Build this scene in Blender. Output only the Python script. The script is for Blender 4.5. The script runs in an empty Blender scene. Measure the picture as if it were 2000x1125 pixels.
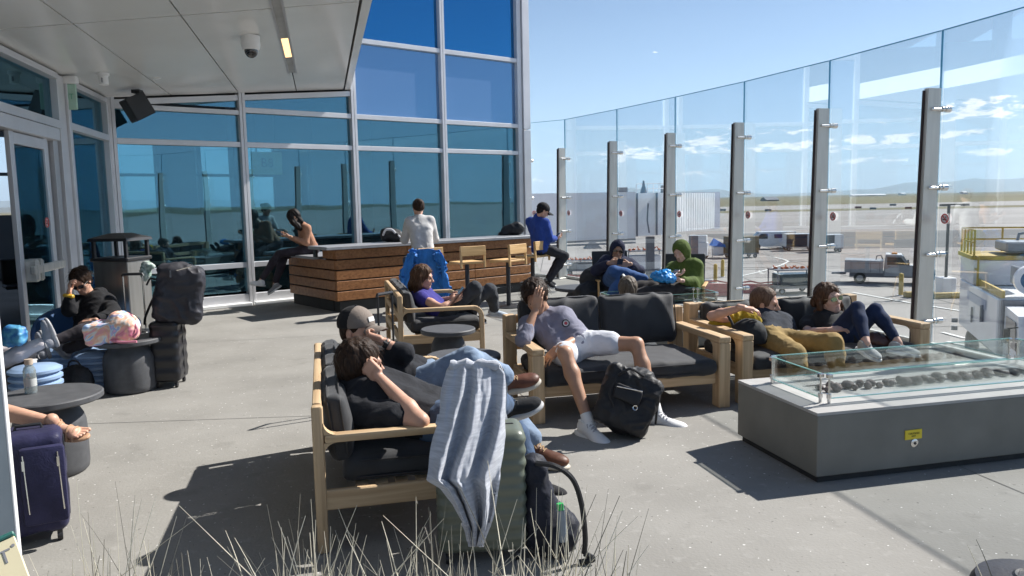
import bpy, bmesh, math, random
import numpy as np
from mathutils import Vector, Matrix, noise as mn

SC = bpy.context.scene
COL = SC.collection
rad = math.radians
# ------------------------------------------------------------------ camera
FPX, EYE = 1520.0, 1.7
PITCH, ROLL = math.atan(170 / 1520.0), rad(-1.15)
cam_d = bpy.data.cameras.new('camera')
cam = bpy.data.objects.new('camera', cam_d)
COL.objects.link(cam)
cam_d.sensor_width = 36.0
cam_d.lens = FPX / 2000 * 36.0
cam_d.clip_start, cam_d.clip_end = 0.05, 80000
CAMROT = Matrix.Rotation(math.pi / 2 - PITCH, 3, 'X') @ Matrix.Rotation(ROLL, 3, 'Z')
cam.matrix_world = Matrix.Translation((0, 0, EYE)) @ CAMROT.to_4x4()
SC.camera = cam
# ------------------------------------------------------------------ light
SUN_AZ, SUN_EL = 60.6, 42.0
world = bpy.data.worlds.new('World')
SC.world = world
world.use_nodes = True
wn, wl = world.node_tree.nodes, world.node_tree.links
bg = wn['Background']
sky = wn.new('ShaderNodeTexSky')
sky.sky_type = 'NISHITA'
sky.sun_disc = False
sky.sun_elevation = rad(SUN_EL)
sky.sun_rotation = rad(SUN_AZ)
sky.altitude = 1600
sky.air_density = 1.0
sky.dust_density = 0.35
sky.ozone_density = 2.2
bg.inputs['Strength'].default_value = 0.066
sun_d = bpy.data.lights.new('sun', 'SUN')
sun_d.energy = 5.0
sun_d.angle = rad(0.53)
sun_d.color = (1.0, 0.965, 0.91)
sun = bpy.data.objects.new('sun', sun_d)
COL.objects.link(sun)
TOSUN = Vector((math.sin(rad(SUN_AZ)) * math.cos(rad(SUN_EL)), math.cos(rad(SUN_AZ)) * math.cos(rad(SUN_EL)), math.sin(rad(SUN_EL))))
sun.rotation_euler = TOSUN.to_track_quat('Z', 'Y').to_euler()
sun.location = (6, 4, 12)
SC.view_settings.view_transform = 'Standard'
SC.view_settings.look = 'None'
SC.view_settings.exposure = 0.86
SC.view_settings.gamma = 1.0
SC.render.engine = 'CYCLES'
SC.cycles.use_denoising = True
SC.cycles.max_bounces = 10
SC.cycles.transparent_max_bounces = 24
SC.cycles.transmission_bounces = 6
SC.cycles.glossy_bounces = 4
SC.cycles.diffuse_bounces = 3
SC.cycles.sample_clamp_indirect = 6
# clouds: small bright cumulus low over the horizon, a soft noise in the sky itself
def wnode(t, **k):
    n = wn.new(t)
    for a, b in k.items():
        setattr(n, a, b)
    return n
def wmath(op, a, b=None, c=None):
    n = wnode('ShaderNodeMath', operation=op)
    for i, v in enumerate((a, b, c)):
        if v is None:
            continue
        if isinstance(v, (int, float)):
            n.inputs[i].default_value = v
        else:
            wl.new(v, n.inputs[i])
    return n.outputs[0]
tc = wnode('ShaderNodeTexCoord')
sep = wnode('ShaderNodeSeparateXYZ')
wl.new(tc.outputs['Generated'], sep.inputs[0])
az = wmath('ARCTAN2', sep.outputs[0], sep.outputs[1])
el = wmath('ARCSINE', sep.outputs[2])
comb = wnode('ShaderNodeCombineXYZ')
wl.new(wmath('MULTIPLY', az, 14.0), comb.inputs[0])
wl.new(wmath('MULTIPLY', el, 42.0), comb.inputs[1])
nz = wnode('ShaderNodeTexNoise')
nz.inputs['Scale'].default_value = 3.0
nz.inputs['Detail'].default_value = 9
nz.inputs['Roughness'].default_value = 0.62
nz.inputs['Distortion'].default_value = 0.35
wl.new(comb.outputs[0], nz.inputs['Vector'])
def px_az_el(px, py):
    d = CAMROT @ Vector(((px - 1000) / FPX, -(py - 562.5) / FPX, -1))
    d.normalize()
    return math.atan2(d.x, d.y), math.asin(d.z)
mask = None
for (px, py, rx, ry, s) in [(1905, 214, 90, 22, 1), (1830, 262, 110, 9, .85), (1700, 274, 95, 13, 1), (1555, 285, 120, 13, .95),
                            (1530, 257, 55, 7, .8), (1385, 280, 62, 26, .9), (1230, 303, 75, 20, 1), (1130, 310, 60, 10, .6),
                            (1700, 312, 90, 8, .8), (1930, 299, 60, 10, .9), (1350, 338, 70, 12, .6), (1060, 345, 50, 14, .5),
                            (1480, 336, 50, 8, .6), (1280, 101, 11, 3, .8), (2100, 240, 80, 30, .9), (1740, 238, 40, 7, .7),
                            (-900, 250, 500, 40, .9), (4200, 250, 600, 40, .9)]:
    a0, e0 = px_az_el(px, py)
    u = wmath('DIVIDE', wmath('SUBTRACT', az, a0), rx / FPX)
    v = wmath('DIVIDE', wmath('SUBTRACT', el, e0), ry / FPX)
    r2 = wmath('ADD', wmath('MULTIPLY', u, u), wmath('MULTIPLY', v, v))
    m = wmath('MULTIPLY', wmath('MAXIMUM', wmath('SUBTRACT', 1.0, wmath('MULTIPLY', r2, 0.62)), 0.0), s)
    mask = m if mask is None else wmath('MAXIMUM', mask, m)
dens = wmath('SUBTRACT', wmath('ADD', wmath('MULTIPLY', mask, 0.85), wmath('MULTIPLY', nz.outputs[0], 2.9)), 2.03)
dens = wmath('MULTIPLY', wmath('MINIMUM', wmath('MAXIMUM', wmath('MULTIPLY', dens, 5.0), 0.0), 1.0), wmath('GREATER_THAN', mask, 0.001))
# the dry air near the horizon stays pale blue instead of yellow
lowm = wmath('POWER', wmath('SUBTRACT', 1.0, wmath('MINIMUM', wmath('MAXIMUM', wmath('MULTIPLY', el, 2.6), 0.0), 1.0)), 2.2)
hz = wnode('ShaderNodeMixRGB')
hz.inputs[2].default_value = (4.7, 7.2, 10.6, 1)
wl.new(wmath('MULTIPLY', lowm, 0.80), hz.inputs[0])
wl.new(sky.outputs[0], hz.inputs[1])
mixc = wnode('ShaderNodeMixRGB')
mixc.inputs[2].default_value = (13.0, 13.2, 13.6, 1)
wl.new(wmath('MULTIPLY', dens, 0.9), mixc.inputs[0])
wl.new(hz.outputs[0], mixc.inputs[1])
wl.new(mixc.outputs[0], bg.inputs['Color'])

# ------------------------------------------------------------------ picture helpers (metres from pixels of the 2000 x 1125 photograph)
CP = Vector((0, 0, EYE))
def ray(px, py):
    return CAMROT @ Vector(((px - 1000) / FPX, -(py - 562.5) / FPX, -1))
def G(px, py, z=0.0):
    d = ray(px, py)
    return CP + d * ((z - EYE) / d.z)
def Y(px, py, y):
    d = ray(px, py)
    return CP + d * (y / d.y)
def L(par, px, py, ln, far=1):
    """the point on the ray of a pixel that lies ln from par"""
    d = ray(px, py).normalized()
    b = (par - CP).dot(d)
    c = (par - CP).length_squared - ln * ln
    q = b * b - c
    if q < 0:
        return par + (CP + d * b - par).normalized() * ln
    return CP + d * (b + far * math.sqrt(q))

# ------------------------------------------------------------------ materials
def _m(name):
    m = bpy.data.materials.new(name)
    m.use_nodes = True
    return m, m.node_tree.nodes, m.node_tree.links, m.node_tree.nodes['Principled BSDF']
def sc3(c, k):
    return (c[0] * k, c[1] * k, c[2] * k, 1)
def M(name, col, rough=.6, metal=0., spec=.5, var=.15, vs=6., stretch=(1, 1, 1), bump=0., bs=40., detail=4, col2=None, coat=0., sheen=0., alpha=1.0, dist=.0, bd=.01):
    """principled material with procedural colour variation and bump"""
    m, n, l, p = _m(name)
    tcn = n.new('ShaderNodeTexCoord')
    mp = n.new('ShaderNodeMapping')
    mp.inputs['Scale'].default_value = stretch
    l.new(tcn.outputs['Object'], mp.inputs[0])
    t = n.new('ShaderNodeTexNoise')
    t.inputs['Scale'].default_value = vs
    t.inputs['Detail'].default_value = detail
    t.inputs['Distortion'].default_value = dist
    l.new(mp.outputs[0], t.inputs[0])
    cr = n.new('ShaderNodeValToRGB')
    cr.color_ramp.elements[0].position = .3
    cr.color_ramp.elements[1].position = .7
    cr.color_ramp.elements[0].color = sc3(col, 1 - var)
    cr.color_ramp.elements[1].color = sc3(col2 or col, 1 + (var if not col2 else 0))
    l.new(t.outputs[0], cr.inputs[0])
    l.new(cr.outputs[0], p.inputs['Base Color'])
    p.inputs['Roughness'].default_value = rough
    p.inputs['Metallic'].default_value = metal
    p.inputs['Specular IOR Level'].default_value = spec
    if coat:
        p.inputs['Coat Weight'].default_value = coat
        p.inputs['Coat Roughness'].default_value = .08
    if sheen:
        p.inputs['Sheen Weight'].default_value = sheen
    if bump:
        t2 = n.new('ShaderNodeTexNoise')
        t2.inputs['Scale'].default_value = bs
        t2.inputs['Detail'].default_value = 5
        l.new(mp.outputs[0], t2.inputs[0])
        b = n.new('ShaderNodeBump')
        b.inputs['Strength'].default_value = bump
        b.inputs['Distance'].default_value = bd
        l.new(t2.outputs[0], b.inputs['Height'])
        l.new(b.outputs[0], p.inputs['Normal'])
    return m
def wood(name, axis, col=(.40, .27, .15), col2=(.60, .44, .27), rough=.6):
    s = {'x': (1.2, 22, 22), 'y': (22, 1.2, 22), 'z': (22, 22, 1.2)}[axis]
    return M(name, col, rough, vs=1.3, stretch=s, var=.0, col2=col2, bump=.25, bs=3., detail=6, dist=.6, spec=.3, bd=.004)
def glassm(name, tint, refl=(1, 1, 1), base=.04, top=.6, rough=.0, ior=1.45, dif=None, wav=0):
    """thin architectural glass: tinted transmission and a mirror part that grows towards grazing"""
    m, n, l, p = _m(name)
    n.remove(p)
    out = n['Material Output']
    tr = n.new('ShaderNodeBsdfTransparent')
    tr.inputs[0].default_value = (*tint, 1)
    gl = n.new('ShaderNodeBsdfGlossy')
    gl.inputs['Color'].default_value = (*refl, 1)
    gl.inputs['Roughness'].default_value = rough
    if wav:
        tcn = n.new('ShaderNodeTexCoord'); t = n.new('ShaderNodeTexNoise'); t.inputs['Scale'].default_value = 1.1; t.inputs['Detail'].default_value = 1
        bp_ = n.new('ShaderNodeBump'); bp_.inputs['Strength'].default_value = wav; bp_.inputs['Distance'].default_value = .02
        l.new(tcn.outputs['Object'], t.inputs[0]); l.new(t.outputs[0], bp_.inputs['Height']); l.new(bp_.outputs[0], gl.inputs['Normal'])
    lw = n.new('ShaderNodeFresnel')
    lw.inputs['IOR'].default_value = ior
    mr = n.new('ShaderNodeMapRange')
    mr.inputs[1].default_value, mr.inputs[2].default_value = 0.03, 1.0
    mr.inputs[3].default_value, mr.inputs[4].default_value = base, top
    l.new(lw.outputs[0], mr.inputs[0])
    mx = n.new('ShaderNodeMixShader')
    l.new(mr.outputs[0], mx.inputs[0])
    l.new(tr.outputs[0], mx.inputs[1])
    l.new(gl.outputs[0], mx.inputs[2])
    last = mx.outputs[0]
    if dif:
        d = n.new('ShaderNodeBsdfDiffuse')
        d.inputs[0].default_value = (*dif[:3], 1)
        m2 = n.new('ShaderNodeMixShader')
        m2.inputs[0].default_value = dif[3]
        l.new(last, m2.inputs[1])
        l.new(d.outputs[0], m2.inputs[2])
        last = m2.outputs[0]
    l.new(last, out.inputs[0])
    return m
def emit(name, col, s):
    m, n, l, p = _m(name)
    p.inputs['Base Color'].default_value = (*col, 1)
    p.inputs['Emission Color'].default_value = (*col, 1)
    p.inputs['Emission Strength'].default_value = s
    return m

# ------------------------------------------------------------------ objects
def tag(o, label=None, cat=None, group=None, kind=None):
    if label: o['label'] = label
    if cat: o['category'] = cat
    if group: o['group'] = group
    if kind: o['kind'] = kind
    return o
def thing(name, label, cat, loc=(0, 0, 0), rz=0.0, group=None):
    o = bpy.data.objects.new(name, None)
    o.empty_display_size = .1
    o.location = loc
    o.rotation_euler = (0, 0, rz)
    COL.objects.link(o)
    return tag(o, label, cat, group)
def xf(o):
    return Matrix.Translation(o.location) @ o.rotation_euler.to_matrix().to_4x4()
def wm(o):
    return wm(o.parent) @ o.matrix_parent_inverse @ xf(o) if o.parent else xf(o)
def rot(rx=0, ry=0, rz=0):
    return (Matrix.Rotation(rad(rz), 3, 'Z') @ Matrix.Rotation(rad(ry), 3, 'Y') @ Matrix.Rotation(rad(rx), 3, 'X'))
def frame_to(d, up=(0, 0, 1)):
    """3x3 whose z column is d"""
    z = Vector(d).normalized()
    x = Vector(up).cross(z)
    if x.length < 1e-4:
        x = Vector((1, 0, 0)).cross(z)
    x.normalize()
    y = z.cross(x)
    return Matrix((x, y, z)).transposed()
class MB:
    def __init__(s):
        s.v, s.f, s.mi, s.cur = [], [], [], 0
    def add(s, vs, fs):
        o = len(s.v)
        s.v += [tuple(p) for p in vs]
        s.f += [tuple(i + o for i in f) for f in fs]
        s.mi += [s.cur] * len(fs)
        return s
    def box(s, c, size, R=None, bev=0.0, seg=1):
        c = Vector(c)
        hx, hy, hz = size[0] / 2, size[1] / 2, size[2] / 2
        if bev <= 0:
            vs = [Vector((x * hx, y * hy, z * hz)) for x in (-1, 1) for y in (-1, 1) for z in (-1, 1)]
            fs = [(0, 1, 3, 2), (4, 6, 7, 5), (0, 4, 5, 1), (2, 3, 7, 6), (0, 2, 6, 4), (1, 5, 7, 3)]
        else:
            bm = bmesh.new()
            bmesh.ops.create_cube(bm, size=1)
            for v in bm.verts:
                v.co = Vector((v.co.x * size[0], v.co.y * size[1], v.co.z * size[2]))
            bmesh.ops.bevel(bm, geom=list(bm.edges), offset=min(bev, hx * .98, hy * .98, hz * .98), segments=seg, affect='EDGES', profile=.5)
            vs = [v.co.copy() for v in bm.verts]
            bm.verts.index_update()
            fs = [tuple(v.index for v in f.verts) for f in bm.faces]
            bm.free()
        if R is not None:
            vs = [R @ v for v in vs]
        return s.add([v + c for v in vs], fs)
    def tube(s, pts, r, n=10, cap=True, closed=False):
        pts = [Vector(p) for p in pts]
        k = len(pts)
        rs = list(r) if hasattr(r, '__len__') else [r] * k
        vs, fs = [], []
        up = Vector((0, 0, 1))
        px = None
        for i, p in enumerate(pts):
            if closed:
                d = (pts[(i + 1) % k] - pts[i - 1]).normalized()
            else:
                d = (pts[min(i + 1, k - 1)] - pts[max(i - 1, 0)]).normalized()
            if px is None:
                x = up.cross(d)
                if x.length < .05:
                    x = Vector((1, 0, 0)).cross(d)
            else:
                x = px - d * px.dot(d)
            x.normalize()
            px = x
            y = d.cross(x)
            for j in range(n):
                a = 2 * math.pi * j / n
                vs.append(p + (x * math.cos(a) + y * math.sin(a)) * rs[i])
        for i in range(k if closed else k - 1):
            a, b = i * n, ((i + 1) % k) * n
            for j in range(n):
                fs.append((a + j, a + (j + 1) % n, b + (j + 1) % n, b + j))
        if cap and not closed:
            fs.append(tuple(range(n - 1, -1, -1)))
            fs.append(tuple((k - 1) * n + j for j in range(n)))
        return s.add(vs, fs)
    def lathe(s, prof, c=(0, 0, 0), n=40, R=None):
        c = Vector(c)
        vs, fs = [], []
        k = len(prof)
        for j in range(n):
            a = 2 * math.pi * j / n
            for (r, z) in prof:
                v = Vector((r * math.cos(a), r * math.sin(a), z))
                if R is not None:
                    v = R @ v
                vs.append(v + c)
        for j in range(n):
            for i in range(k - 1):
                a, b = j * k + i, ((j + 1) % n) * k + i
                fs.append((a, b, b + 1, a + 1))
        return s.add(vs, fs)
    def disc(s, c, r, n=24, R=None, h=.004):
        return s.lathe([(0.0001, -h / 2), (r, -h / 2), (r, h / 2), (0.0001, h / 2)], c, n, R)
    def prism(s, poly, d):
        """poly: list of 3D points, extruded by vector d"""
        d = Vector(d)
        k = len(poly)
        vs = [Vector(p) for p in poly] + [Vector(p) + d for p in poly]
        fs = [tuple(range(k - 1, -1, -1)), tuple(range(k, 2 * k))] + [(i, (i + 1) % k, k + (i + 1) % k, k + i) for i in range(k)]
        return s.add(vs, fs)
    def quad(s, a, b, c, d):
        return s.add([a, b, c, d], [(0, 1, 2, 3)])
    def build(s, name, mats, parent=None, smooth=35, world=False, label=None):
        me = bpy.data.meshes.new(name)
        me.from_pydata(s.v, [], s.f)
        if not isinstance(mats, (list, tuple)):
            mats = [mats]
        for m in mats:
            me.materials.append(m)
        if len(mats) > 1:
            me.polygons.foreach_set('material_index', s.mi)
        bm = bmesh.new()
        bm.from_mesh(me)
        bmesh.ops.recalc_face_normals(bm, faces=list(bm.faces))
        bm.to_mesh(me)
        bm.free()
        if smooth:
            me.polygons.foreach_set('use_smooth', [True] * len(me.polygons))
            me.set_sharp_from_angle(angle=rad(smooth))
        o = bpy.data.objects.new(name, me)
        COL.objects.link(o)
        if parent is not None:
            o.parent = parent
            if world:
                o.matrix_parent_inverse = wm(parent).inverted()
        if label:
            o['label'] = label
        return o
def struct(name, mb, mat, smooth=35):
    return tag(mb.build(name, mat, None, smooth), kind='structure')
def copy_tree(o, parent=None):
    c = o.copy()
    COL.objects.link(c)
    c.parent = parent
    for ch in list(o.children):
        copy_tree(ch, c)
    return c
def text_mb(s, size, c, R, depth=.002, align='CENTER'):
    """lettering as a flat mesh: R maps x (reading direction), y (up), z (out)"""
    cu = bpy.data.curves.new('t', 'FONT')
    cu.body, cu.size, cu.extrude, cu.align_x, cu.align_y = s, size, depth, align, 'CENTER'
    cu.resolution_u = 2
    ob = bpy.data.objects.new('t', cu)
    COL.objects.link(ob)
    dg = bpy.context.evaluated_depsgraph_get()
    me = bpy.data.meshes.new_from_object(ob.evaluated_get(dg))
    vs = [R @ v.co + Vector(c) for v in me.vertices]
    fs = [tuple(p.vertices) for p in me.polygons]
    bpy.data.objects.remove(ob)
    bpy.data.curves.remove(cu)
    bpy.data.meshes.remove(me)
    return vs, fs
UA = rad(13.6)
U = Vector((math.cos(UA), math.sin(UA), 0))       # deck axes: U to the right, V away
V = Vector((-math.sin(UA), math.cos(UA), 0))
Z = Vector((0, 0, 1))
RU = Matrix((U, V, Z)).transposed()
# ================================================================== MATERIALS
m_alu = M('aluminium_frame', (.64, .64, .66), .40, .25, var=.05, vs=3)
m_alu_d = M('aluminium_dark', (.46, .46, .47), .42, .3, var=.05, vs=3)  # darker tone of the frame aluminium
m_steel = M('brushed_steel', (.60, .58, .53), .40, .35, var=.10, vs=2, stretch=(8, 8, .6))
m_steel_b = M('polished_steel', (.72, .71, .69), .18, 1., var=.04)
m_black = M('black_metal', (.018, .018, .02), .45, var=.1)
m_blackw = M('dark_red_black_strip', (.030, .016, .016), .5, var=.3, vs=3, stretch=(4, 4, .7))
m_conc = M('deck_concrete', (.212, .204, .187), .85, var=.0, vs=1.1, col2=(.285, .275, .254), detail=10, bump=.35, bs=55, spec=.25, bd=.006)
def speckle(m, sc_, lo_, hi_, colr, fac, noise_sc=2.0):
    # extra stains or specks with a shape of their own
    n, l = m.node_tree.nodes, m.node_tree.links
    p = n['Principled BSDF']; mp = [q for q in n if q.type == 'MAPPING'][0]
    t = n.new('ShaderNodeTexNoise'); t.inputs['Scale'].default_value = sc_; t.inputs['Detail'].default_value = noise_sc
    l.new(mp.outputs[0], t.inputs[0])
    r = n.new('ShaderNodeMapRange'); r.inputs[1].default_value = lo_; r.inputs[2].default_value = hi_; r.inputs[3].default_value = 0; r.inputs[4].default_value = fac
    l.new(t.outputs[0], r.inputs[0])
    x = n.new('ShaderNodeMixRGB'); x.inputs[2].default_value = (*colr, 1)
    l.new(r.outputs[0], x.inputs[0]); src = p.inputs['Base Color'].links[0].from_socket
    l.new(src, x.inputs[1]); l.new(x.outputs[0], p.inputs['Base Color'])
speckle(m_conc, 3.2, .62, .70, (.15, .143, .13), .28, 6)
speckle(m_conc, 34, .72, .76, (.08, .075, .07), .6, 1)
speckle(m_conc, 48, .815, .83, (.70, .69, .66), .8, 0)
speckle(m_conc, 14, .58, .70, (.30, .29, .27), .6, 8)
m_joint = M('deck_joint_dark', (.16, .155, .15), .9, var=.2)
m_soffit = M('soffit_panel', (.80, .80, .78), .20, .0, var=.03, vs=1.5, spec=.55)
m_gap = M('shadow_gap', (.03, .03, .03), .8)
m_glassf = glassm('facade_glass', (.46, .72, .78), (.28, .53, .66), base=.33, top=1.0, ior=1.5, dif=(.05, .09, .11, .08), wav=.06)
m_glassu = glassm('facade_glass_upper', (.06, .20, .40), (.07, .32, .64), base=.62, top=1.0, ior=1.5)
m_glassm = glassm('facade_glass_fritted', (.10, .22, .40), (.28, .60, .95), base=.50, top=1.0, ior=1.5, dif=(.22, .28, .44, .32))
m_glassw = glassm('windscreen_glass', (.975, .99, .993), (.95, 1, 1), base=.010, top=.32, ior=1.4)
m_gedge = glassm('glass_edge', (.35, .62, .75), (.7, .95, 1.0), base=.15, top=.6, dif=(.10, .34, .50, .55))
m_pglass = glassm('table_glass', (.98, .995, .99), (.95, 1, 1), base=.045, top=.6, ior=1.5)
m_gedge2 = glassm('clear_glass_edge', (.5, .8, .75), (.8, 1, .96), base=.25, top=.8, dif=(.45, .75, .68, .4))
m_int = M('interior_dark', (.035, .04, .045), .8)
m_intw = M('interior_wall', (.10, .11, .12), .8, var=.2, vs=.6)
m_white = M('white_paint', (.78, .78, .77), .45, var=.04)
m_grey = M('grey_plastic', (.28, .29, .30), .5)
wood_x, wood_y, wood_z = wood('teak_x', 'x'), wood('teak_y', 'y'), wood('teak_z', 'z')
wgold = (.50, .30, .12), (.72, .47, .22)
wbar_x = wood('bar_plank', 'x', (.19, .078, .028), (.35, .16, .062), .5)
wst_x = wood('stool_oak_x', 'x', (.48, .29, .12), (.70, .46, .22))
wst_z = wood('stool_oak_z', 'z', (.48, .29, .12), (.70, .46, .22))

# ================================================================== GROUND
DK = MB()
ring = []
FT = [G(1030, 241, 3.4), G(1102, 234, 3.4), G(1204, 214, 3.4), G(1318, 190, 3.4), G(1453, 160, 3.4), G(1620, 119, 3.4), G(1840, 60, 3.4)]
FP = [Vector((p.x, p.y, 0)) for p in FT]
d_ = (FP[-1] - FP[-2]).normalized()
FP.append(FP[-1] + Matrix.Rotation(rad(-2.5), 3, 'Z') @ d_ * 1.8)
FP.append(FP[-1] + Matrix.Rotation(rad(-5), 3, 'Z') @ d_ * 1.8)
FP.append(FP[-1] + Matrix.Rotation(rad(-7.5), 3, 'Z') @ d_ * 1.8)
FP.append(FP[-1] + Matrix.Rotation(rad(-10), 3, 'Z') @ d_ * 1.8)
FP.append(FP[-1] + Matrix.Rotation(rad(-12), 3, 'Z') @ d_ * 1.8)
out = [p + Vector((.28, .02, 0)) for p in FP]
poly = [Vector((out[0].x, 24, 0))] + out + [Vector((out[-1].x, -9, 0)), Vector((-16, -9, 0)), Vector((-16, 24, 0))]
DK.prism([p + Vector((0, 0, -.35)) for p in poly], (0, 0, .35))
struct('deck', DK, m_conc, None)
JT = MB()
def strip(mb, a, b, w, z):
    a, b = Vector(a), Vector(b)
    n_ = (b - a).cross(Z).normalized() * w / 2
    mb.quad(*[Vector((p.x, p.y, z)) for p in (a - n_, b - n_, b + n_, a + n_)])
for a, b in [((-5.0, 6.0), (-3.41, 6.06)), ((-3.41, 6.06), (-1.6, 6.16)), ((-1.6, 6.16), (.15, 6.38)), ((.15, 6.38), (4.4, 7.2)), ((2.75, 4.75), (3.1, 3.2)), ((2.75, 4.75), (2.3, 7.0)),
             ((-4.4, 9.6), (3.2, 11.4)), ((.15, 6.38), (-.9, 10.4))]:
    strip(JT, (*a, 0), (*b, 0), .008, .003)
struct('deck_joint', JT, m_joint, None)

TZ = -4.3
m_apron = M('apron_concrete', (.27, .25, .238), .9, var=.0, vs=.03, col2=(.36, .34, .325), detail=8, stretch=(1, 3, 1), spec=.2)
m_asph = M('apron_stained', (.15, .15, .15), .9, var=.15, vs=.06, detail=8, spec=.2)
m_dry = M('dry_grass_plain', (.16, .135, .085), .95, var=.0, vs=.004, col2=(.20, .185, .11), detail=8, spec=.1)
m_dry2 = M('dark_grass_plain', (.12, .12, .075), .95, var=.0, vs=.003, col2=(.19, .16, .105), detail=8, spec=.1)
m_line = M('road_marking_white', (.72, .72, .70), .8, var=.12, vs=3)
g = MB(); g.box((0, 10000, TZ - .6), (60000, 60000, 1.0)); struct('grassland', g, m_dry2, None)
def band(name, y0, y1, z, mat, x0=-14000, x1=14000, tilt=0.0):
    b = MB()
    b.prism([Vector((x0, y0 + x0 * tilt, z - .04)), Vector((x1, y0 + x1 * tilt, z - .04)), Vector((x1, y1 + x1 * tilt, z - .04)), Vector((x0, y1 + x0 * tilt, z - .04))], (0, 0, .04))
    return struct(name, b, mat, None)
def gy(py, px=1700):
    return G(px, py, TZ).y
band('apron', -400, gy(398), TZ, m_apron)
band('dry_grass_field', gy(398) + 1, gy(384.5), TZ - .05, m_dry)
band('grass_strip', gy(410.5), gy(406.5), TZ + .03, m_dry)
band('taxiway', gy(480), gy(449), TZ + .02, m_asph, x0=30, x1=190, tilt=-.10)
LN = MB()
def pline(pts, w):
    ps = [G(x, y, TZ) for x, y in pts]
    for a, b in zip(ps, ps[1:]):
        strip(LN, a, b, w, TZ + .035)
pline([(1425, 545), (1490, 530), (1527, 518), (1540, 511), (1530, 507), (1512, 503), (1470, 501)], .22)
pline([(1665, 572), (1775, 592), (1900, 612)], .2)
pline([(1850, 668), (1990, 700)], .2)
pline([(1840, 650), (1885, 662)], .2)
pline([(1410, 470), (1300, 468)], .3)
struct('road_marking', LN, m_line, None)
# mountains
m_mtn = M('mountain_rock', (.13, .14, .14), .95, var=.25, vs=.0006, spec=.1)
def range_(name, pts, dist, depth, seed, base=-20):
    """ridge line given as (pixel x, pixel y); a real relief with foothills"""
    b = MB()
    nx, ny = 150, 14
    xs = [p[0] for p in pts]
    vs, fs = [], []
    for j in range(ny + 1):
        t = j / ny
        yy = dist + (t - .5) * depth
        for i in range(nx + 1):
            px = xs[0] + (xs[-1] - xs[0]) * i / nx
            py = np.interp(px, xs, [p[1] for p in pts])
            top = Y(px, py, dist)
            prof = math.exp(-((t - .5) * 3.2) ** 2)
            nn = mn.fractal(Vector((px * .02, t * 4 + seed, seed)), .9, 2.1, 6)
            h = (top.z + 5) * (1 + .22 * nn * (1 - .4 * prof) + .10 * nn) * prof
            vs.append((top.x * yy / dist, yy, base + max(h, 0)))
    for j in range(ny):
        for i in range(nx):
            a = j * (nx + 1) + i
            fs.append((a, a + 1, a + nx + 2, a + nx + 1))
    b.add(vs, fs)
    return struct(name, b, m_mtn, 60)
range_('mountain_range', [(-1500, 396), (300, 390), (900, 386), (1100, 382), (1180, 377), (1240, 366), (1290, 372), (1340, 374), (1390, 366), (1420, 370), (1480, 378), (1560, 376), (1640, 371), (1700, 368), (1760, 358), (1800, 354), (1850, 352),
                          (1900, 347), (1950, 350), (2000, 345), (2200, 350), (2600, 345), (3500, 340)], 15000, 5000, 3)
range_('hills', [(-1500, 402), (400, 400), (1000, 396), (1380, 386), (1460, 387), (1560, 385), (1640, 377.5), (1720, 374), (1800, 374), (1900, 372.5), (2000, 371), (2600, 368), (3400, 368)], 4200, 2400, 9)

# ================================================================== TERMINAL FACADE
FA = rad(39.4)
FD = Vector((math.cos(FA), math.sin(FA), 0)); FN = Vector((-math.sin(FA), math.cos(FA), 0))   # along, inwards
F0 = Vector((-4.59, 13.43, 0))
RF = Matrix((FD, FN, Z)).transposed()
LD = Vector((-math.sin(rad(13.5)), math.cos(rad(13.5)), 0)); LN_ = Vector((-LD.y, LD.x, 0))      # left wall: along (away), inwards (left)
K0 = F0 + FD * (-2.06)
RL = Matrix((LD, LN_, Z)).transposed()
def fp(t, n, z):
    return F0 + FD * t + FN * n + Z * z
def lp(s, n, z):
    return K0 + LD * s + LN_ * n + Z * z
TOPZ = 6.6
tf = thing('curtain_wall', 'tall blue glass curtain wall with pale aluminium mullions behind the wooden bar', 'glass wall', F0)
mt = [-1.98, .05, 2.15, 4.18, 6.18]
zs = [.12, .70, 2.74, 3.32, 4.71, 6.3]
for i, t in enumerate(mt):
    b = MB()
    top = 3.42 if i == 0 else (3.62 if i == 1 else TOPZ)
    w = .11 if i < 4 else .13
    b.box(fp(t - .028, -.03, top / 2), (w / 2 - .004, .16, top), RF, .004)
    b.box(fp(t + .028, -.03, top / 2), (w / 2 - .004, .16, top), RF, .004)
    b.build('mullion', m_alu, tf, world=True)
def sof_z(u):
    return 3.38 + .114 * u
def su(p):
    q = p - K0
    return q.dot(Vector((LD.y, -LD.x, 0)))
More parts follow.
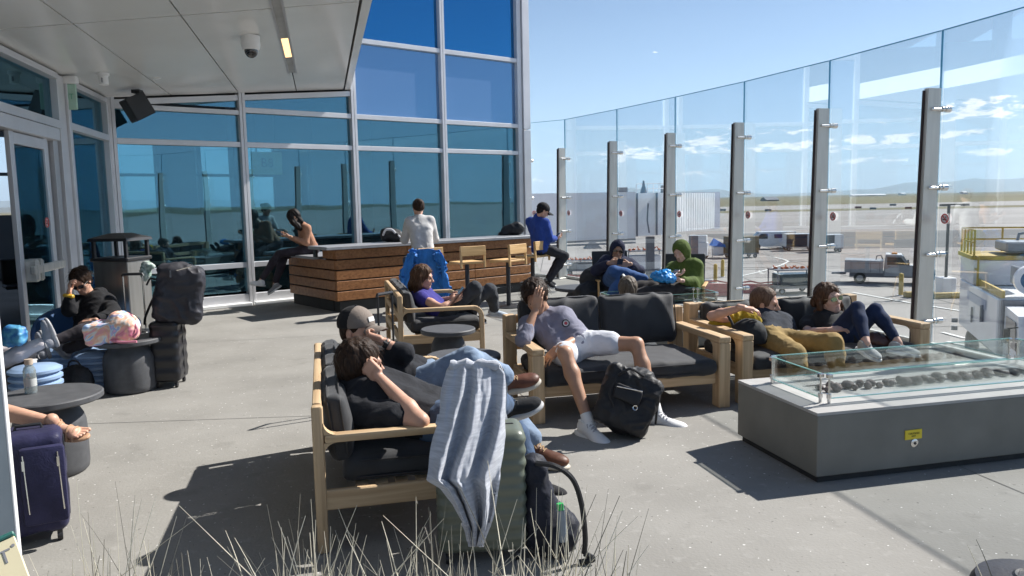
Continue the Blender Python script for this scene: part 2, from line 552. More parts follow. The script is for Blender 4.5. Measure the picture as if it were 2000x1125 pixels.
for i in range(4):
    t0, t1 = mt[i] + .058, mt[i + 1] - .058
    tm, wd = (t0 + t1) / 2, t1 - t0
    for z in zs:
        if i < 2 and z > 3.5:
            continue
        if i == 0 and z == 3.32:
            b = MB(); b.box(fp(tm, -.03, 3.27), (wd, .13, .075), RF, .004); b.build('transom', m_alu, tf, world=True); continue
        b = MB()
        b.box(fp(tm, -.03, z), (wd, .13, .085 if z > .2 else .16), RF, .004)
        b.build('transom', m_alu, tf, world=True)
    edges = [.2] + [z for z in zs[1:] if not (i < 2 and z > 3.5)] + ([TOPZ] if i >= 2 else [])
    if i < 2:
        # sloped head under the soffit
        za, zb = sof_z(su(fp(t0, 0, 0))) - .05, sof_z(su(fp(t1, 0, 0))) - .05
        b = MB()
        b.prism([fp(t0, -.09, za - .07), fp(t1, -.09, zb - .07), fp(t1, -.09, zb + .02), fp(t0, -.09, za + .02)], FN * .13)
        b.build('transom', m_alu, tf, world=True)
    for k in range(len(edges) - 1):
        a, c = edges[k] + .043, edges[k + 1] - .043
        b = MB(); b.box(fp(tm, .0, (a + c) / 2), (wd + .02, .02, c - a + .01), RF)
        b.build('pane', m_glassf if a < 3.3 else (m_glassm if a < 4.6 else m_glassu), tf, world=True)
    if i < 2:
        a = edges[-1] + .04
        b = MB(); b.prism([fp(t0, -.01, a), fp(t1, -.01, a), fp(t1, -.01, zb - .07), fp(t0, -.01, max(za - .07, a + .005))], FN * .02)
        b.build('pane', m_glassf, tf, world=True)
# sill kerb and end column
b = MB(); b.box(fp(-1.0, -.06, .03), (2.0, .30, .06), RF, .01); b.box(fp(1.0, -.06, .03), (1.9, .30, .06), RF, .01); b.build('sill', m_white, tf, world=True)
b = MB(); b.box(fp(6.345, .02, 1.62), (.19, .34, 3.24), RF, .004); b.box(fp(6.345, .02, 4.98), (.19, .34, 3.44), RF, .004); b.build('end_column', m_alu, tf, world=True)
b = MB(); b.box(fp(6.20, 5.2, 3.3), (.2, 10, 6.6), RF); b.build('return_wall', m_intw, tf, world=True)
b = MB(); b.box(fp(2.3, 5.0, TOPZ + .25), (9.2, 10.4, .5), RF); b.build('roof', m_white, tf, world=True)
# left wall with door
tl = thing('entrance_wall', 'pale metal framed glass wall with tall windows on the left side under the canopy', 'glass wall', K0)
H3 = 3.36
for s, w in ((-.02, .09), (-.13, .07)):
    b = MB(); b.box(lp(s, -.02, H3 / 2), (w, .14, H3), RL, .004); b.build('mullion', m_alu, tl, world=True)
b = MB(); b.box(lp(-2.12, -.03, H3 / 2), (.10, .18, H3), RL, .004); b.box(lp(-2.32, -.02, H3 / 2), (.26, .14, H3), RL, .004); b.build('post', m_alu, tl, world=True)
for z in (.14, 2.77, 3.33):
    b = MB(); b.box(lp(-1.12, -.03, z), (1.9, .14, .09 if z < 3.3 else .07), RL, .004); b.build('transom', m_alu, tl, world=True)
for a, c in ((.18, 2.73), (2.81, 3.30)):
    b = MB(); b.box(lp(-1.12, 0, (a + c) / 2), (1.92, .02, c - a), RL); b.build('pane', m_glassf, tl, world=True)
for z, h in ((2.74, .10), (3.33, .07)):
    b = MB(); b.box(lp(-4.9, -.03, z), (4.9, .16, h), RL, .004); b.build('transom', m_alu, tl, world=True)
b = MB(); b.box(lp(-4.9, 0, 3.05), (4.9, .02, .54), RL); b.build('pane', m_glassf, tl, world=True)
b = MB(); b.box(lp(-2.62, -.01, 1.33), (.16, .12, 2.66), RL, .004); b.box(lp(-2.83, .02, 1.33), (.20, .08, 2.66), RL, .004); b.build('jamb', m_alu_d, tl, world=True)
b = MB(); b.box(lp(-4.9, -.05, 2.60), (4.4, .20, .14), RL, .004); b.build('door_head', m_alu, tl, world=True)
b = MB(); b.box(lp(-6.2, 0, 1.3), (2.2, .02, 2.5), RL); b.build('pane', m_glassf, tl, world=True)
b = MB(); b.box(lp(-7.4, 0, 1.7), (.3, .2, 3.4), RL); b.build('post', m_alu, tl, world=True)
td = thing('glass_door', 'aluminium framed glass door with a push bar and a no smoking sticker', 'door', lp(-2.95, 0, 0))
b = MB()
b.box(lp(-3.02, -.06, 1.28), (.11, .05, 2.50), RL, .004); b.box(lp(-4.06, -.06, 1.28), (.11, .05, 2.50), RL, .004)
b.box(lp(-3.54, -.06, 2.46), (.93, .05, .12), RL, .004); b.box(lp(-3.54, -.06, .15), (.93, .05, .24), RL, .004)
b.build('frame', m_alu, td, world=True)
b = MB(); b.box(lp(-3.54, -.05, 1.33), (.93, .02, 2.12), RL); b.build('pane', m_glassf, td, world=True)
b = MB(); b.box(lp(-3.54, -.17, 1.07), (1.02, .05, .09), RL, .01); b.box(lp(-3.95, -.12, 1.06), (.09, .16, .24), RL, .02); b.box(lp(-3.80, -.12, 1.06), (.05, .16, .24), RL, .02); b.build('push_bar', m_steel, td, world=True)
# no smoking sticker maker
m_red = M('sign_red', (.55, .03, .03), .5)
m_stk = M('sticker_face', (.66, .60, .60), .5)
def nosmoke(parent, c, Rm, r, world=True):
    """Rm columns: right, up, outwards"""
    P_ = Rm @ Matrix.Rotation(0, 3, 'X')
    b = MB(); b.disc(c, r, 20, P_, .003); o = b.build('sticker', m_stk, parent, world=world)
    b = MB()
    pts = [Vector(c) + P_ @ Vector((math.cos(a) * r * .88, math.sin(a) * r * .88, .003)) for a in [i * math.pi / 10 for i in range(20)]]
    b.tube(pts, r * .10, 5, closed=True)
    b.tube([Vector(c) + P_ @ Vector((-.6 * r, .6 * r, .003)), Vector(c) + P_ @ Vector((.6 * r, -.6 * r, .003))], r * .09, 5)
    b.cur = 1
    b.box(Vector(c) + P_ @ Vector((0, -.18 * r, .003)), (r * 1.0, r * .2, .003), P_)
    b.box(Vector(c) + P_ @ Vector((.3 * r, .25 * r, .003)), (r * .14, r * .4, .003), P_)
    b.build('prohibition_symbol', [m_red, m_black], parent, world=world)
RLout = Matrix((LD, Z, -LN_)).transposed()
nosmoke(td, lp(-3.16, -.068, 1.56), RLout, .06)
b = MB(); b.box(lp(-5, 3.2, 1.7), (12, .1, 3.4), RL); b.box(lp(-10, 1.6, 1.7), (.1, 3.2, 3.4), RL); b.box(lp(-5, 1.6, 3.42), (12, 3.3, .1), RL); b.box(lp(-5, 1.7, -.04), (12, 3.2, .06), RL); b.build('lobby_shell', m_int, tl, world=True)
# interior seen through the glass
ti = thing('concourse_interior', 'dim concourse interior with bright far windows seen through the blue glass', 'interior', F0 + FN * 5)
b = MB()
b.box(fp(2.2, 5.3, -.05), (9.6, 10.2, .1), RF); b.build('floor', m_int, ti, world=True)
b = MB()
def wallrect(t0, t1, z0, z1, n=10.1):
    b.box(fp((t0 + t1) / 2, n, (z0 + z1) / 2), (t1 - t0, .15, z1 - z0), RF)
wallrect(-9.0, 6.1, 0, 1.6)
wallrect(-9.0, 6.1, 3.55, 6.6)
x = -9.0
for k in range(14):
    wallrect(x, x + (.12 if k % 3 else 1.1), 1.6, 3.55)
    x += 1.15
b.box(fp(-9.0, 5, 3.3), (.2, 10.2, 6.6), RF)
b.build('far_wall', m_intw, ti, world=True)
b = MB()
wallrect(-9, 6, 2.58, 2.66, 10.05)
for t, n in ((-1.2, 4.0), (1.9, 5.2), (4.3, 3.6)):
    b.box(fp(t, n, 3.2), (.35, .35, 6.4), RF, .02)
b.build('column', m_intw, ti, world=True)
random.seed(4)
for k in range(12):
    b = MB()
    t = -3 + k * .75; n = 1.6 + random.random() * 2.6
    b.box(fp(t, n, .43), (.62, .5, .07), RF, .02); b.box(fp(t, n + .24, .66), (.60, .06, .46), RF, .02); b.box(fp(t, n, .2), (.05, .4, .4), RF)
    b.build('seat', m_black, ti, world=True)
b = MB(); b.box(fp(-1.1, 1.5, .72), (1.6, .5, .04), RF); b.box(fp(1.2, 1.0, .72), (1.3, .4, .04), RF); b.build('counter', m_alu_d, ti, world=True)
m_sgn = M('gate_sign_panel_glow', (.85, .75, .45), .5, var=.05)
m_sgn.node_tree.nodes['Principled BSDF'].inputs['Emission Color'].default_value = (.8, .7, .4, 1); m_sgn.node_tree.nodes['Principled BSDF'].inputs['Emission Strength'].default_value = .10  # faint glow added so the unlit sign shows through the glass
m_sgt = M('gate_sign_text', (.055, .07, .09), .5)
ts = thing('gate_sign', 'hanging gate sign reading B8 seen through the glass wall', 'sign', Y(522, 320, 15.6))
cs = Y(521, 319, 15.6)
RFout = Matrix((FD, Z, -FN)).transposed()
b = MB(); b.box(cs, (.62, .04, .44), RF, .004); b.build('panel', m_sgn, ts, world=True)
v_, f_ = text_mb('B8', .25, cs - FN * .025, RFout, .001)
b = MB(); b.add(v_, f_); b.build('lettering', m_sgt, ts, smooth=None, world=True)
b = MB(); b.tube([cs + Z * .22 - FD * .2, cs + Z * 3.1 - FD * .2], .012, 6); b.tube([cs + Z * .22 + FD * .2, cs + Z * 3.1 + FD * .2], .012, 6); b.build('hanger', m_black, ts, world=True)

# ================================================================== CANOPY
UL = Vector((LD.y, -LD.x, 0))
def cp(u, v, dz=0):
    return K0 + UL * u + LD * v + Z * (sof_z(u) + dz)
UEDGE = 3.78
tcn = thing('canopy', 'grey panelled canopy soffit sloping up above the terminal entrance', 'canopy', K0 + Z * 3.4)
b = MB()
js = [-1.0, .92, 1.9, 2.83, 3.66]
vj = [2.3, -2.9 + 6, -4.72, -10.5]
ends = [3.3, -1.9, -4.72, -7.6, -11]
def panel(u0, u1, v0, v1):
    g_ = .008
    b.prism([cp(u0 + g_, v0 + g_, .0), cp(u1 - g_, v0 + g_, .0), cp(u1 - g_, v1 - g_, .0), cp(u0 + g_, v1 - g_, .0)], (0, 0, .05))
# soffit panels end where the facade line cuts them
def vcut(u):
    # v at which cp(u, v) meets the facade plane
    p = K0 + UL * u
    return -(p - F0).dot(FN) / LD.dot(FN) - .10
for i in range(len(js) - 1):
    u0, u1 = js[i] + .008, js[i + 1] - .008
    vv = [None, -4.72, -11]
    for (a, c) in ((None, -4.7), (-4.72, -8.4), (-8.42, -12)):
        if i == 0:
            va0 = -.03 if a is None else a
            poly = [cp(0.02, va0), cp(u1, vcut(u1) if a is None else a), cp(u1, c), cp(0.02, c)]
            if a is None: poly = [cp(.02, -.05), cp(u1, vcut(u1)), cp(u1, c + .016), cp(.02, c + .016)]
        else:
            poly = [cp(u0, vcut(u0) if a is None else a), cp(u1, vcut(u1) if a is None else a), cp(u1, c + .016), cp(u0, c + .016)]
        b.prism(poly, (0, 0, .05))
b.build('soffit', m_soffit, tcn, world=True, smooth=None)
b = MB(); b.prism([cp(3.68, vcut(3.68), -.01), cp(3.78, vcut(3.78), -.01), cp(3.78, -12, -.01), cp(3.68, -12, -.01)], (0, 0, .34)); b.build('fascia', m_soffit, tcn, world=True, smooth=None)
b = MB(); b.prism([cp(-.3, 1.2, .07), cp(3.66, 4.2, .07), cp(3.66, -12, .07), cp(-.3, -12, .07)], (0, 0, .26)); b.build('deck_slab', m_gap, tcn, world=True, smooth=None)
# linear light in the soffit
tlg = thing('linear_light', 'long slim recessed ceiling light strip with a warm lit section in the canopy', 'ceiling light', cp(2.83, -3))
b = MB()
for du in (-.055, .055):
    b.prism([cp(2.83 + du - .012, -.6, -.012), cp(2.83 + du + .012, -.6, -.012), cp(2.83 + du + .012, -6.4, -.012), cp(2.83 + du - .012, -6.4, -.012)], (0, 0, .02))
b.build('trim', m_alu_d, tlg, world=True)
b = MB(); b.prism([cp(2.788, -.7, -.003), cp(2.872, -.7, -.003), cp(2.872, -1.98, -.003), cp(2.788, -1.98, -.003)], (0, 0, .003)); b.prism([cp(2.788, -3.22, -.003), cp(2.872, -3.22, -.003), cp(2.872, -6.4, -.003), cp(2.788, -6.4, -.003)], (0, 0, .003)); b.build('channel', M('light_channel', (.34, .34, .33), .5), tlg, world=True)
b = MB(); b.prism([cp(2.79, -2.0, -.006), cp(2.87, -2.0, -.006), cp(2.87, -3.2, -.006), cp(2.79, -3.2, -.006)], (0, 0, .006)); b.build('diffuser', emit('warm_lamp', (1.0, .62, .28), 1.1), tlg, world=True)
# dome camera
pc = cp(2.46, -3.5)
tcm = thing('dome_camera', 'white dome security camera with a dark glass ball under the canopy', 'camera', pc)
b = MB(); b.lathe([(.0, .0), (.105, .0), (.108, -.10), (.10, -.14), (.085, -.16), (.0, -.16)], pc); b.build('housing', m_white, tcm, world=True)
b = MB(); b.lathe([(.078, -.155)] + [(.078 * math.cos(a), -.165 - .085 * math.sin(a)) for a in [i * math.pi / 16 for i in range(9)]], pc, 24); b.build('dome', M('camera_dome', (.01, .01, .012), .06, coat=1), tcm, world=True)
# exit sign
pe = cp(.09, -2.13)
te = thing('exit_sign', 'white ceiling exit sign with a pale green panel above the door', 'sign', pe)
RE = Matrix((LD, -LN_, Z)).transposed()
Re2 = rot(0, 0, -8) @ Matrix((UL, LD, Z)).transposed()
b = MB(); b.box(pe + Z * -.06, (.31, .11, .10), Re2, .02, 2); b.build('housing', m_white, te, world=True)
b = MB(); b.box(pe + Z * -.27, (.27, .025, .32), Re2, .01); b.build('panel', M('exit_panel', (.42, .62, .50), .35, var=.1), te, world=True)
exR = Matrix((Re2.col[0], Z, -Re2.col[1])).transposed()
v_, f_ = text_mb('EXIT', .10, pe + Z * -.27 - Re2.col[1] * .0145, exR, .001)
b = MB(); b.add(v_, f_); b.build('lettering', M('exit_green', (.16, .46, .28), .4), te, smooth=None, world=True)
# smoke detector and small disc
ps = cp(.52, -2.05)
tsd = thing('smoke_detector', 'small white round detector on the soffit beside the exit sign', 'detector', ps)
b = MB(); b.lathe([(0, 0), (.075, 0), (.075, -.035), (.058, -.045), (.058, -.15), (.0, -.16)], ps, 24); b.build('body', m_white, tsd, world=True)
b = MB(); b.box(ps + Z * -.10 - LD * .055, (.05, .02, .06), RL, .006); b.build('sensor', m_grey, tsd, world=True)
pd = cp(1.02, -1.3)
b = MB(); b.lathe([(0, -.012), (.05, -.012), (.06, 0), (0, 0)], pd, 24); tag(b.build('sprinkler_cover', m_white), 'flat white sprinkler cover disc flush in the soffit', 'sprinkler')
# loudspeaker
pl = cp(.62, -.62, -.02)
tlo = thing('loudspeaker', 'black angular loudspeaker hanging under the canopy by the wall corner', 'loudspeaker', pl)
Rs = Matrix.Rotation(rad(-52), 3, 'Z') @ Matrix.Rotation(rad(28), 3, 'X')
b = MB()
w_, h_, d1 = .21, .17, .15
pr = [Vector((-w_, -d1, 0)), Vector((-w_ * .55, d1, 0)), Vector((w_ * .55, d1, 0)), Vector((w_, -d1, 0))]
cpt = pl + Z * -.25
b.prism([cpt + Rs @ (p + Vector((0, 0, -h_))) for p in pr], Rs @ Vector((0, 0, 2 * h_)))
b.build('cabinet', m_black, tlo, world=True)
b = MB(); b.box(cpt + Rs @ Vector((0, -d1 - .004, 0)), (w_ * 1.8, .012, h_ * 1.8), Rs, .003); b.build('grille', M('speaker_mesh', (.03, .03, .032), .7, bump=.5, bs=200), tlo, world=True)
b = MB(); b.box(pl + Z * -.03, (.12, .12, .05)); b.tube([pl + Z * -.02, cpt + Z * .08], .025, 8); b.build('bracket', m_black, tlo, world=True)

# ================================================================== GLASS WINDSCREEN
POSTH = 2.80
def clamp(b, p, d, k=1.):
    """a stand-off fitting along d (out of the post towards the glass)"""
    F = frame_to(d)
    b.lathe([(0, -.07 * k), (.017, -.07 * k), (.017, .02), (.030, .022), (.030, .04), (.016, .045), (.016, .06), (.034, .062), (.036, .12), (.026, .13), (0, .13)], p, 14, F)
for i, p in enumerate(FP[:11]):
    if i + 1 < len(FP):
        q = FP[i + 1]
        d = (q - p).normalized()
        n_ = Vector((-d.y, d.x, 0))
        ln = (q - p).length
        c = (p + q) / 2
        R_ = Matrix((d, n_, Z)).transposed()
        if i < 10:
            where = {0: 'beside the terminal corner', 1: 'behind the bar stools', 2: 'between the second and third posts', 3: 'behind the hooded people', 4: 'behind the sofas', 5: 'right of the middle, behind the truck post', 6: 'nearest full pane at the right edge'}.get(i)
            tp = thing('glass_panel', ('tall clear windscreen glass panel ' + where) if where else 'tall clear windscreen glass panel outside the right edge', 'glass panel', p, 0, 'glass panels of the windscreen')
            b = MB(); b.box(c + Z * 1.72, (ln - .022, .018, 3.36), R_); b.build('sheet', m_glassw, tp, world=True)
            b = MB(); b.box(c + Z * 3.403, (ln - .022, .018, .008), R_)
            b.box(p + d * .012 + Z * 1.72, (.008, .020, 3.36), R_)
            b.build('edge', m_gedge, tp, world=True)
            b = MB(); b.box(c + Z * .03, (ln - .02, .05, .055), R_, .004); b.build('bottom_rail', m_steel, tp, world=True)
    if i >= 1 or i == 0:
        nx_ = FP[min(i + 1, len(FP) - 1)] - FP[max(i - 1, 0)]
        d = nx_.normalized()
        inn = Vector((d.y, -d.x, 0))
        if inn.x > 0: inn = -inn
        # the post stands on the terrace side of the glass
        words_ = ['against the terminal corner', 'beside the blue shirted man', 'behind the navy hooded person', 'behind the green hooded person', 'left of the parked van', 'behind the curly haired woman', 'tallest in view, in front of the pickup truck']
        lab = 'steel windscreen post ' + words_[i] if i < 7 else 'steel windscreen post outside the right edge'
        to = thing('windscreen_post', lab, 'post', p + inn * .16, 0, 'windscreen posts')
        R_ = Matrix((d, inn, Z)).transposed()
        base = p + inn * .112
        b = MB()
        wb, wt = .105, .095
        # tapered steel blade seen from the deck
        lo = [base + d * x + inn * y for x, y in ((-.03, -wb), (.03, -wb), (.03, wb), (-.03, wb))]
        hi = [base + Z * POSTH + d * x + inn * y for x, y in ((-.03, -wb), (.03, -wb), (.03, wt - .04), (-.03, wt - .04))]
        b.add(lo + hi, [(3, 2, 1, 0), (4, 5, 6, 7), (0, 1, 5, 4), (1, 2, 6, 5), (2, 3, 7, 6), (3, 0, 4, 7)])
        b.build('blade', m_steel, to, world=True)
        b = MB()
        lo = [base + d * x + inn * y for x, y in ((-.030, wb + .003), (-.012, wb + .003), (-.012, wb + .030), (-.030, wb + .030))]
        hi = [base + Z * (POSTH - .02) + d * x + inn * y for x, y in ((-.030, wt - .037), (-.012, wt - .037), (-.012, wt - .014), (-.030, wt - .014))]
        b.add(lo + hi, [(3, 2, 1, 0), (4, 5, 6, 7), (0, 1, 5, 4), (1, 2, 6, 5), (2, 3, 7, 6), (3, 0, 4, 7)])
        b.build('dark_strip', m_blackw, to, world=True)
        b = MB(); b.box(base + Z * .012, (.20, .30, .024), R_, .004); b.build('base_plate', m_steel, to, world=True)
        for z in (.30, 1.03, 1.75, 2.58):
            b = MB()
            q_ = base + Z * z + d * .046
            clamp(b, q_ - inn * (wb - .02), -inn, 1.6)
            F = frame_to(-inn)
            b.build('clamp', m_steel_b, to, world=True)
        if 1 <= i <= 7 and i != 0:
            pn = FP[min(i + 1, len(FP) - 1)]
        if i < 8:
            sp_ = p + (FP[i + 1] - p).normalized() * (.16)
            dd = (FP[i + 1] - p).normalized()
            inn2 = Vector((dd.y, -dd.x, 0))
            if inn2.x > 0: inn2 = -inn2
            ts_ = thing('no_smoking_sticker', 'round red and black no smoking sticker ' + ['on the glass by the terminal corner', 'on the glass right of the blue shirted man', 'on the glass above the navy hood', 'on the glass above the green hood', 'on the glass above the parked van', 'on the glass right of the wide middle post', 'on the glass beside the lamp post', 'outside the right edge'][i], 'sticker', sp_ + Z * 1.55, 0, 'no smoking stickers on the glass')
            nosmoke(ts_, sp_ + Z * 1.42 + inn2 * .012, Matrix((dd * (1 if i < 99 else -1), Z, inn2)).transposed(), .055)
# ================================================================== SOFT SHAPES
def rbox(n, size, r, fn=None, C_=(0, 0, 0), R_=None):
    """subdivided rounded box; fn(p, unit) may move a point"""
    hx, hy, hz = [s / 2 for s in size]
    vid, vs, fs = {}, [], []
    def vert(a, b, c):
        k = (a, b, c)
        if k in vid: return vid[k]
        u = Vector((a / n[0] * 2 - 1, b / n[1] * 2 - 1, c / n[2] * 2 - 1))
        p = Vector((u.x * hx, u.y * hy, u.z * hz))
        q = Vector((max(-hx + r, min(hx - r, p.x)), max(-hy + r, min(hy - r, p.y)), max(-hz + r, min(hz - r, p.z))))
        d = p - q
        nn_ = d.normalized() if d.length > 1e-6 else Vector((0, 0, 0))
        p = q + nn_ * r if d.length > 1e-6 else p
        if fn: p = fn(p, u, nn_)
        if R_ is not None: p = R_ @ p
        vid[k] = len(vs); vs.append(p + Vector(C_)); return vid[k]
    nx, ny, nz = n
    for a in range(nx):
        for b in range(ny):
            fs.append((vert(a, b, 0), vert(a, b + 1, 0), vert(a + 1, b + 1, 0), vert(a + 1, b, 0)))
            fs.append((vert(a, b, nz), vert(a + 1, b, nz), vert(a + 1, b + 1, nz), vert(a, b + 1, nz)))
        for c in range(nz):
            fs.append((vert(a, 0, c), vert(a + 1, 0, c), vert(a + 1, 0, c + 1), vert(a, 0, c + 1)))
            fs.append((vert(a, ny, c), vert(a, ny, c + 1), vert(a + 1, ny, c + 1), vert(a + 1, ny, c)))
    for b in range(ny):
        for c in range(nz):
            fs.append((vert(0, b, c), vert(0, b, c + 1), vert(0, b + 1, c + 1), vert(0, b + 1, c)))
            fs.append((vert(nx, b, c), vert(nx, b + 1, c), vert(nx, b + 1, c + 1), vert(nx, b, c + 1)))
    return vs, fs
def puff(size, amt, wr, seed, thin=2, freq=2.7):
    """pillow bulge along axis `thin` plus ridged wrinkles"""
    o = [0, 1, 2]; o.remove(thin)
    def fn(p, u, nn_):
        k = (1 - abs(u[o[0]]) ** 3) * (1 - abs(u[o[1]]) ** 3)
        p = p.copy()
        p[thin] += (1 if u[thin] > 0 else -1) * amt * k * min(1, abs(u[thin]) * 1.3)
        for a in o:
            p[a] *= 1 - .035 * (1 - abs(u[o[1] if a == o[0] else o[0]]) ** 2) * .6
        q = Vector((p.x * freq * 1.0, p.y * freq, p.z * freq * .6)) + Vector((seed * 3.1, seed, -seed))
        w1 = 1 - abs(mn.noise(q)) * 2
        w2 = 1 - abs(mn.noise(q * 2.3)) * 2
        dsp = wr * (max(w1, 0) ** 3 * .9 + max(w2, 0) ** 3 * .25 - .35)
        dirv = Vector((u.x ** 5, u.y ** 5, u.z ** 5))
        if dirv.length > 1e-5: dirv.normalize()
        return p + dirv * dsp
    return fn
m_cush = M('charcoal_canvas', (.022, .023, .026), .75, var=.25, vs=9, bump=.35, bs=420, sheen=.15, detail=6, bd=.002)
m_pipe = M('charcoal_piping', (.022, .022, .024), .7)
def cushion(name, c, size, R_, parent, amt=.03, wr=.012, seed=1, thin=2, n=None, mat=None, label=None):
    n = n or [max(6, int(s / .022)) for s in size]
    vs, fs = rbox(n, size, min(size) * .38, puff(size, amt, wr, seed, thin), c, R_)
    b = MB(); b.add(vs, fs)
    o = b.build(name, mat or m_cush, parent, smooth=180, label=label)
    ax = [0, 1, 2]; ax.remove(thin)
    a_, b_ = size[ax[0]] / 2 - .004, size[ax[1]] / 2 - .004
    for off in (-1, 1):
        pts = []
        for q in range(40):
            an = 2 * math.pi * q / 40
            p = [0, 0, 0]
            p[ax[0]] = a_ * math.copysign(abs(math.cos(an)) ** .22, math.cos(an)); p[ax[1]] = b_ * math.copysign(abs(math.sin(an)) ** .22, math.sin(an)); p[thin] = off * size[thin] * .30
            p = Vector(p)
            pts.append((R_ @ p if R_ is not None else p) + Vector(c))
        bb_ = MB(); bb_.tube(pts, .0055, 6, closed=True); bb_.build('piping', m_pipe, o)
    return o

# ================================================================== SOFAS
def sofa(label, cat, org, rz, W, D, group, cush=(2, .44), arm_h=.58, aw=.10):
    """a heavy teak sofa: x along the width, front at y = 0, back at y = D"""
    t = thing('sofa', label, cat, org, rz, group)
    for x in (aw / 2, W - aw / 2):
        b = MB()
        b.box((x, .06, (arm_h - .05) / 2), (aw, .12, arm_h - .05), None, .006)
        b.build('front_post', wood_z, t)
        b = MB(); b.box((x, D - .06, .36), (aw, .12, .72), None, .006); b.build('back_post', wood_z, t)
        b = MB(); b.box((x, (D - .12) / 2, arm_h - .024), (aw + .004, D - .12, .052), None, .008)
        b.box((x + (.018 if x < W / 2 else -.018), D / 2 - .02, .255), (.03, D - .28, .10), None, .004)
        b.build('arm', wood_y, t)
        b = MB()   # curved inner bracket
        for q in range(5):
            a0, a1 = q * math.pi / 10, (q + 1) * math.pi / 10
            r = .07
            b.prism([Vector((x - .045, .12 + r - r * math.cos(a0) * 1, arm_h - .05 - r + r * math.sin(a0))), Vector((x - .045, .12 + r - r * math.cos(a1), arm_h - .05 - r + r * math.sin(a1))), Vector((x - .045, .12, arm_h - .05))], (.09, 0, 0))
        b.build('bracket', wood_z, t)
    b = MB(); b.box((W / 2, .075, .235), (W - 2 * aw - .004, .05, .085), None, .005); b.build('front_rail', wood_x, t)
    b = MB(); b.box((W / 2, D - .05, .68), (W - 2 * aw - .004, .035, .075), None, .006); b.box((W / 2, D - .05, .45), (W - 2 * aw - .004, .03, .08), None, .006); b.box((W / 2, D - .05, .235), (W - 2 * aw - .004, .04, .085), None, .005); b.build('back_rail', wood_x, t)
    b = MB()
    k = int((D - .2) / .11)
    for q in range(k):
        b.box((W / 2, .13 + q * .11, .262), (W - 2 * aw - .01, .07, .02))
    b.build('slat_base', wood_x, t)
    Wi = W - 2 * aw - .01
    cushion('seat_cushion', (W / 2, D / 2 - .09, .338), (Wi, D - .18, .13), None, t, .016, .012, rz * 3 + W, 2)
    nb = cush[0]
    for q in range(nb):
        w = Wi / nb
        R_ = rot(-9, 0, 0)
        cushion('back_cushion', (aw + .005 + w * (q + .5), D - .165, .42 + cush[1] / 2), (w - .012, .12, cush[1]), R_, t, .04, .020, q * 1.7 + 2 + rz, 1)
    return t
SA = G(1041, 830, 0)
SA.z = 0
sofaA = sofa('teak sofa with charcoal cushions in the middle, where the man in shorts sits', 'sofa', SA, UA, 1.66, .98, 'wooden lounge sofas')
SB = G(1449, 792, 0) - U * .0; SB.z = 0
sofaB = sofa('teak sofa with charcoal cushions on the right, where the couple sits behind the fire table', 'sofa', SB, UA, 1.80, 1.08, 'wooden lounge sofas', (2, .31))

def loveseat(label, org, rz, W, D, group, throw=False):
    """slim rounded frame; width along x, front at y=0 (facing -y)"""
    t = thing('loveseat', label, 'sofa', org, rz, group)
    for x in (.03, W - .03):
        b = MB()
        # arm: rounded flat bar running front to back, bending down at the front and up at the back
        pts = [(x, .03, .0), (x, .03, .47), (x, .04, .52), (x, .075, .562), (x, .13, .575)]
        for q in range(4):
            b.box(((x), (pts[q][1] + pts[q + 1][1]) / 2, (pts[q][2] + pts[q + 1][2]) / 2), (.055, math.dist(pts[q], pts[q + 1]) + .012, .05), Matrix.Rotation(math.atan2(pts[q + 1][2] - pts[q][2], pts[q + 1][1] - pts[q][1]), 3, 'X'), .012, 2)
        b.build('front_leg', wood_z, t)
        b = MB(); b.box((x, (D + .05) / 2, .575), (.062, D - .17, .042), None, .012, 2); b.build('arm', wood_y, t)
        b = MB()
        pts = [(x, D - .06, .575), (x, D - .035, .60), (x, D - .03, .64), (x, D - .03, .77)]
        b.box((x, D - .03, .37), (.058, .055, .74), None, .014, 2)
        for (cz, sg) in ((.595, 1), (.555, -1)):
            for q in range(6):
                a0, a1 = q * math.pi / 12, (q + 1) * math.pi / 12
                r = .06
                yb = D - .056
                P1 = Vector((x - .026, yb - r + r * math.sin(a0), cz + sg * (r - r * math.cos(a0)))); P2 = Vector((x - .026, yb - r + r * math.sin(a1), cz + sg * (r - r * math.cos(a1))))
                b.prism([P1, P2, Vector((x - .026, yb, cz))], (.052, 0, 0))
        b.build('back_leg', wood_z, t)
        b = MB(); b.box((x, D / 2, .265), (.035, D - .10, .10), None, .006); b.build('side_rail', wood_y, t)
    b = MB(); b.box((W / 2, D - .03, .72), (W - .11, .045, .055), None, .012, 2); b.build('top_rail', wood_x, t)
    b = MB(); b.box((W / 2, D - .03, .265), (W - .115, .035, .10), None, .006); b.box((W / 2, D - .03, .50), (W - .115, .03, .07), None, .006); b.build('back_rail', wood_x, t)
    b = MB(); b.box((W / 2, .03, .265), (W - .115, .035, .10), None, .006); b.build('front_rail', wood_x, t)
    b = MB()
    for q in range(int((D - .15) / .1)):
        b.box((W / 2, .10 + q * .1, .30), (W - .14, .06, .018))
    b.build('slat_base', wood_x, t)
    Wi = W - .14
    for q in range(2):
        cushion('seat_cushion', (.07 + Wi / 2 * (q + .5), D / 2 - .06, .385), (Wi / 2 - .006, D - .16, .14), None, t, .022, .012, q + rz, 2)
        cushion('back_cushion', (.07 + Wi / 2 * (q + .5), D - .125, .60), (Wi / 2 - .012, .10, .34), rot(-6, 0, 0), t, .03, .018, q * 2.1 + 5 + rz, 1)
    return t
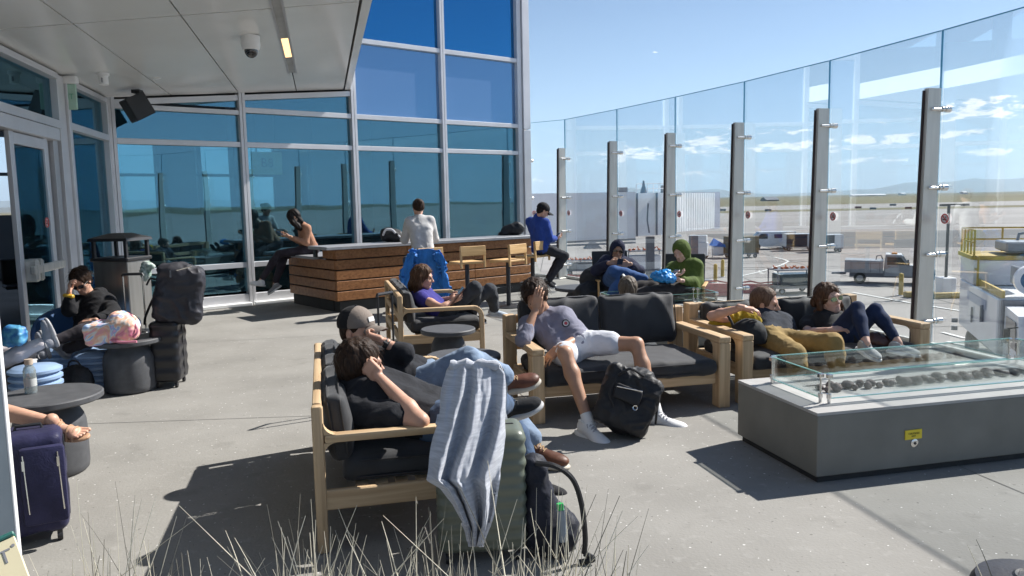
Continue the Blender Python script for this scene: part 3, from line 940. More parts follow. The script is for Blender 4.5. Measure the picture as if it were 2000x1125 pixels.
# facing U: local +y (back) points to -U, local +x then is V direction ... rotation = UA + 90 deg
DB = Vector((-.975, 3.63, 0))      # near rear corner
DDEP = .93
loveD = loveseat('slim teak loveseat in the foreground where the two men sit, its back to the left', DB + U * DDEP, UA + math.pi / 2, 1.80, DDEP, 'slim loveseats')
CB = Vector((-1.20, 8.05, 0))
loveC = loveseat('slim teak loveseat with its side to us where the woman in the blue top reclines', CB + U * .93, UA + math.pi / 2, 1.72, .93, 'slim loveseats')

# ================================================================== SIDE TABLES
m_tab = M('dark_grey_cast_stone', (.075, .077, .083), .6, var=.18, vs=14, bump=.12, bs=120, spec=.4, bd=.003)
def side_table(label, c, r, h, br, neck=.72, group='round side tables'):
    t = thing('side_table', label, 'table', (c.x, c.y, 0), 0, group)
    b = MB()
    b.lathe([(0.0001, h - .045), (r - .012, h - .045), (r, h - .036), (r, h - .008), (r - .008, h), (0.0001, h)], n=64)
    b.build('top', m_tab, t)
    b = MB()
    hh = h - .046
    pr = [(0.0001, .004), (br * .90, .004), (br * .97, .02), (br, .06), (br, hh * .58), (br * .985, hh * .70), (br * .93, hh * .79), (br * .82, hh * .88), (br * .74, hh * .94), (br * neck, hh)]
    b.lathe(pr, n=56)
    b.build('base', m_tab, t, smooth=60)
    return t
c = G(249, 660, .50); side_table('dark round drum table under the pink tie dye backpack', c, .305, .50, .225)
c0 = G(92, 770, .52); side_table('dark round drum table at the left edge with a water bottle on it', c0, .325, .52, .215)
c2 = G(875, 641, .50); side_table('dark round table beside the reclining woman, taller of the middle pair', c2, .262, .50, .17)
c3 = G(905, 693, .42); side_table('dark round low table nearer to the jeans knee, lower of the middle pair', c3, .315, .42, .20)
c4 = G(1133, 560, .47); side_table('dark round table in the background by the hooded people', c4, .36, .47, .22)

# ================================================================== FIRE TABLES
m_pit = M('fire_table_concrete', (.19, .184, .162), .75, var=.12, vs=3, detail=8, bump=.1, bs=80, spec=.35, bd=.003)
m_pitt = M('fire_table_top', (.37, .36, .345), .55, var=.10, vs=4, detail=8, spec=.4)
m_rock = M('lava_rock', (.13, .105, .10), .9, var=.4, vs=12, bump=.8, bs=30)
def fire_table(label, org, W, D, Hh, rocks=True, inset=(.16, .17, .13)):
    t = thing('fire_table', label, 'fire table', org, UA)
    b = MB()
    b.box((W / 2, D / 2, .02), (W - .05, D - .05, .04)); b.build('plinth', m_gap, t, smooth=None)
    b = MB(); b.box((W / 2, D / 2, Hh / 2 + .012), (W, D, Hh - .06), None, .004); b.build('body', m_pit, t, smooth=None)
    ix, iy0, iy1 = inset
    tx0, tx1, ty0, ty1 = ix + .14, W - ix - .14, iy0 + .16, D - iy1 - .16
    b = MB()
    zt = Hh - .009
    b.box((W / 2, ty0 / 2, zt), (W + .004, ty0, .018)); b.box((W / 2, (D + ty1) / 2, zt), (W + .004, D - ty1, .018))
    b.box((tx0 / 2 - .001, (ty0 + ty1) / 2, zt), (tx0 + .002, ty1 - ty0, .018)); b.box(((W + tx1) / 2 + .001, (ty0 + ty1) / 2, zt), (W - tx1 + .002, ty1 - ty0, .018))
    b.build('top', m_pitt, t, smooth=None)
    b = MB()
    b.box((W / 2, (ty0 + ty1) / 2, Hh - .012), (tx1 - tx0 - .002, ty1 - ty0 - .002, .01)); b.build('burner_tray', m_pitt, t, smooth=None)
    if rocks:
        random.seed(8)
        for q in range(34):
            b = MB()
            rr = random.uniform(.022, .036)
            bm = bmesh.new(); bmesh.ops.create_icosphere(bm, subdivisions=2, radius=rr)
            x = tx0 + .06 + (tx1 - tx0 - .12) * ((q % 17) + random.uniform(-.2, .2)) / 16
            y = (ty0 + ty1) / 2 + (-.028 if q < 17 else .028) + random.uniform(-.012, .012)
            sx, sy, sz = random.uniform(.8, 1.3), random.uniform(.8, 1.2), random.uniform(.7, 1.05)
            vs = [Vector((v.co.x * sx, v.co.y * sy, v.co.z * sz)) * (1 + .22 * mn.noise(v.co * 40 + Vector((q, 0, 0)))) + Vector((x, y, Hh + rr * .5)) for v in bm.verts]
            b.add(vs, [tuple(v.index for v in f.verts) for f in bm.faces]); bm.free()
            b.build('lava_rock', m_rock, t, smooth=60)
    gx0, gx1, gy0, gy1 = ix, W - ix, iy0, D - iy1
    gz, gh = Hh + .035, .145
    for (x0, y0, x1, y1) in ((gx0 + .03, gy0, gx1 - .03, gy0), (gx0 + .03, gy1, gx1 - .03, gy1), (gx0, gy0 + .03, gx0, gy1 - .03), (gx1, gy0 + .03, gx1, gy1 - .03)):
        s = (max(abs(x1 - x0), .008), max(abs(y1 - y0), .008), gh)
        cc = ((x0 + x1) / 2, (y0 + y1) / 2, gz + gh / 2)
        b = MB(); b.box(cc, s); b.build('glass_guard', m_pglass, t, smooth=None)
        b = MB(); b.box((cc[0], cc[1], gz + gh + .0035), (s[0], s[1], .005)); b.box((cc[0], cc[1], gz - .0035), (s[0], s[1], .005)); b.build('glass_rim', m_gedge2, t, smooth=None)
    for x, y in ((gx0, gy0), (gx1, gy0), (gx0, gy1), (gx1, gy1)):
        for dx, dy in ((.035 if x == gx0 else -.035, 0), (0, .035 if y == gy0 else -.035)):
            b = MB()
            b.lathe([(0.0001, 0), (.010, 0), (.010, .03), (.015, .032), (.015, .06), (.006, .062), (.006, .17), (.0001, .17)], (x + dx, y + dy, Hh - .0), 12)
            b.box((x + dx, y + dy, gz + gh - .01), (.034, .034, .03), None, .005)
            b.build('standoff', m_steel_b, t)
    return t
P0 = G(1594, 946); P0.z = 0
pitA = fire_table('low grey concrete fire table with a glass guard and a yellow label in front', P0, 2.35, .90, .43)
m_yel = M('yellow_label', (.72, .55, .03), .5)
xs_ = (G(1783, 848, .2) - P0).dot(U); zz = .19
PI_ = RU.inverted()
def pitloc(px, py):
    # point on the front face
    d = ray(px, py); n_ = V
    k = (P0 - CP).dot(n_) / d.dot(n_)
    w = CP + d * k
    return (w - P0).dot(U), w.z
xl, zl = pitloc(1783, 848); xk, zk = pitloc(1785, 865)
b = MB(); b.box((xl, -.004, zl), (.118, .006, .058), rot(0, -1, 0)); lab_ = b.build('label_plate', m_yel, pitA, smooth=None)
Rfr = Matrix(((1, 0, 0), (0, 0, -1), (0, 1, 0)))
v_, f_ = text_mb('CAUTION', .017, (xl, -.0085, zl + .006), Rfr, .0005); b = MB(); b.add(v_, f_)
v_, f_ = text_mb('HOT', .014, (xl, -.0085, zl - .010), Rfr, .0005); b.add(v_, f_); b.build('lettering', m_black, lab_, smooth=None)
b = MB(); b.lathe([(0.0001, 0), (.026, 0), (.026, .006), (.018, .009), (.0001, .009)], (xk, -.0, zk), 24, Rfr @ rot(0, 0, 0)); b.build('key_valve', m_steel_b, pitA)
b = MB(); b.box((xk, -.0115, zk), (.014, .003, .014), rot(0, 45, 0)); b.build('key_hole', m_black, pitA, smooth=None)
pitB = fire_table('second fire table in the background, only its glass guard showing behind the sofa', Vector((1.05, 8.35, 0)), 1.55, .85, .43, rocks=False)

# ================================================================== BAR
BD = FD; BN = FN
B0 = Vector((-2.74, 12.11, 0)); RB = RF
def bp(t, n, z): return B0 + BD * t + BN * n + Z * z
BL = 4.05
bar = thing('bar_counter', 'long wooden plank bar with a grey stone top running to the glass corner', 'bar', B0)
b = MB(); b.box(bp(BL / 2 + .02, .30, .085), (BL - .1, .5, .17), RB); b.box(bp(.55, 1.0, .085), (1.0, 1.5, .17), RB); b.build('plinth', m_gap, bar, world=True)
def plank(t0, t1, z, h, n=0, lab=None):
    b = MB(); b.box(bp((t0 + t1) / 2, n + .02, z), (t1 - t0, .045, h), RB, .006); b.build('plank', wbar_x, bar, world=True)
zp = [.26, .425, .59, .755, .92]
for z in zp:
    plank(0, 1.3, z, .145); plank(1.304, 2.7, z, .145); plank(2.704, BL, z, .145)
for i, z in enumerate(zp[:4]):
    b = MB(); b.box(bp(.02, .05 + .86, z), (.045, 1.72, .145), RB, .006)
    b.build('plank', M('bar_plank_end%d' % i, (.19, .078, .028), .5, vs=1.3, stretch=(10, 10, 14), var=0, col2=(.34, .155, .06)), bar, world=True)
b = MB(); b.box(bp(.02, .25, .92), (.045, .40, .145), RB, .006); b.build('plank', wbar_x, bar, world=True)
b = MB(); b.box(bp(BL / 2 + .03, .28, .56), (BL - .08, .42, .80), RB); b.box(bp(.6, 1.15, .45), (1.05, 1.2, .56), RB); b.build('core', m_gap, bar, world=True)
m_ctop = M('counter_stone', (.26, .265, .28), .4, var=.12, vs=9, detail=8, spec=.5)
b = MB(); b.box(bp(BL / 2 - .03, .26, 1.025), (BL + .30, .66, .05), RB, .005); b.build('counter_top', m_ctop, bar, world=True)
b = MB(); b.box(bp(.50, 1.21, .845), (1.14, 1.22, .045), RB, .005); b.build('bench_top', m_ctop, bar, world=True)
b = MB(); b.box(bp(-.12, .45, .94), (.04, .10, .13), RB, .004); b.build('bracket', m_black, bar, world=True)

# ================================================================== STOOLS
def stool(label, px, py, turn, seat_z=.76, loc=None):
    c = G(px, py, seat_z) if loc is None else Vector(loc)
    t = thing('bar_stool', label, 'bar stool', (c.x, c.y, 0), FA + rad(turn), 'wooden bar stools')
    b = MB(); b.box((0, 0, seat_z), (.42, .42, .03), None, .006); b.box((0, .198, seat_z - .02), (.42, .024, .035), None, .004); b.build('seat', wst_x, t)
    b = MB(); b.box((0, -.205, seat_z + .185), (.44, .03, .15), rot(-4, 0, 0), .006); b.build('backrest', wst_x, t)
    for s in (-1, 1):
        b = MB(); b.box((s * .205, -.198, seat_z + .09), (.03, .035, .34), rot(-3, 0, 0), .005); b.build('back_post', wst_z, t)
    b = MB(); b.lathe([(0.0001, .0), (.22, .0), (.22, .012), (.20, .02), (.035, .03), (.035, seat_z - .015), (.0001, seat_z - .015)], n=28); b.build('pedestal', m_black, t)
    b = MB(); pts = [(.17 * math.cos(a), .06 + .17 * math.sin(a), .30) for a in [i * math.pi / 10 for i in range(11)]]
    b.tube(pts, .012, 8); b.build('foot_ring', m_black, t)
    return t
stool('oak bar stool with its back to us, left of the empty pair', 912, 512, -8)
stool('oak bar stool turned slightly right, right of the empty pair', 992, 508, 12)
stool('oak bar stool under the man in the blue shirt', 1040, 500, 14)
stool('oak bar stool under the woman in the white sweater, draped with a blue jacket', 828, 516, -2)
# ================================================================== IMPLICIT SURFACES (bodies, clothes, bags)
def A_(p): return np.array(p, dtype=np.float32)
class Fld:
    """smooth union of tapered capsules / ellipsoids / boxes, meshed with surface nets"""
    def __init__(s): s.p = []
    def cone(s, a, b, ra, rb=None, k=.03, sub=0):
        s.p.append(('c', A_(a), A_(b), ra, ra if rb is None else rb, k, sub)); return s
    def path(s, pts, rs, k=.03):
        for i in range(len(pts) - 1): s.cone(pts[i], pts[i + 1], rs[i] if hasattr(rs, '__len__') else rs, rs[i + 1] if hasattr(rs, '__len__') else rs, k)
        return s
    def ell(s, c, r, R_=None, k=.03, sub=0):
        s.p.append(('e', A_(c), A_(r), A_(R_ if R_ is not None else np.eye(3)), max(r), k, sub)); return s
    def box(s, c, h, rd, R_=None, k=.03, sub=0):
        s.p.append(('b', A_(c), A_(h), A_(R_ if R_ is not None else np.eye(3)), rd, k, sub)); return s
    def cut(s, p, n):
        s.p.append(('h', A_(p), A_(n))); return s
    def bounds(s):
        lo, hi = np.full(3, 1e9), np.full(3, -1e9)
        for q in s.p:
            if q[0] == 'h' or q[-1]: continue
            if q[0] == 'c':
                l = np.minimum(q[1] - q[3], q[2] - q[4]); h = np.maximum(q[1] + q[3], q[2] + q[4])
            elif q[0] == 'e': l, h = q[1] - q[4], q[1] + q[4]
            else:
                e = np.abs(q[3]) @ q[2] + q[4]
                l, h = q[1] - e, q[1] + e
            lo, hi = np.minimum(lo, l), np.maximum(hi, h)
        return lo, hi
    def grid(s, h):
        lo, hi = s.bounds()
        lo, hi = lo - 2.5 * h, hi + 2.5 * h
        n = np.ceil((hi - lo) / h).astype(int) + 1
        D = np.full(n, .25, np.float32)
        ax = [(lo[i] + np.arange(n[i]) * h).astype(np.float32) for i in range(3)]
        for q in s.p:
            if q[0] == 'h':
                d = (ax[0] * q[2][0])[:, None, None] + (ax[1] * q[2][1])[None, :, None] + (ax[2] * q[2][2])[None, None, :] - float(q[1] @ q[2])
                D = np.maximum(D, d); continue
            if q[0] == 'c': l, u = np.minimum(q[1] - q[3], q[2] - q[4]), np.maximum(q[1] + q[3], q[2] + q[4])
            elif q[0] == 'e': l, u = q[1] - q[4], q[1] + q[4]
            else:
                e = np.abs(q[3]) @ q[2] + q[4]; l, u = q[1] - e, q[1] + e
            k = q[-2]
            m = k + 3 * h + .01
            i0 = np.clip(((l - m - lo) / h).astype(int), 0, n - 1); i1 = np.clip(((u + m - lo) / h).astype(int) + 2, 1, n)
            sl = tuple(slice(i0[i], i1[i]) for i in range(3))
            X = ax[0][sl[0]][:, None, None]; Y_ = ax[1][sl[1]][None, :, None]; Zz = ax[2][sl[2]][None, None, :]
            c = q[1]
            x, y, z = X - c[0], Y_ - c[1], Zz - c[2]
            if q[0] == 'c':
                ba = q[2] - q[1]; L2 = float(ba @ ba) + 1e-9
                t = np.clip((x * ba[0] + y * ba[1] + z * ba[2]) / L2, 0, 1)
                d = np.sqrt((x - ba[0] * t) ** 2 + (y - ba[1] * t) ** 2 + (z - ba[2] * t) ** 2) - (q[3] + (q[4] - q[3]) * t)
            else:
                R_ = q[3]
                a = x * R_[0, 0] + y * R_[1, 0] + z * R_[2, 0]; b = x * R_[0, 1] + y * R_[1, 1] + z * R_[2, 1]; g_ = x * R_[0, 2] + y * R_[1, 2] + z * R_[2, 2]
                if q[0] == 'e':
                    r = q[2]
                    k0 = np.sqrt((a / r[0]) ** 2 + (b / r[1]) ** 2 + (g_ / r[2]) ** 2)
                    k1 = np.sqrt((a / r[0] ** 2) ** 2 + (b / r[1] ** 2) ** 2 + (g_ / r[2] ** 2) ** 2) + 1e-6
                    d = k0 * (k0 - 1) / k1
                else:
                    hh = q[2]
                    qa, qb, qc = np.abs(a) - hh[0] + 0 * b, np.abs(b) - hh[1] + 0 * a, np.abs(g_) - hh[2]
                    qa, qb, qc = qa + 0 * qc, qb + 0 * qc, qc + 0 * qa
                    d = np.sqrt(np.maximum(qa, 0) ** 2 + np.maximum(qb, 0) ** 2 + np.maximum(qc, 0) ** 2) + np.minimum(np.maximum(qa, np.maximum(qb, qc)), 0) - q[4]
            W = D[sl]
            if q[-1]:
                hh = np.clip(.5 - .5 * (W + d) / max(k, 1e-4), 0, 1)
                D[sl] = W + (-d - W) * hh + k * hh * (1 - hh)
            else:
                hh = np.clip(.5 + .5 * (d - W) / max(k, 1e-4), 0, 1)
                D[sl] = d + (W - d) * hh - k * hh * (1 - hh)
        return D, lo, h
    def mesh(s, h, fn=None):
        D, lo, h = s.grid(h)
        if fn is not None: D = fn(D, lo, h)
        return nets(D, lo, h)
def nets(D, lo, h):
    S = D < 0
    n = np.array(D.shape)
    c = [S[i:n[0] - 1 + i, j:n[1] - 1 + j, k:n[2] - 1 + k] for i in (0, 1) for j in (0, 1) for k in (0, 1)]
    cnt = sum(x.astype(np.int8) for x in c)
    act = (cnt > 0) & (cnt < 8)
    idx = np.full(act.shape, -1, np.int64)
    I = np.argwhere(act)
    idx[act] = np.arange(len(I))
    acc = np.zeros((len(I), 3), np.float64); num = np.zeros(len(I))
    corners = [(i, j, k) for i in (0, 1) for j in (0, 1) for k in (0, 1)]
    vals = {cc: D[I[:, 0] + cc[0], I[:, 1] + cc[1], I[:, 2] + cc[2]].astype(np.float64) for cc in corners}
    for a in corners:
        for ax in range(3):
            if a[ax] == 0:
                b = list(a); b[ax] = 1; b = tuple(b)
                va, vb = vals[a], vals[b]
                m = (va < 0) != (vb < 0)
                t = np.where(m, va / np.where(m, va - vb, 1), 0)
                pt = np.tile(np.array(a, float), (len(I), 1)); pt[:, ax] += t
                acc += pt * m[:, None]; num += m
    P = (I + acc / np.maximum(num, 1)[:, None]) * h + lo
    F = []
    for ax in range(3):
        sl0 = [slice(None)] * 3; sl1 = [slice(None)] * 3
        sl0[ax] = slice(0, -1); sl1[ax] = slice(1, None)
        A, B = S[tuple(sl0)], S[tuple(sl1)]
        o1, o2 = [(1, 2), (2, 0), (0, 1)][ax]
        for sign in (0, 1):
            E_ = np.argwhere((A & ~B) if sign == 0 else (~A & B))
            if not len(E_): continue
            ok = (E_[:, o1] > 0) & (E_[:, o2] > 0) & (E_[:, o1] < act.shape[o1]) & (E_[:, o2] < act.shape[o2])
            E_ = E_[ok]
            q = []
            for (u, v) in ((1, 1), (0, 1), (0, 0), (1, 0)):
                e = E_.copy(); e[:, o1] -= u; e[:, o2] -= v
                q.append(idx[e[:, 0], e[:, 1], e[:, 2]])
            q = np.stack(q, 1)
            if sign: q = q[:, ::-1]
            F.append(q[(q >= 0).all(1)])
    F = np.concatenate(F) if F else np.zeros((0, 4), int)
    return P, F
def npmesh(name, parts, mats, parent=None, world=True, smooth=True, label=None, disp=None):
    """parts: list of (P, F, material index) -> one mesh object, in world coordinates under parent"""
    if not isinstance(mats, (list, tuple)): mats = [mats]
    Vs, Fs, Ms, o = [], [], [], 0
    for P, F, mi in parts:
        Vs.append(P); Fs.append(F + o); Ms.append(np.full(len(F), mi)); o += len(P)
    P = np.concatenate(Vs); F = np.concatenate(Fs); Mi = np.concatenate(Ms).astype(np.int32)
    me = bpy.data.meshes.new(name)
    me.vertices.add(len(P)); me.vertices.foreach_set('co', P.astype(np.float32).ravel())
    me.loops.add(len(F) * 4); me.loops.foreach_set('vertex_index', F.astype(np.int32).ravel())
    me.polygons.add(len(F)); me.polygons.foreach_set('loop_start', np.arange(0, len(F) * 4, 4, dtype=np.int32))
    me.polygons.foreach_set('material_index', Mi)
    me.polygons.foreach_set('use_smooth', [smooth] * len(F))
    me.update(calc_edges=True); me.validate()
    for m in mats: me.materials.append(m)
    if disp:
        nv = len(me.vertices)
        co = np.empty(nv * 3, np.float32); no = np.empty(nv * 3, np.float32)
        me.vertices.foreach_get('co', co); me.vertices.foreach_get('normal', no)
        co = co.reshape(-1, 3); no = no.reshape(-1, 3)
        co = co + no * disp(co, no)[:, None]
        me.vertices.foreach_set('co', co.astype(np.float32).ravel()); me.update()
    ob = bpy.data.objects.new(name, me)
    COL.objects.link(ob)
    if parent is not None:
        ob.parent = parent
        if world:
            ob.matrix_parent_inverse = wm(parent).inverted()
    if label: ob['label'] = label
    return ob
def wrinkles(amp=.006, freq=9., seed=0, stretch=(1, 1, 1)):
    def f(co, no):
        out = np.empty(len(co))
        st = stretch
        for i, p in enumerate(co):
            q = Vector((p[0] * freq * st[0] + seed, p[1] * freq * st[1], p[2] * freq * st[2]))
            w = Vector((mn.noise(q * .5 + Vector((5, 1, 2))), mn.noise(q * .5), 0)) * 1.2
            a = 1 - abs(mn.noise(q + w)) * 2.2
            b = 1 - abs(mn.noise(q * 2.1 + w)) * 2.2
            out[i] = amp * (.7 * max(a, 0) ** 1.5 + .25 * max(b, 0) ** 1.5 + 1.1 * mn.noise(q * .6 + Vector((9, 3, 1))) - .3)
        return out
    return f
def strands(amp=.006, freq=60, seed=0, axis=(0, 0, 1)):
    ax = Vector(axis).normalized()
    Fq = frame_to(ax)
    def f(co, no):
        out = np.empty(len(co))
        for i, p in enumerate(co):
            q = Fq.transposed() @ Vector(p)
            q = Vector((q.x * freq, q.y * freq, q.z * freq * .12 + seed))
            out[i] = amp * (mn.noise(q) + .6 * mn.noise(q * 2.3))
        return out
    return f
def V3(p): return Vector((float(p[0]), float(p[1]), float(p[2])))

# ------------------------------------------------------------------ materials for people
def skin(name, c):
    m = M(name, c, .48, var=.10, vs=14, spec=.4, bump=.08, bs=160, bd=.002)
    p = m.node_tree.nodes['Principled BSDF']
    p.inputs['Subsurface Weight'].default_value = .12
    p.inputs['Subsurface Radius'].default_value = (.012, .005, .003)
    p.inputs['Subsurface Scale'].default_value = .6
    return m
sk_l = skin('skin_light', (.56, .32, .225))
sk_t = skin('skin_tan', (.42, .235, .15))
sk_p = skin('skin_pale', (.62, .39, .30))
def cloth(name, c, var=.14, rough=.85, vs=9, bump=.35, bs=60, sheen=.04, **k):
    m = M(name, c, rough, var=var, vs=vs, bump=bump, bs=bs, sheen=sheen, detail=6, bd=.004, spec=.2, **k)
    # second, larger bump: creases
    n, l = m.node_tree.nodes, m.node_tree.links
    p = n['Principled BSDF']
    t = n.new('ShaderNodeTexNoise'); t.inputs['Scale'].default_value = 11; t.inputs['Detail'].default_value = 3; t.inputs['Distortion'].default_value = 1.6
    mp = [q for q in n if q.type == 'MAPPING'][0]
    l.new(mp.outputs[0], t.inputs[0])
    ms = n.new('ShaderNodeMath'); ms.operation = 'PINGPONG'; ms.inputs[1].default_value = .12
    l.new(t.outputs[0], ms.inputs[0])
    b = n.new('ShaderNodeBump'); b.inputs['Strength'].default_value = .18; b.inputs['Distance'].default_value = .04
    l.new(ms.outputs[0], b.inputs['Height'])
    b0 = [q for q in n if q.type == 'BUMP' and q != b][0]
    l.new(b.outputs[0], b0.inputs['Normal'])
    return m
def hairm(name, c, c2):
    return M(name, c, .55, vs=5, stretch=(22, 22, 4), var=0, col2=c2, bump=.9, bs=7, spec=.16, detail=6, bd=.004)
hr_dk = hairm('hair_dark_brown', (.012, .007, .005), (.045, .024, .014))
hr_bk = hairm('hair_black', (.006, .005, .005), (.022, .017, .016))
hr_br = hairm('hair_brown', (.035, .018, .010), (.13, .065, .035))
hr_gr = hairm('hair_grey_brown', (.06, .045, .032), (.17, .14, .11))
m_lens = M('sunglass_lens', (.012, .012, .014), .08, coat=1, spec=.8)
m_eye = M('eye_dark', (.02, .012, .01), .2)
m_lip = M('lips', (.36, .13, .11), .45)
m_sole = M('white_rubber', (.66, .66, .64), .6, var=.06)
m_wsh = cloth('white_leather', (.72, .72, .72), .05, .5, bump=.15)

# ------------------------------------------------------------------ heads, hands, feet
def head_field(c, fwd, up, s=1.0, wide=1.0):
    """c: centre of the skull; returns field and local frame (right, forward, up)"""
    f = Vector(fwd).normalized(); u = (Vector(up) - f * Vector(up).dot(f)).normalized(); r = f.cross(u)
    Rm = np.array([[r.x, f.x, u.x], [r.y, f.y, u.y], [r.z, f.z, u.z]])
    T = lambda x, y, z: V3(A_(c) + Rm @ (np.array([x, y, z]) * s))
    F_ = Fld()
    w = wide
    F_.ell(T(0, -.012, .03), (.076 * s * w, .097 * s, .088 * s), Rm, .03)          # cranium
    F_.ell(T(0, .030, -.035), (.060 * s * w, .064 * s, .082 * s), Rm, .03)          # face
    F_.ell(T(0, .062, -.098), (.026 * s * w, .024 * s, .020 * s), Rm, .025)         # chin
    F_.cone(T(-.052 * w, .005, -.062), T(-.018, .066, -.096), .017 * s, .015 * s, .03)
    F_.cone(T(.052 * w, .005, -.062), T(.018, .066, -.096), .017 * s, .015 * s, .03)
    F_.cone(T(-.038, .078, .018), T(.038, .078, .018), .012 * s, None, .02)         # brow
    F_.ell(T(-.031, .098, -.004), (.016 * s, .014 * s, .012 * s), Rm, .012, 1)      # eye sockets
    F_.ell(T(.031, .098, -.004), (.016 * s, .014 * s, .012 * s), Rm, .012, 1)
    F_.cone(T(0, .088, .008), T(0, .112, -.034), .0075 * s, .012 * s, .010)          # nose
    F_.cone(T(-.011, .095, -.038), T(.011, .095, -.038), .009 * s, None, .008)
    F_.cone(T(-.017, .087, -.064), T(.017, .087, -.064), .0075 * s, None, .008)      # lips
    F_.cone(T(-.014, .084, -.076), T(.014, .084, -.076), .008 * s, None, .008)
    F_.ell(T(0, .100, -.0695), (.024 * s, .008 * s, .0022 * s), Rm, .004, 1)
    F_.ell(T(-.040 * w, .060, -.030), (.022 * s, .024 * s, .020 * s), Rm, .02)       # cheeks
    F_.ell(T(.040 * w, .060, -.030), (.022 * s, .024 * s, .020 * s), Rm, .02)
    for q in (-1, 1):                                                               # ears
        F_.ell(T(q * .079 * w, -.004, -.012), (.009 * s, .019 * s, .031 * s), Rm, .008)
        F_.ell(T(q * .088 * w, .002, -.010), (.006 * s, .010 * s, .018 * s), Rm, .006, 1)
    return F_, T, Rm
FING = [(-.030, .092, .88), (-.010, .097, 1.0), (.011, .096, .96), (.031, .088, .78)]
def hand_mesh(w, d, pn, side, curl=.35, s=1.0, h=.0042, thumb=.5, spread=1.0):
    """w wrist, d direction of the fingers, pn palm normal (palm faces pn), side +1 right hand / -1 left"""
    y = Vector(d).normalized(); z = (Vector(pn) - y * Vector(pn).dot(y)).normalized(); x = y.cross(z) * -1
    x = x * side
    T = lambda a, b, c_: w + (x * a + y * b + z * c_) * s
    Rm = np.array([[x.x, y.x, z.x], [x.y, y.y, z.y], [x.z, y.z, z.z]])
    F_ = Fld()
    F_.cone(T(0, -.03, 0), T(0, .015, 0), .026 * s, .025 * s, .01)
    F_.box(T(.001, .052, 0), (.029 * s, .034 * s, .004 * s), .010 * s, Rm, .014)
    curls = curl if hasattr(curl, '__len__') else [curl] * 4
    for i, (fx, fy, ln) in enumerate(FING):
        a = curls[i] * 1.0
        p = T(fx * spread, fy, 0); r = .0092 * s * (1 if i < 3 else .86)
        ang = 0; q = p
        F_.cone(T(fx * .8, fy - .03, 0), p, r * .95, r, .008)
        for seg, (l_, k) in enumerate(((.040, .9), (.026, 1.25), (.020, .9))):
            ang += a * k
            dr = y * math.cos(ang) + z * math.sin(ang) + x * (fx * 1.2 * spread * (1 - min(1, a)))
            n_ = q + dr.normalized() * l_ * ln * s
            F_.cone(q, n_, r * (1 - .08 * seg), r * (.92 - .08 * seg), .004)
            q = n_
    t0, t1 = T(-.026, .018, .006), T(-.050, .045, .018 + .02 * thumb)
    t2 = t1 + (y * .9 + x * (.35 * thumb) + z * (.5 * thumb)).normalized() * .030 * s
    t3 = t2 + (y * .9 + x * (.75 * thumb) + z * (.35 * thumb)).normalized() * .024 * s
    F_.cone(t0, t1, .0165 * s, .0125 * s, .014).cone(t1, t2, .0115 * s, .0105 * s, .005).cone(t2, t3, .0105 * s, .0085 * s, .004)
    return F_.mesh(h)
def shoe(parent, ankle, toe, up, mat, solem, name='shoe', s=1.0, h=.007, low=False, lab=None, laces=None, slip=False):
    """toe: direction of the foot; up: direction out of the instep"""
    y = Vector(toe).normalized(); z = (Vector(up) - y * Vector(up).dot(y)).normalized(); x = y.cross(z)
    T = lambda a, b, c_: ankle + (x * a + y * b + z * c_) * s
    Rm = np.array([[x.x, y.x, z.x], [x.y, y.y, z.y], [x.z, y.z, z.z]])
    F_ = Fld()
    F_.ell(T(0, -.035, -.045), (.038 * s, .045 * s, .040 * s), Rm, .03)
    F_.cone(T(0, -.03, -.02), T(0, -.01, -.005 if not low else -.03), .040 * s, .037 * s, .02)
    F_.cone(T(0, .0, -.035), T(0, .085, -.058), .040 * s, .033 * s, .04)
    F_.ell(T(.002, .118, -.060), (.048 * s, .072 * s, .033 * s), Rm, .035)
    F_.cut(T(0, 0, -.082), -z)
    if slip: F_.ell(T(0, .01, .01), (.030 * s, .05 * s, .045 * s), Rm, .008, 1)
    P, F = F_.mesh(h)
    ob = npmesh(name, [(P, F, 0)], mat, parent, label=lab)
    S_ = Fld()
    S_.ell(T(0, -.03, -.086), (.047 * s, .066 * s, .019 * s), Rm, .03)
    S_.ell(T(.002, .045, -.086), (.045 * s, .12 * s, .018 * s), Rm, .03)
    S_.ell(T(.002, .108, -.086), (.057 * s, .090 * s, .019 * s), Rm, .03)
    S_.cut(T(0, 0, -.100), -z)
    P, F = S_.mesh(h)
    npmesh('sole', [(P, F, 0)], solem, ob)
    b = MB(); b.tube([T(.040 * math.cos(a), -.022 + .043 * math.sin(a), -.002 + .012 * math.cos(a * 2)) for a in [i_ * math.pi / 9 for i_ in range(18)]], .0065 * s, 6, closed=True); b.build('collar', solem, ob, world=True)
    if laces:
        b = MB()
        for q in range(5):
            yy = .015 + q * .017
            zz_ = .016 - q * .0105
            b.tube([T(-.022, yy, zz_ - .008), T(0, yy + .004, zz_ + .002), T(.022, yy, zz_ - .008)], .0032 * s, 6)
            b.tube([T(-.022, yy, zz_ - .008), T(.018, yy + .017, zz_ - .012)], .003 * s, 6)
        b.tube([T(0, .01, .006), T(.03, .02, .004), T(.035, .035, -.01)], .003 * s, 6)
        b.tube([T(0, .01, .006), T(-.03, .018, .006), T(-.036, .03, -.008)], .003 * s, 6)
        b.build('lace', laces, ob, world=True)
    return ob
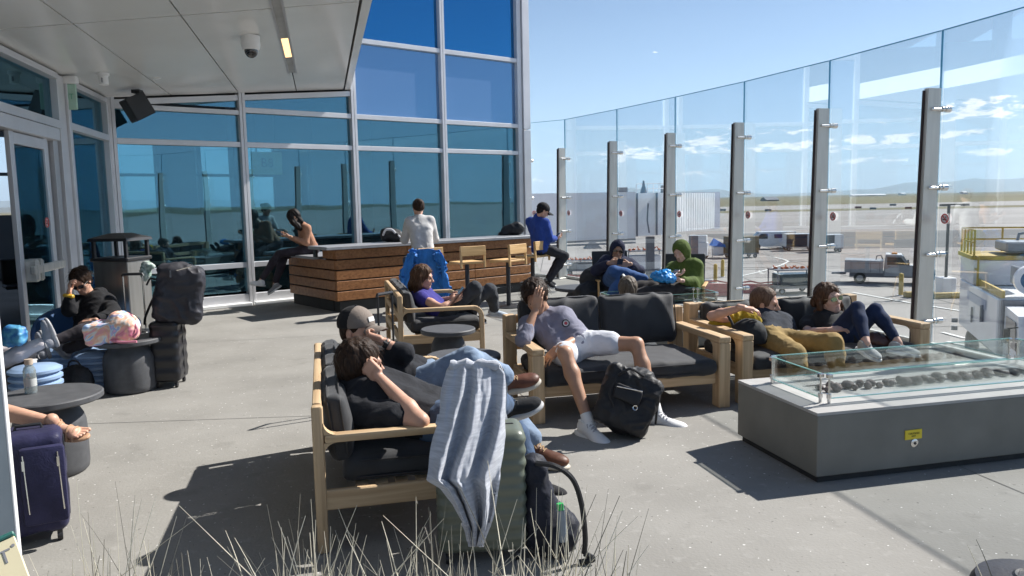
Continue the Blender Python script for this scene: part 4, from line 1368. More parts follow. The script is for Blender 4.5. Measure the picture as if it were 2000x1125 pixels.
def glasses(parent, T, lens=None, s=1.0, frame=None):
    for q in (-1, 1):
        b = MB()
        Rl = Matrix(((T(1, 0, 0) - T(0, 0, 0)).normalized(), (T(0, 0, 1) - T(0, 0, 0)).normalized(), (T(0, 1, 0) - T(0, 0, 0)).normalized())).transposed()
        R2 = Rl @ Matrix.Rotation(q * .22, 3, 'Y')
        vs, fs = [], []
        n = 16
        for zz_ in (-.002, .002):
            for i in range(n):
                a = 2 * math.pi * i / n
                vs.append(T(q * .033, .105, .000) + R2 @ Vector((.028 * math.copysign(abs(math.cos(a)) ** .7, math.cos(a)), .021 * math.copysign(abs(math.sin(a)) ** .7, math.sin(a)) , zz_)))
        fs = [tuple(range(n)), tuple(range(2 * n - 1, n - 1, -1))] + [(i, (i + 1) % n, n + (i + 1) % n, n + i) for i in range(n)]
        b.add(vs, fs)
        b.build('lens', lens or m_lens, parent, world=True)
    b = MB()
    b.tube([T(-.010, .112, .008), T(.010, .112, .008)], .003, 6)
    for q in (-1, 1):
        b.tube([T(q * .062, .095, .006), T(q * .074, .05, .006), T(q * .080, -.01, .0)], .0028, 6)
        b.tube([T(q * .010, .112, .010), T(q * .034, .112, .022), T(q * .062, .095, .010)], .003, 6)
    b.build('glasses_frame', frame or m_black, parent, world=True)
# ================================================================== PEOPLE
def person(label, pel, neck, fwd, head, hfwd, hup=(0, 0, 1), arms={}, legs={}, top=None, bottom=None, sk=sk_l, hair=None, g=1.0, res=.011, shoes=None, mid=None, group=None, hs=1.0, name='person'):
    pel, neck, head, fwd = Vector(pel), Vector(neck), Vector(head), Vector(fwd).normalized()
    up = (neck - pel).normalized()
    fwd = (fwd - up * fwd.dot(up)).normalized()
    r = fwd.cross(up).normalized()
    midp = Vector(mid) if mid is not None else pel.lerp(neck, .48)
    t = thing(name, label, 'person', (pel.x, pel.y, max(0, pel.z - .45)), 0, group)
    sh = {'R': neck + r * .165 * g - up * .055, 'L': neck - r * .165 * g - up * .055}
    for k in ('R', 'L'):
        if k in arms and len(arms[k]) > 3 and arms[k][3] is not None: sh[k] = Vector(arms[k][3])
    hp = {'R': pel + r * .085 * g, 'L': pel - r * .085 * g}
    ch = pel.lerp(neck, .74)
    def torso(F_, i, low=True):
        F_.cone(sh['R'].lerp(neck, .10), sh['L'].lerp(neck, .10), .058 * g + i, None, .05)
        for q in (-1, 1):
            F_.cone(ch + r * q * .080 * g, midp + r * q * .062 * g, .095 * g + i, .088 * g + i, .05)
            if low: F_.cone(midp + r * q * .062 * g, pel + r * q * .07 * g, .088 * g + i, .10 * g + i, .05)
        F_.cone(neck - up * .02, ch, .07 * g + i * .6, .09 * g, .06)
    # body: one continuous surface
    B = Fld()
    torso(B, -.012)
    B.cone(neck - up * .03, head + (neck - head).normalized() * .03, .050 * g, .052 * g, .03)
    for k, a in arms.items():
        el_, wr = Vector(a[0]), Vector(a[1])
        m_ = sh[k].lerp(el_, .45)
        B.cone(sh[k], m_, .048 * g, .045 * g, .03).cone(m_, el_, .045 * g, .037 * g, .03)
        fm = el_.lerp(wr, .3)
        B.cone(el_, fm, .037 * g, .040 * g, .02).cone(fm, wr, .040 * g, .025 * g, .02)
    for k, a in legs.items():
        kn, an = Vector(a[0]), Vector(a[1])
        B.cone(hp[k], kn, .078 * g, .052 * g, .05)
        c_ = kn.lerp(an, .3)
        back = Vector(a[3]) if len(a) > 3 and a[3] is not None else Vector((0, 0, 0))
        B.cone(kn, c_ + back * .015, .050 * g, .054 * g, .03).cone(c_ + back * .015, an, .054 * g, .034 * g, .03)
    P, F = B.mesh(res)
    parts = [(P, F, 0)]
    H, T, Rm = head_field(head, hfwd, hup, hs)
    H.cone(T(0, -.02, -.05), neck - up * .0, .050 * g, .054 * g, .03)
    P, F = H.mesh(min(.0055, res * .55))
    parts.append((P, F, 0))
    for k, a in arms.items():
        hd = a[2]
        if hd is None: continue
        el_, wr = Vector(a[0]), Vector(a[1])
        d = Vector(hd.get('d') or (wr - el_))
        P, F = hand_mesh(wr + (wr - el_).normalized() * .008, d, hd.get('n', (0, 0, -1)), 1 if k == 'R' else -1, hd.get('curl', .35), g * hd.get('s', .98), hd.get('h', .0048 if res < .013 else .007), hd.get('thumb', .5))
        parts.append((P, F, 0))
    bare = [k for k in (shoes or {}) if shoes[k].get('bare')]
    for k in bare:
        s_ = shoes[k]
        an = Vector(legs[k][1]); y = Vector(s_['toe']).normalized(); z = Vector(s_.get('up', (0, 0, 1))); z = (z - y * z.dot(y)).normalized(); x = y.cross(z)
        Ff = Fld(); TT = lambda a_, b_, c_: an + x * a_ + y * b_ + z * c_
        Ff.cone(TT(0, 0, .02), TT(0, -.02, -.035), .034, .032, .03).cone(TT(0, .0, -.03), TT(.004, .10, -.055), .034, .026, .03)
        Ff.cone(TT(-.02, .10, -.06), TT(.024, .10, -.06), .019, .02, .02)
        for i, (tx, tl, tr) in enumerate(((.032 * (1 if k == 'L' else -1), .055, .0125), (.013 * (1 if k == 'L' else -1), .055, .009), (-.004 * (1 if k == 'L' else -1), .048, .0085), (-.018 * (1 if k == 'L' else -1), .040, .008), (-.03 * (1 if k == 'L' else -1), .03, .0075))):
            Ff.cone(TT(tx, .105, -.062), TT(tx * 1.1, .105 + tl, -.066), tr, tr * .9, .005)
        P, F = Ff.mesh(.005)
        parts.append((P, F, 0))
    body = npmesh('body', parts, [sk], t)
    # clothes
    if top:
        S_ = Fld(); i = top.get('i', .012)
        torso(S_, i)
        if top.get('neck', 1): S_.cone(neck - up * .045, neck + up * (.012 if not top.get('collar') else .04), .078 * g, .062 * g + (.008 if top.get('collar') else 0), .03)
        sl = top.get('sleeve', .5)
        for k, a in arms.items():
            el_, wr = Vector(a[0]), Vector(a[1])
            ek = sl.get(k, .5) if isinstance(sl, dict) else sl
            if ek <= 0: continue
            if ek <= 1:
                e2 = sh[k].lerp(el_, ek)
                S_.cone(sh[k], e2, .066 * g + i * .6, .060 * g + i * .6 + .004, .035)
            else:
                S_.cone(sh[k], el_, .064 * g + i * .7, .050 * g + i * .8, .035)
                S_.cone(el_, el_.lerp(wr, ek - 1), .050 * g + i * .8, (.036 * g + i * .6), .02)
        if sl != 0:
            for k, a in arms.items():
                ek = sl.get(k, .5) if isinstance(sl, dict) else sl
                if 0 < ek <= 1:
                    pass
        P, F = S_.mesh(res)
        so = npmesh(top.get('name', 'shirt'), [(P, F, 0)], top['mat'], t, disp=wrinkles(top.get('w', .008), top.get('f', 8.), seed=len(label)))
        if top.get('hood'):
            Hd = Fld(); hh = top['hood']
            fr = A_(hfwd)
            Hd.ell(T(0, -.012, .025), (.100 * hs, .118 * hs, .118 * hs), Rm, .04)
            Hd.cone(T(0, -.04, -.03), neck - fwd * .03, .088, .085, .05)
            Hd.ell(T(0, .085, -.02), (.060 * hs, .075 * hs, .088 * hs), Rm, .02, 1)
            P, F = Hd.mesh(.009)
            npmesh('hood', [(P, F, 0)], top['mat'], t, disp=wrinkles(.006, 14., seed=2))
        elif top.get('hooddown'):
            Hd = Fld()
            Hd.path([neck + r * .10 + up * .02 + fwd * .02, neck + r * .07 + up * .05 - fwd * .075, neck + up * .06 - fwd * .115, neck - r * .07 + up * .05 - fwd * .075, neck - r * .10 + up * .02 + fwd * .02], [.035, .05, .055, .05, .035], .03)
            P, F = Hd.mesh(.010); npmesh('hood', [(P, F, 0)], top['mat'], t, disp=wrinkles(.008, 14., seed=2))
    if bottom:
        S_ = Fld(); i = bottom.get('i', .010)
        ln = bottom.get('len', 1.95)
        S_.cone(midp.lerp(pel, .8) + r * .06 * g, pel + r * .06 * g, .082 * g + i, .104 * g + i, .05).cone(midp.lerp(pel, .8) - r * .06 * g, pel - r * .06 * g, .082 * g + i, .104 * g + i, .05)
        for k, a in legs.items():
            kn, an = Vector(a[0]), Vector(a[1])
            if ln <= 1:
                S_.cone(hp[k], hp[k].lerp(kn, ln), .088 * g + i, .078 * g + i, .04)
            else:
                S_.cone(hp[k], kn, .084 * g + i, .060 * g + i, .045)
                c_ = kn.lerp(an, min(.35, ln - 1)); e_ = kn.lerp(an, ln - 1)
                S_.cone(kn, c_, .058 * g + i, .058 * g + i, .02).cone(c_, e_, .058 * g + i, (.043 * g + i) * bottom.get('flare', 1.0), .03)
        P, F = S_.mesh(res)
        npmesh(bottom.get('name', 'trousers'), [(P, F, 0)], bottom['mat'], t, disp=wrinkles(bottom.get('w', .007), bottom.get('f', 9.), seed=len(label) + 3))
    if shoes:
        for k, s_ in shoes.items():
            an = Vector(legs[k][1])
            if s_.get('bare'): continue
            if s_.get('sock'):
                b = MB(); kn = Vector(legs[k][0]); b.tube([an, an.lerp(kn, .08), an.lerp(kn, .13)], [.040 * g, .041 * g, .042 * g], 14); b.build('sock', s_['sock'], t, world=True)
            shoe(t, an, s_['toe'], s_.get('up', (0, 0, 1)), s_['mat'], s_.get('sole', m_sole), s=s_.get('s', 1.0) * (g if g < 1 else 1), h=.0065 if res < .012 else .010, laces=s_.get('laces'), slip=s_.get('slip', False), low=s_.get('low', False), name=s_.get('name', 'shoe'))
    # hair
    if hair:
        kind, hm = hair[0], hair[1]
        Hr = Fld()
        if kind in ('short', 'fringe', 'crop', 'capped'):
            th = {'short': .016, 'fringe': .022, 'crop': .008, 'capped': .002}[kind]
            Hr.ell(T(0, -.016, .036), ((.080 + th) * hs, (.100 + th) * hs, (.092 + th) * hs), Rm, .02)
            Hr.ell(T(0, -.055, -.02), ((.066 + th * .6) * hs, (.05 + th) * hs, (.062 + th) * hs), Rm, .03)
            if kind == 'fringe':
                Hr.cone(T(-.05, .07, .085), T(.05, .075, .075), .030 * hs, .026 * hs, .03)
            # clear the face
            Hr.ell(T(0, .104, -.006), (.090 * hs, .074 * hs, .086 * hs), Rm, .012, 1)
            Hr.ell(T(0, .050, -.075), (.11 * hs, .080 * hs, .062 * hs), Rm, .015, 1)
            for q in (-1, 1): Hr.ell(T(q * .095, .005, -.030), (.030 * hs, .026 * hs, .040 * hs), Rm, .01, 1)
        else:
            Hr.ell(T(0, -.016, .036), (.094 * hs, .112 * hs, .104 * hs), Rm, .02)
            if kind == 'long':
                for q in (-1, 1): Hr.path([T(q * .075, -.01, .01), T(q * .088, -.02, -.08), T(q * .082, -.035, -.17)], [.036, .040, .030], .04)
                Hr.path([T(0, -.075, .0), T(0, -.085, -.10), T(0, -.08, -.19)], [.06, .058, .04], .05)
            if kind == 'curly':
                rr_ = random.Random(7)
                for q in (-1, 1):
                    for jj in range(16):
                        z_ = .05 - jj * .0165
                        Hr.ell(T(q * (.080 + .020 * rr_.random() + (.010 if jj > 5 else 0)), -.03 + .045 * rr_.random(), z_), (.022, .026, .024), Rm, .022)
                for jj in range(16):
                    Hr.ell(T(-.06 + .12 * rr_.random(), -.085 - .02 * rr_.random(), .03 - .2 * rr_.random()), (.036,) * 3, Rm, .025)
            if kind == 'veil':
                Hr.path([T(.05, .05, .03), T(.055, .065, -.07), T(.05, .06, -.16), T(.045, .05, -.24)], [.045, .045, .042, .028], .04)
                Hr.path([T(-.05, .05, .03), T(-.055, .065, -.07), T(-.05, .06, -.16), T(-.045, .05, -.23)], [.045, .045, .042, .028], .04)
                Hr.path([T(0, -.05, 0), T(0, -.03, -.12)], [.06, .05], .04)
            elif kind == 'bun':
                Hr.ell(T(0, -.135, .055), (.045, .038, .042), Rm, .015)
                Hr.ell(T(0, -.05, -.03), (.070, .05, .06), Rm, .03)
            if kind != 'veil':
                Hr.ell(T(0, .104, -.020), (.078 * hs, .066 * hs, .086 * hs), Rm, .015, 1)
                Hr.ell(T(0, .065, -.08), (.075 * hs, .07 * hs, .06 * hs), Rm, .02, 1)
            if kind == 'bun':
                Hr.ell(T(0, .03, -.085), (.12, .10, .075), Rm, .015, 1)
        P, F = Hr.mesh(min(.006, res * .6))
        dv = (T(0, 0, 1) - T(0, .6, 0)) if kind in ('short', 'fringe', 'crop', 'capped') else (T(0, 0, 1) - T(0, 0, 0))
        npmesh('hair', [(P, F, 0)], hm, t, disp=strands(.010 if kind == 'curly' else (.0075 if kind not in ('crop', 'capped') else .002), 34 if kind != 'curly' else 26, 3, dv))
        if res < .013 and kind != 'capped':
            hp_ = P[np.random.RandomState(5).permutation(len(P))[:(110 if kind == 'short' else 240)]]
            b = MB(); R1 = random.Random(4)
            cc_ = T(0, -.01, .02)
            for q in hp_:
                q = V3(q); o_ = (q - cc_).normalized(); tg = Vector(dv).normalized(); tg = (tg - o_ * tg.dot(o_))
                if tg.length < .2: continue
                tg.normalize(); sd = o_.cross(tg) * R1.uniform(-.5, .5)
                ln_ = R1.uniform(.03, .075) * (1 if kind != 'crop' else .25)
                b.tube([q - o_ * .002, q + (tg + sd) * -ln_ * .5 + o_ * R1.uniform(.003, .009), q + (tg + sd * 1.6) * -ln_ + o_ * R1.uniform(-.004, .012)], [.0011, .0010, .0005], 4, cap=False)
            b.build('loose_hair', hm, t, world=True)['kind'] = 'stuff'
    # lips and eyes
    if res < .014:
        b = MB()
        b.tube([T(-.020, .0905, -.069), T(0, .0985, -.0675), T(.020, .0905, -.069)], [.002, .0036, .002], 6)
        b.build('mouth', m_lip, t, world=True)
        for q in (-1, 1):
            b = MB(); b.lathe([(0.0001, -.006), (.010, -.003), (.011, .001), (.0001, .004)], T(q * .031, .089, -.004), 10, frame_to(V3(Rm[:, 1]))); b.build('eye', m_eye, t, world=True)
    return t, T, Rm

def cap(parent, T, mat, matf, brimm, back=False, patch=None):
    r_ = (T(1, 0, 0) - T(0, 0, 0)).normalized(); f_ = (T(0, 1, 0) - T(0, 0, 0)).normalized(); u_ = (T(0, 0, 1) - T(0, 0, 0)).normalized()
    Rm = np.array([[r_.x, f_.x, u_.x], [r_.y, f_.y, u_.y], [r_.z, f_.z, u_.z]])
    C_ = Fld(); C_.ell(T(0, -.012, .042), tuple(v * max(1, (T(0, 0, 1) - T(0, 0, 0)).length * .985) for v in (.100, .120, .106)), Rm, .02); C_.cut(T(0, 0, .022), -(u_ * 1.0 + f_ * -.12))
    P, F = C_.mesh(.006)
    cen = (P[F].mean(1) - np.array(T(0, -.02, 0))) @ np.array(f_)
    pf = [(P, F[cen <= .02], 0), (P, F[cen > .02], 1)]
    cp_ = npmesh('cap', pf, [mat, matf], parent)
    Bm = Fld(); Bm.ell(T(0, .125, .034), (.082, .085, .009), Rm, .01); Bm.cut(T(0, .085, 0), -f_)
    P, F = Bm.mesh(.0055)
    P = P + np.outer(-14.0 * ((P - np.array(T(0, 0, 0))) @ np.array(r_)) ** 2 * .45, np.array(u_))
    npmesh('brim', [(P, F, 0)], brimm, cp_)
    b = MB(); b.lathe([(.0001, 0), (.008, -.001), (.006, .005), (.0001, .006)], T(0, -.012, .147), 10, frame_to(u_)); b.build('button', mat, cp_, world=True)
    if patch:
        b = MB(); b.box(T(0, .098, .078), (.058, .004, .030), Matrix((r_, (f_ + u_ * .35).normalized(), (u_ - f_ * .35).normalized())).transposed(), .001); b.build('patch', patch, cp_, world=True)
    return cp_
def phone(label, c, R_, size=(.074, .150, .009), cat='phone', case=None):
    t = thing('phone' if cat == 'phone' else cat, label, cat, c)
    b = MB(); b.box(c, size, R_, .003); b.build('case', case or m_black, t, world=True)
    b = MB(); b.box(Vector(c) + R_ @ Vector((0, 0, size[2] / 2 + .0006)), (size[0] * .92, size[1] * .94, .001), R_); b.build('screen', M('screen', (.02, .025, .03), .08, coat=1), t, world=True)
    return t
def H(px, py, y): return Y(px, py, y)
nv = lambda *a: Vector(a)
TOC = Vector((0, -1, 0))
# ---- man in shorts
c_lace = M('lace_grey', (.40, .40, .43)); c_hen = cloth('grey_lilac_knit', (.20, .20, .255)); c_shorts = cloth('white_shorts', (.62, .63, .67), .06)
pel = H(1120, 682, 6.18); neck = H(1068, 616, 6.47)
hl, hr_ = pel + U * .09, pel - U * .09
knR = L(hr_, 1104, 690, .43, -1); anR = H(1150, 826, 5.47)
knL = L(hl, 1243, 672, .44, -1); anL = H(1284, 808, 5.78)
headp = neck + (H(1046, 580, neck.y - .06) - neck) * 1.0
shR, shL = H(1030, 638, neck.y - .08), H(1104, 622, neck.y - .02)
elR = H(1022, 664, 6.05); wrR = H(1046, 604, 6.18)
elL = H(1136, 658, neck.y - .20); wrL = H(1092, 680, 5.92)
t, T, Rm = person('person in a lilac grey henley and white shorts slumped with a hand over the face', pel, neck, (-.1, -1, .5), headp, (-.05, -.93, -.38), (-.22, -.2, 1),
    arms={'R': (elR, wrR, dict(d=(.20, .05, 1), n=(.25, .9, .1), curl=[.25, .2, .3, .35], thumb=.6), shR), 'L': (elL, wrL, dict(d=(-.75, -.3, -.62), n=(-.2, .3, -.8), curl=.3), shL)},
    legs={'R': (knR, anR, None, (0, .6, 0)), 'L': (knL, anL, None, (0, .6, 0))},
    top=dict(mat=c_hen, sleeve=1.38, i=.014, w=.010, f=9), bottom=dict(mat=c_shorts, len=.54, name='shorts', i=.014, w=.008),
    sk=sk_t, g=1.04, hs=1.10, hair=('fringe', hr_dk), shoes={'R': dict(mat=m_wsh, toe=(.55, -.80, -.20), sock=m_wsh, laces=c_lace, s=1.26), 'L': dict(mat=m_wsh, toe=(.86, -.50, -.02), sock=m_wsh, laces=c_lace, s=1.26)})
b = MB()
pf = Vector((-.1, -1, .5)).normalized()
bd = neck.lerp(pel, .24) + (shL - neck) * .62 + Vector((0, -.162, .042))
FB = frame_to((-.05, -1, .35))
bo = MB(); bo.disc(bd, .028, 24, FB, .004); b1 = bo.build('badge', cloth('badge_white', (.6, .6, .6)), t, world=True)
b.tube([bd + FB @ Vector((.028 * math.cos(a), .028 * math.sin(a), .003)) for a in [i * math.pi / 12 for i in range(24)]], .005, 6, closed=True); b.build('badge_ring', m_black, b1, world=True)
b = MB(); b.lathe([(.0001, 0), (.014, 0), (.010, .003), (.0001, .003)], bd + FB @ Vector((0, 0, .002)), 12, FB); b.build('badge_emblem', M('emblem_red', (.42, .06, .08), .6), b1, world=True)

m_tsole = M('cream_rubber', (.42, .38, .31), .6); m_gsole = M('pale_grey_rubber', (.45, .45, .45), .6)
# ---- foreground man in the dark t-shirt
c_blk = cloth('black_cotton', (.018, .019, .023), .3); c_dj = cloth('blue_denim_dark', (.06, .095, .16), .25, bs=200, bump=.3)
c_lj = cloth('light_blue_denim', (.19, .25, .34), .22, bs=200, bump=.3)
pel = nv(-.42, 4.12, .54); neck = H(700, 760, 4.14)
headp = H(706, 713, 4.16)
elR = H(822, 822, 3.80); wrR = H(742, 738, 4.00)
shR = H(690, 806, 3.96)
t, T, Rm = person('person with dark brown hair in a black t-shirt slouched in front, chin on hand', pel, neck, (.75, -.15, .7), headp, (.84, .40, -.06), (-.25, .0, 1),
    arms={'R': (elR, wrR, dict(d=(-.55, .35, .45), n=(.45, .8, -.2), curl=[.75, .8, .85, .9], thumb=.3), shR), 'L': (H(775, 800, 4.42), H(828, 797, 4.22), dict(d=(1, -.1, -.05), n=(0, 0, -1), curl=.45))},
    legs={'R': (H(958, 790, 3.84), H(984, 790, 4.26)), 'L': (H(985, 808, 4.45), H(1046, 934, 4.46))},
    top=dict(mat=c_blk, sleeve=.62, i=.022, w=.012, f=8, collar=1), bottom=dict(mat=c_dj, len=1.93, i=.014),
    sk=sk_l, hair=('short', hr_dk), g=1.08, hs=1.10, shoes={'R': dict(mat=cloth('black_knit_shoe', (.02, .02, .022)), toe=(.92, .10, .34), up=(-.3, -.35, .85), laces=m_black, sole=m_gsole, s=1.08), 'L': dict(mat=cloth('black_knit_shoe2', (.02, .02, .022)), toe=(.85, -.45, -.02), laces=m_black, sole=m_gsole, s=1.08)})

# ---- man in the cap
c_navy = cloth('black_hoodie', (.016, .017, .021), .3)
pel = nv(-.60, 4.98, .54); neck = H(694, 682, 5.02)
headp = H(698, 645, 5.0)
t, T, Rm = person('person in a black and grey cap and jeans resting the chin on a fist', pel, neck, (.75, -.2, .7), headp, (.90, -.42, -.06), (.0, .0, 1),
    arms={'R': (H(788, 690, 4.86), H(750, 668, 4.86), dict(d=(-.85, .1, .25), n=(-.1, .6, .5), curl=[1.0, 1.05, 1.1, 1.1], thumb=.4), H(716, 712, 4.98)), 'L': (H(735, 722, 5.30), H(800, 745, 5.2), dict(d=(1, -.1, -.3), n=(0, 0, -1), curl=.5))},
    legs={'R': (H(916, 704, 4.84), H(985, 738, 5.02)), 'L': (H(972, 780, 5.10), H(1040, 866, 4.88))},
    top=dict(mat=c_navy, sleeve={'R': 1.30, 'L': 1.6}, i=.018, w=.010), bottom=dict(mat=c_lj, len=1.90, i=.022, w=.010, flare=1.25),
    sk=sk_l, g=1.05, hs=1.10, hair=('capped', hr_dk), shoes={'R': dict(mat=M('brown_leather', (.10, .035, .018), .5, var=.35, spec=.35, bump=.2, bs=30), toe=(.93, .10, .22), up=(-.2, -.45, .8), laces=M('tan_lace', (.45, .30, .16)), sole=m_tsole, s=1.2), 'L': dict(mat=M('brown_leather2', (.12, .045, .022), .5, var=.35, spec=.35, bump=.2, bs=30), toe=(.90, -.42, -.05), laces=M('tan_lace2', (.45, .30, .16)), sole=m_tsole, s=1.34)})
cap(t, T, cloth('cap_black', (.015, .015, .017)), cloth('cap_taupe', (.20, .165, .14)), cloth('brim_taupe', (.18, .15, .13)), patch=M('patch_white', (.6, .6, .58)))
b = MB(); wr = H(750, 668, 4.86); el = H(788, 690, 4.86); d = (wr - el).normalized(); b.tube([wr - d * .035, wr - d * .005], .034, 16); b.box(wr - d * .02 + nv(.0, -.034, .012), (.034, .012, .034), frame_to(d), .003); b.build('wristwatch', m_black, t, world=True)

# ---- couple on the right sofa
c_tan = cloth('khaki_twill', (.30, .20, .075), .15); c_nvt = cloth('navy_tshirt', (.022, .026, .038), .3)
pel = H(1516, 664, 6.70); neck = H(1500, 617, 7.02)
headp = H(1494, 592, neck.y - .04)
kA = H(1626, 668, 6.30); kB = H(1556, 692, 6.22)
t, T, Rm = person('person in khaki trousers and navy t-shirt with short reddish hair, arm over a yellow jacket', pel, neck, (.25, -1, .5), headp, (.86, -.50, -.08), (.1, -.1, 1),
    arms={'R': (H(1390, 617, neck.y - .34), H(1448, 601, neck.y - .46), dict(d=(.9, -.15, -.15), n=(0, .1, -1), curl=.4), H(1478, 634, neck.y - .05)), 'L': (H(1540, 646, neck.y - .15), H(1562, 664, 6.72), dict(d=(-.6, -.5, -.3), n=(0, .3, -1), curl=.6), H(1532, 630, neck.y - .02))},
    legs={'R': (kB, H(1560, 765, 6.12)), 'L': (kA, H(1640, 752, 6.3))},
    top=dict(mat=c_nvt, sleeve={'R': .45, 'L': .9}, i=.016), bottom=dict(mat=c_tan, len=1.92, i=.016, w=.011, f=11),
    sk=sk_l, hs=1.14, g=1.04, hair=('crop', hairm('hair_auburn', (.06, .032, .02), (.20, .12, .08))), shoes={'R': dict(mat=m_wsh, toe=(.1, -1, 0)), 'L': dict(mat=m_wsh, toe=(.3, -1, 0))})
Bd = Fld(); Bd.ell(T(0, .052, -.075), (.054, .052, .042), Rm, .02); Bd.ell(T(0, .05, -.035), (.05, .06, .03), Rm, .02, 1)
b = MB(); b.tube([neck + U * .05 + nv(0, -.09, .02), H(1514, 642, neck.y - .13), H(1520, 655, neck.y - .2)], .006, 6); b.build('lanyard', M('lanyard_purple', (.12, .03, .16)), t, world=True)

c_blk2 = cloth('black_tee', (.020, .020, .022), .3); c_nj = cloth('navy_jeans', (.018, .028, .065), .3, bs=200, bump=.3)
m_gsh = cloth('grey_canvas_shoe', (.36, .36, .36), .08)
pel = H(1648, 655, 6.76); neck = H(1612, 616, 7.08)
headp = H(1618, 583, neck.y - .07)
t, T, Rm = person('person with curly brown hair and mirrored sunglasses, knees drawn up on the right sofa', pel, neck, (.25, -1, .5), headp, (.30, -.93, .10), (-.1, -.2, 1),
    arms={'R': (H(1577, 650, neck.y - .24), H(1622, 644, neck.y - .42), dict(d=(1, -.2, .15), n=(0, .5, -1), curl=.4), H(1576, 632, neck.y - .03)), 'L': (H(1668, 660, neck.y - .05), H(1650, 655, neck.y - .35), dict(d=(-.8, -.3, .1), n=(0, .5, -1), curl=.5), H(1644, 630, neck.y - .03))},
    legs={'R': (H(1674, 602, 6.62), H(1692, 670, 6.34)), 'L': (H(1710, 605, 6.72), H(1755, 670, 6.50))},
    top=dict(mat=c_blk2, sleeve=.42, i=.010), bottom=dict(mat=c_nj, len=1.82, i=.002, w=.004),
    sk=sk_p, hair=('curly', hr_br), g=.94, hs=1.10, shoes={'R': dict(mat=m_gsh, toe=(.32, -.92, -.25), slip=True), 'L': dict(mat=m_gsh, toe=(.80, -.55, -.10), slip=True)})
glasses(t, T, M('mirror_lens', (.30, .36, .22), .08, metal=.8), frame=M('tan_frame', (.35, .25, .15), .4))

# ---- woman reclining with a tablet
c_vio = cloth('violet_blue_top', (.04, .035, .20), .15); c_dg = cloth('dark_grey_trousers', (.045, .048, .055), .2)
pel = H(868, 613, 8.55); neck = H(814, 570, 8.62)
headp = H(826, 541, 8.60)
t, T, Rm = person('person in a violet blue sleeveless top reclining with a tablet on the loveseat', pel, neck, (.55, -.25, .8), headp, (.98, -.12, -.12), (-.05, 0, 1),
    arms={'R': (H(864, 601, 8.30), H(882, 588, 8.36), dict(d=(.8, .2, .35), n=(.3, .6, .3), curl=.5), H(824, 583, 8.42)), 'L': (H(850, 590, 8.80), H(880, 582, 8.62), dict(d=(.8, -.2, .2), n=(0, -.5, .5), curl=.5))},
    legs={'R': (H(928, 563, 8.50), H(922, 612, 8.75)), 'L': (H(957, 566, 8.70), H(966, 604, 8.85))},
    top=dict(mat=c_vio, sleeve=.10, i=.008), bottom=dict(mat=c_dg, len=1.95, i=.016, w=.010),
    sk=sk_l, hair=('long', hr_br), g=.95, hs=1.06, shoes={'R': dict(mat=c_blk, toe=(.9, .1, -.2)), 'L': dict(mat=cloth('pale_shoe', (.4, .45, .5)), toe=(.95, -.2, -.1))})
tb = H(893, 578, 8.42)
phone('dark tablet held by the reclining person', tb, frame_to((-.75, -.15, .62)), (.17, .24, .012), 'tablet', case=M('tablet_case', (.16, .08, .06), .5))

# ---- seated people in the background
c_nh = cloth('navy_hoodie', (.018, .020, .045), .25); c_bj = cloth('blue_jeans', (.045, .10, .25), .2)
pel = H(1204, 548, 10.35); neck = H(1207, 509, 10.55); headp = H(1206, 488, 10.46)
t, T, Rm = person('person in a navy hood and sunglasses with blue jeans, legs crossed, holding a phone', pel, neck, (.0, -1, .3), headp, (-.05, -1, -.18), (.08, 0, 1),
    arms={'R': (H(1165, 528, 10.35), H(1192, 514, 10.12), dict(d=(1, -.1, .1), n=(.1, 1, .2), curl=.5, h=.008)), 'L': (H(1248, 528, 10.35), H(1228, 516, 10.12), dict(d=(-1, -.1, .0), n=(-.1, 1, .2), curl=.5, h=.008))},
    legs={'R': (H(1198, 530, 9.92), H(1262, 545, 9.95)), 'L': (H(1214, 548, 9.90), H(1186, 592, 9.85))},
    top=dict(mat=c_nh, sleeve=1.8, i=.028, hood=1, w=.012), bottom=dict(mat=c_bj, len=1.93, i=.016), res=.015,
    sk=sk_t, g=1.02, shoes={'R': dict(mat=c_blk, toe=(.8, -.5, .2), up=(0, -.5, 1)), 'L': dict(mat=c_blk, toe=(-.2, -1, 0))})
glasses(t, T)
phone('black phone in the hands of the navy hooded person', H(1211, 511, 10.02), frame_to((0, .55, .8)))
c_gr = cloth('moss_green_fleece', (.085, .12, .025), .2); c_dk = cloth('dark_brown_trousers', (.035, .030, .030), .2)
pel = H(1336, 566, 9.55); neck = H(1336, 515, 9.72); headp = H(1330, 490, 9.64)
t, T, Rm = person('person in a moss green hooded fleece looking down at a phone, legs stretched left', pel, neck, (-.6, -.8, .2), headp, (-.62, -.66, -.42), (0, 0, 1),
    arms={'R': (H(1300, 540, 9.55), H(1316, 537, 9.30), dict(d=(.6, -.5, .1), n=(0, 0, 1), curl=.5, h=.008)), 'L': (H(1362, 552, 9.55), H(1330, 548, 9.28), dict(d=(-1, -.1, .2), n=(0, 0, 1), curl=.5, h=.008))},
    legs={'R': (H(1272, 558, 9.35), H(1218, 566, 9.25)), 'L': (H(1282, 570, 9.20), H(1226, 578, 9.10))},
    top=dict(mat=c_gr, sleeve=1.85, i=.028, hood=1, w=.012), bottom=dict(mat=c_dk, len=1.93, i=.016), res=.015, sk=sk_p,
    shoes={'R': dict(mat=c_blk, toe=(-.5, -.3, .8), up=(-1, 0, .2)), 'L': dict(mat=c_blk, toe=(-.5, -.3, .8), up=(-1, 0, .2))})
phone('pale phone in the hand of the green hooded person', H(1317, 533, 9.22), frame_to((-.3, -.3, .9)), case=m_white)
pel = nv(1.18, 7.72, .36); neck = H(1224, 590, 7.86); headp = H(1226, 566, 7.84)
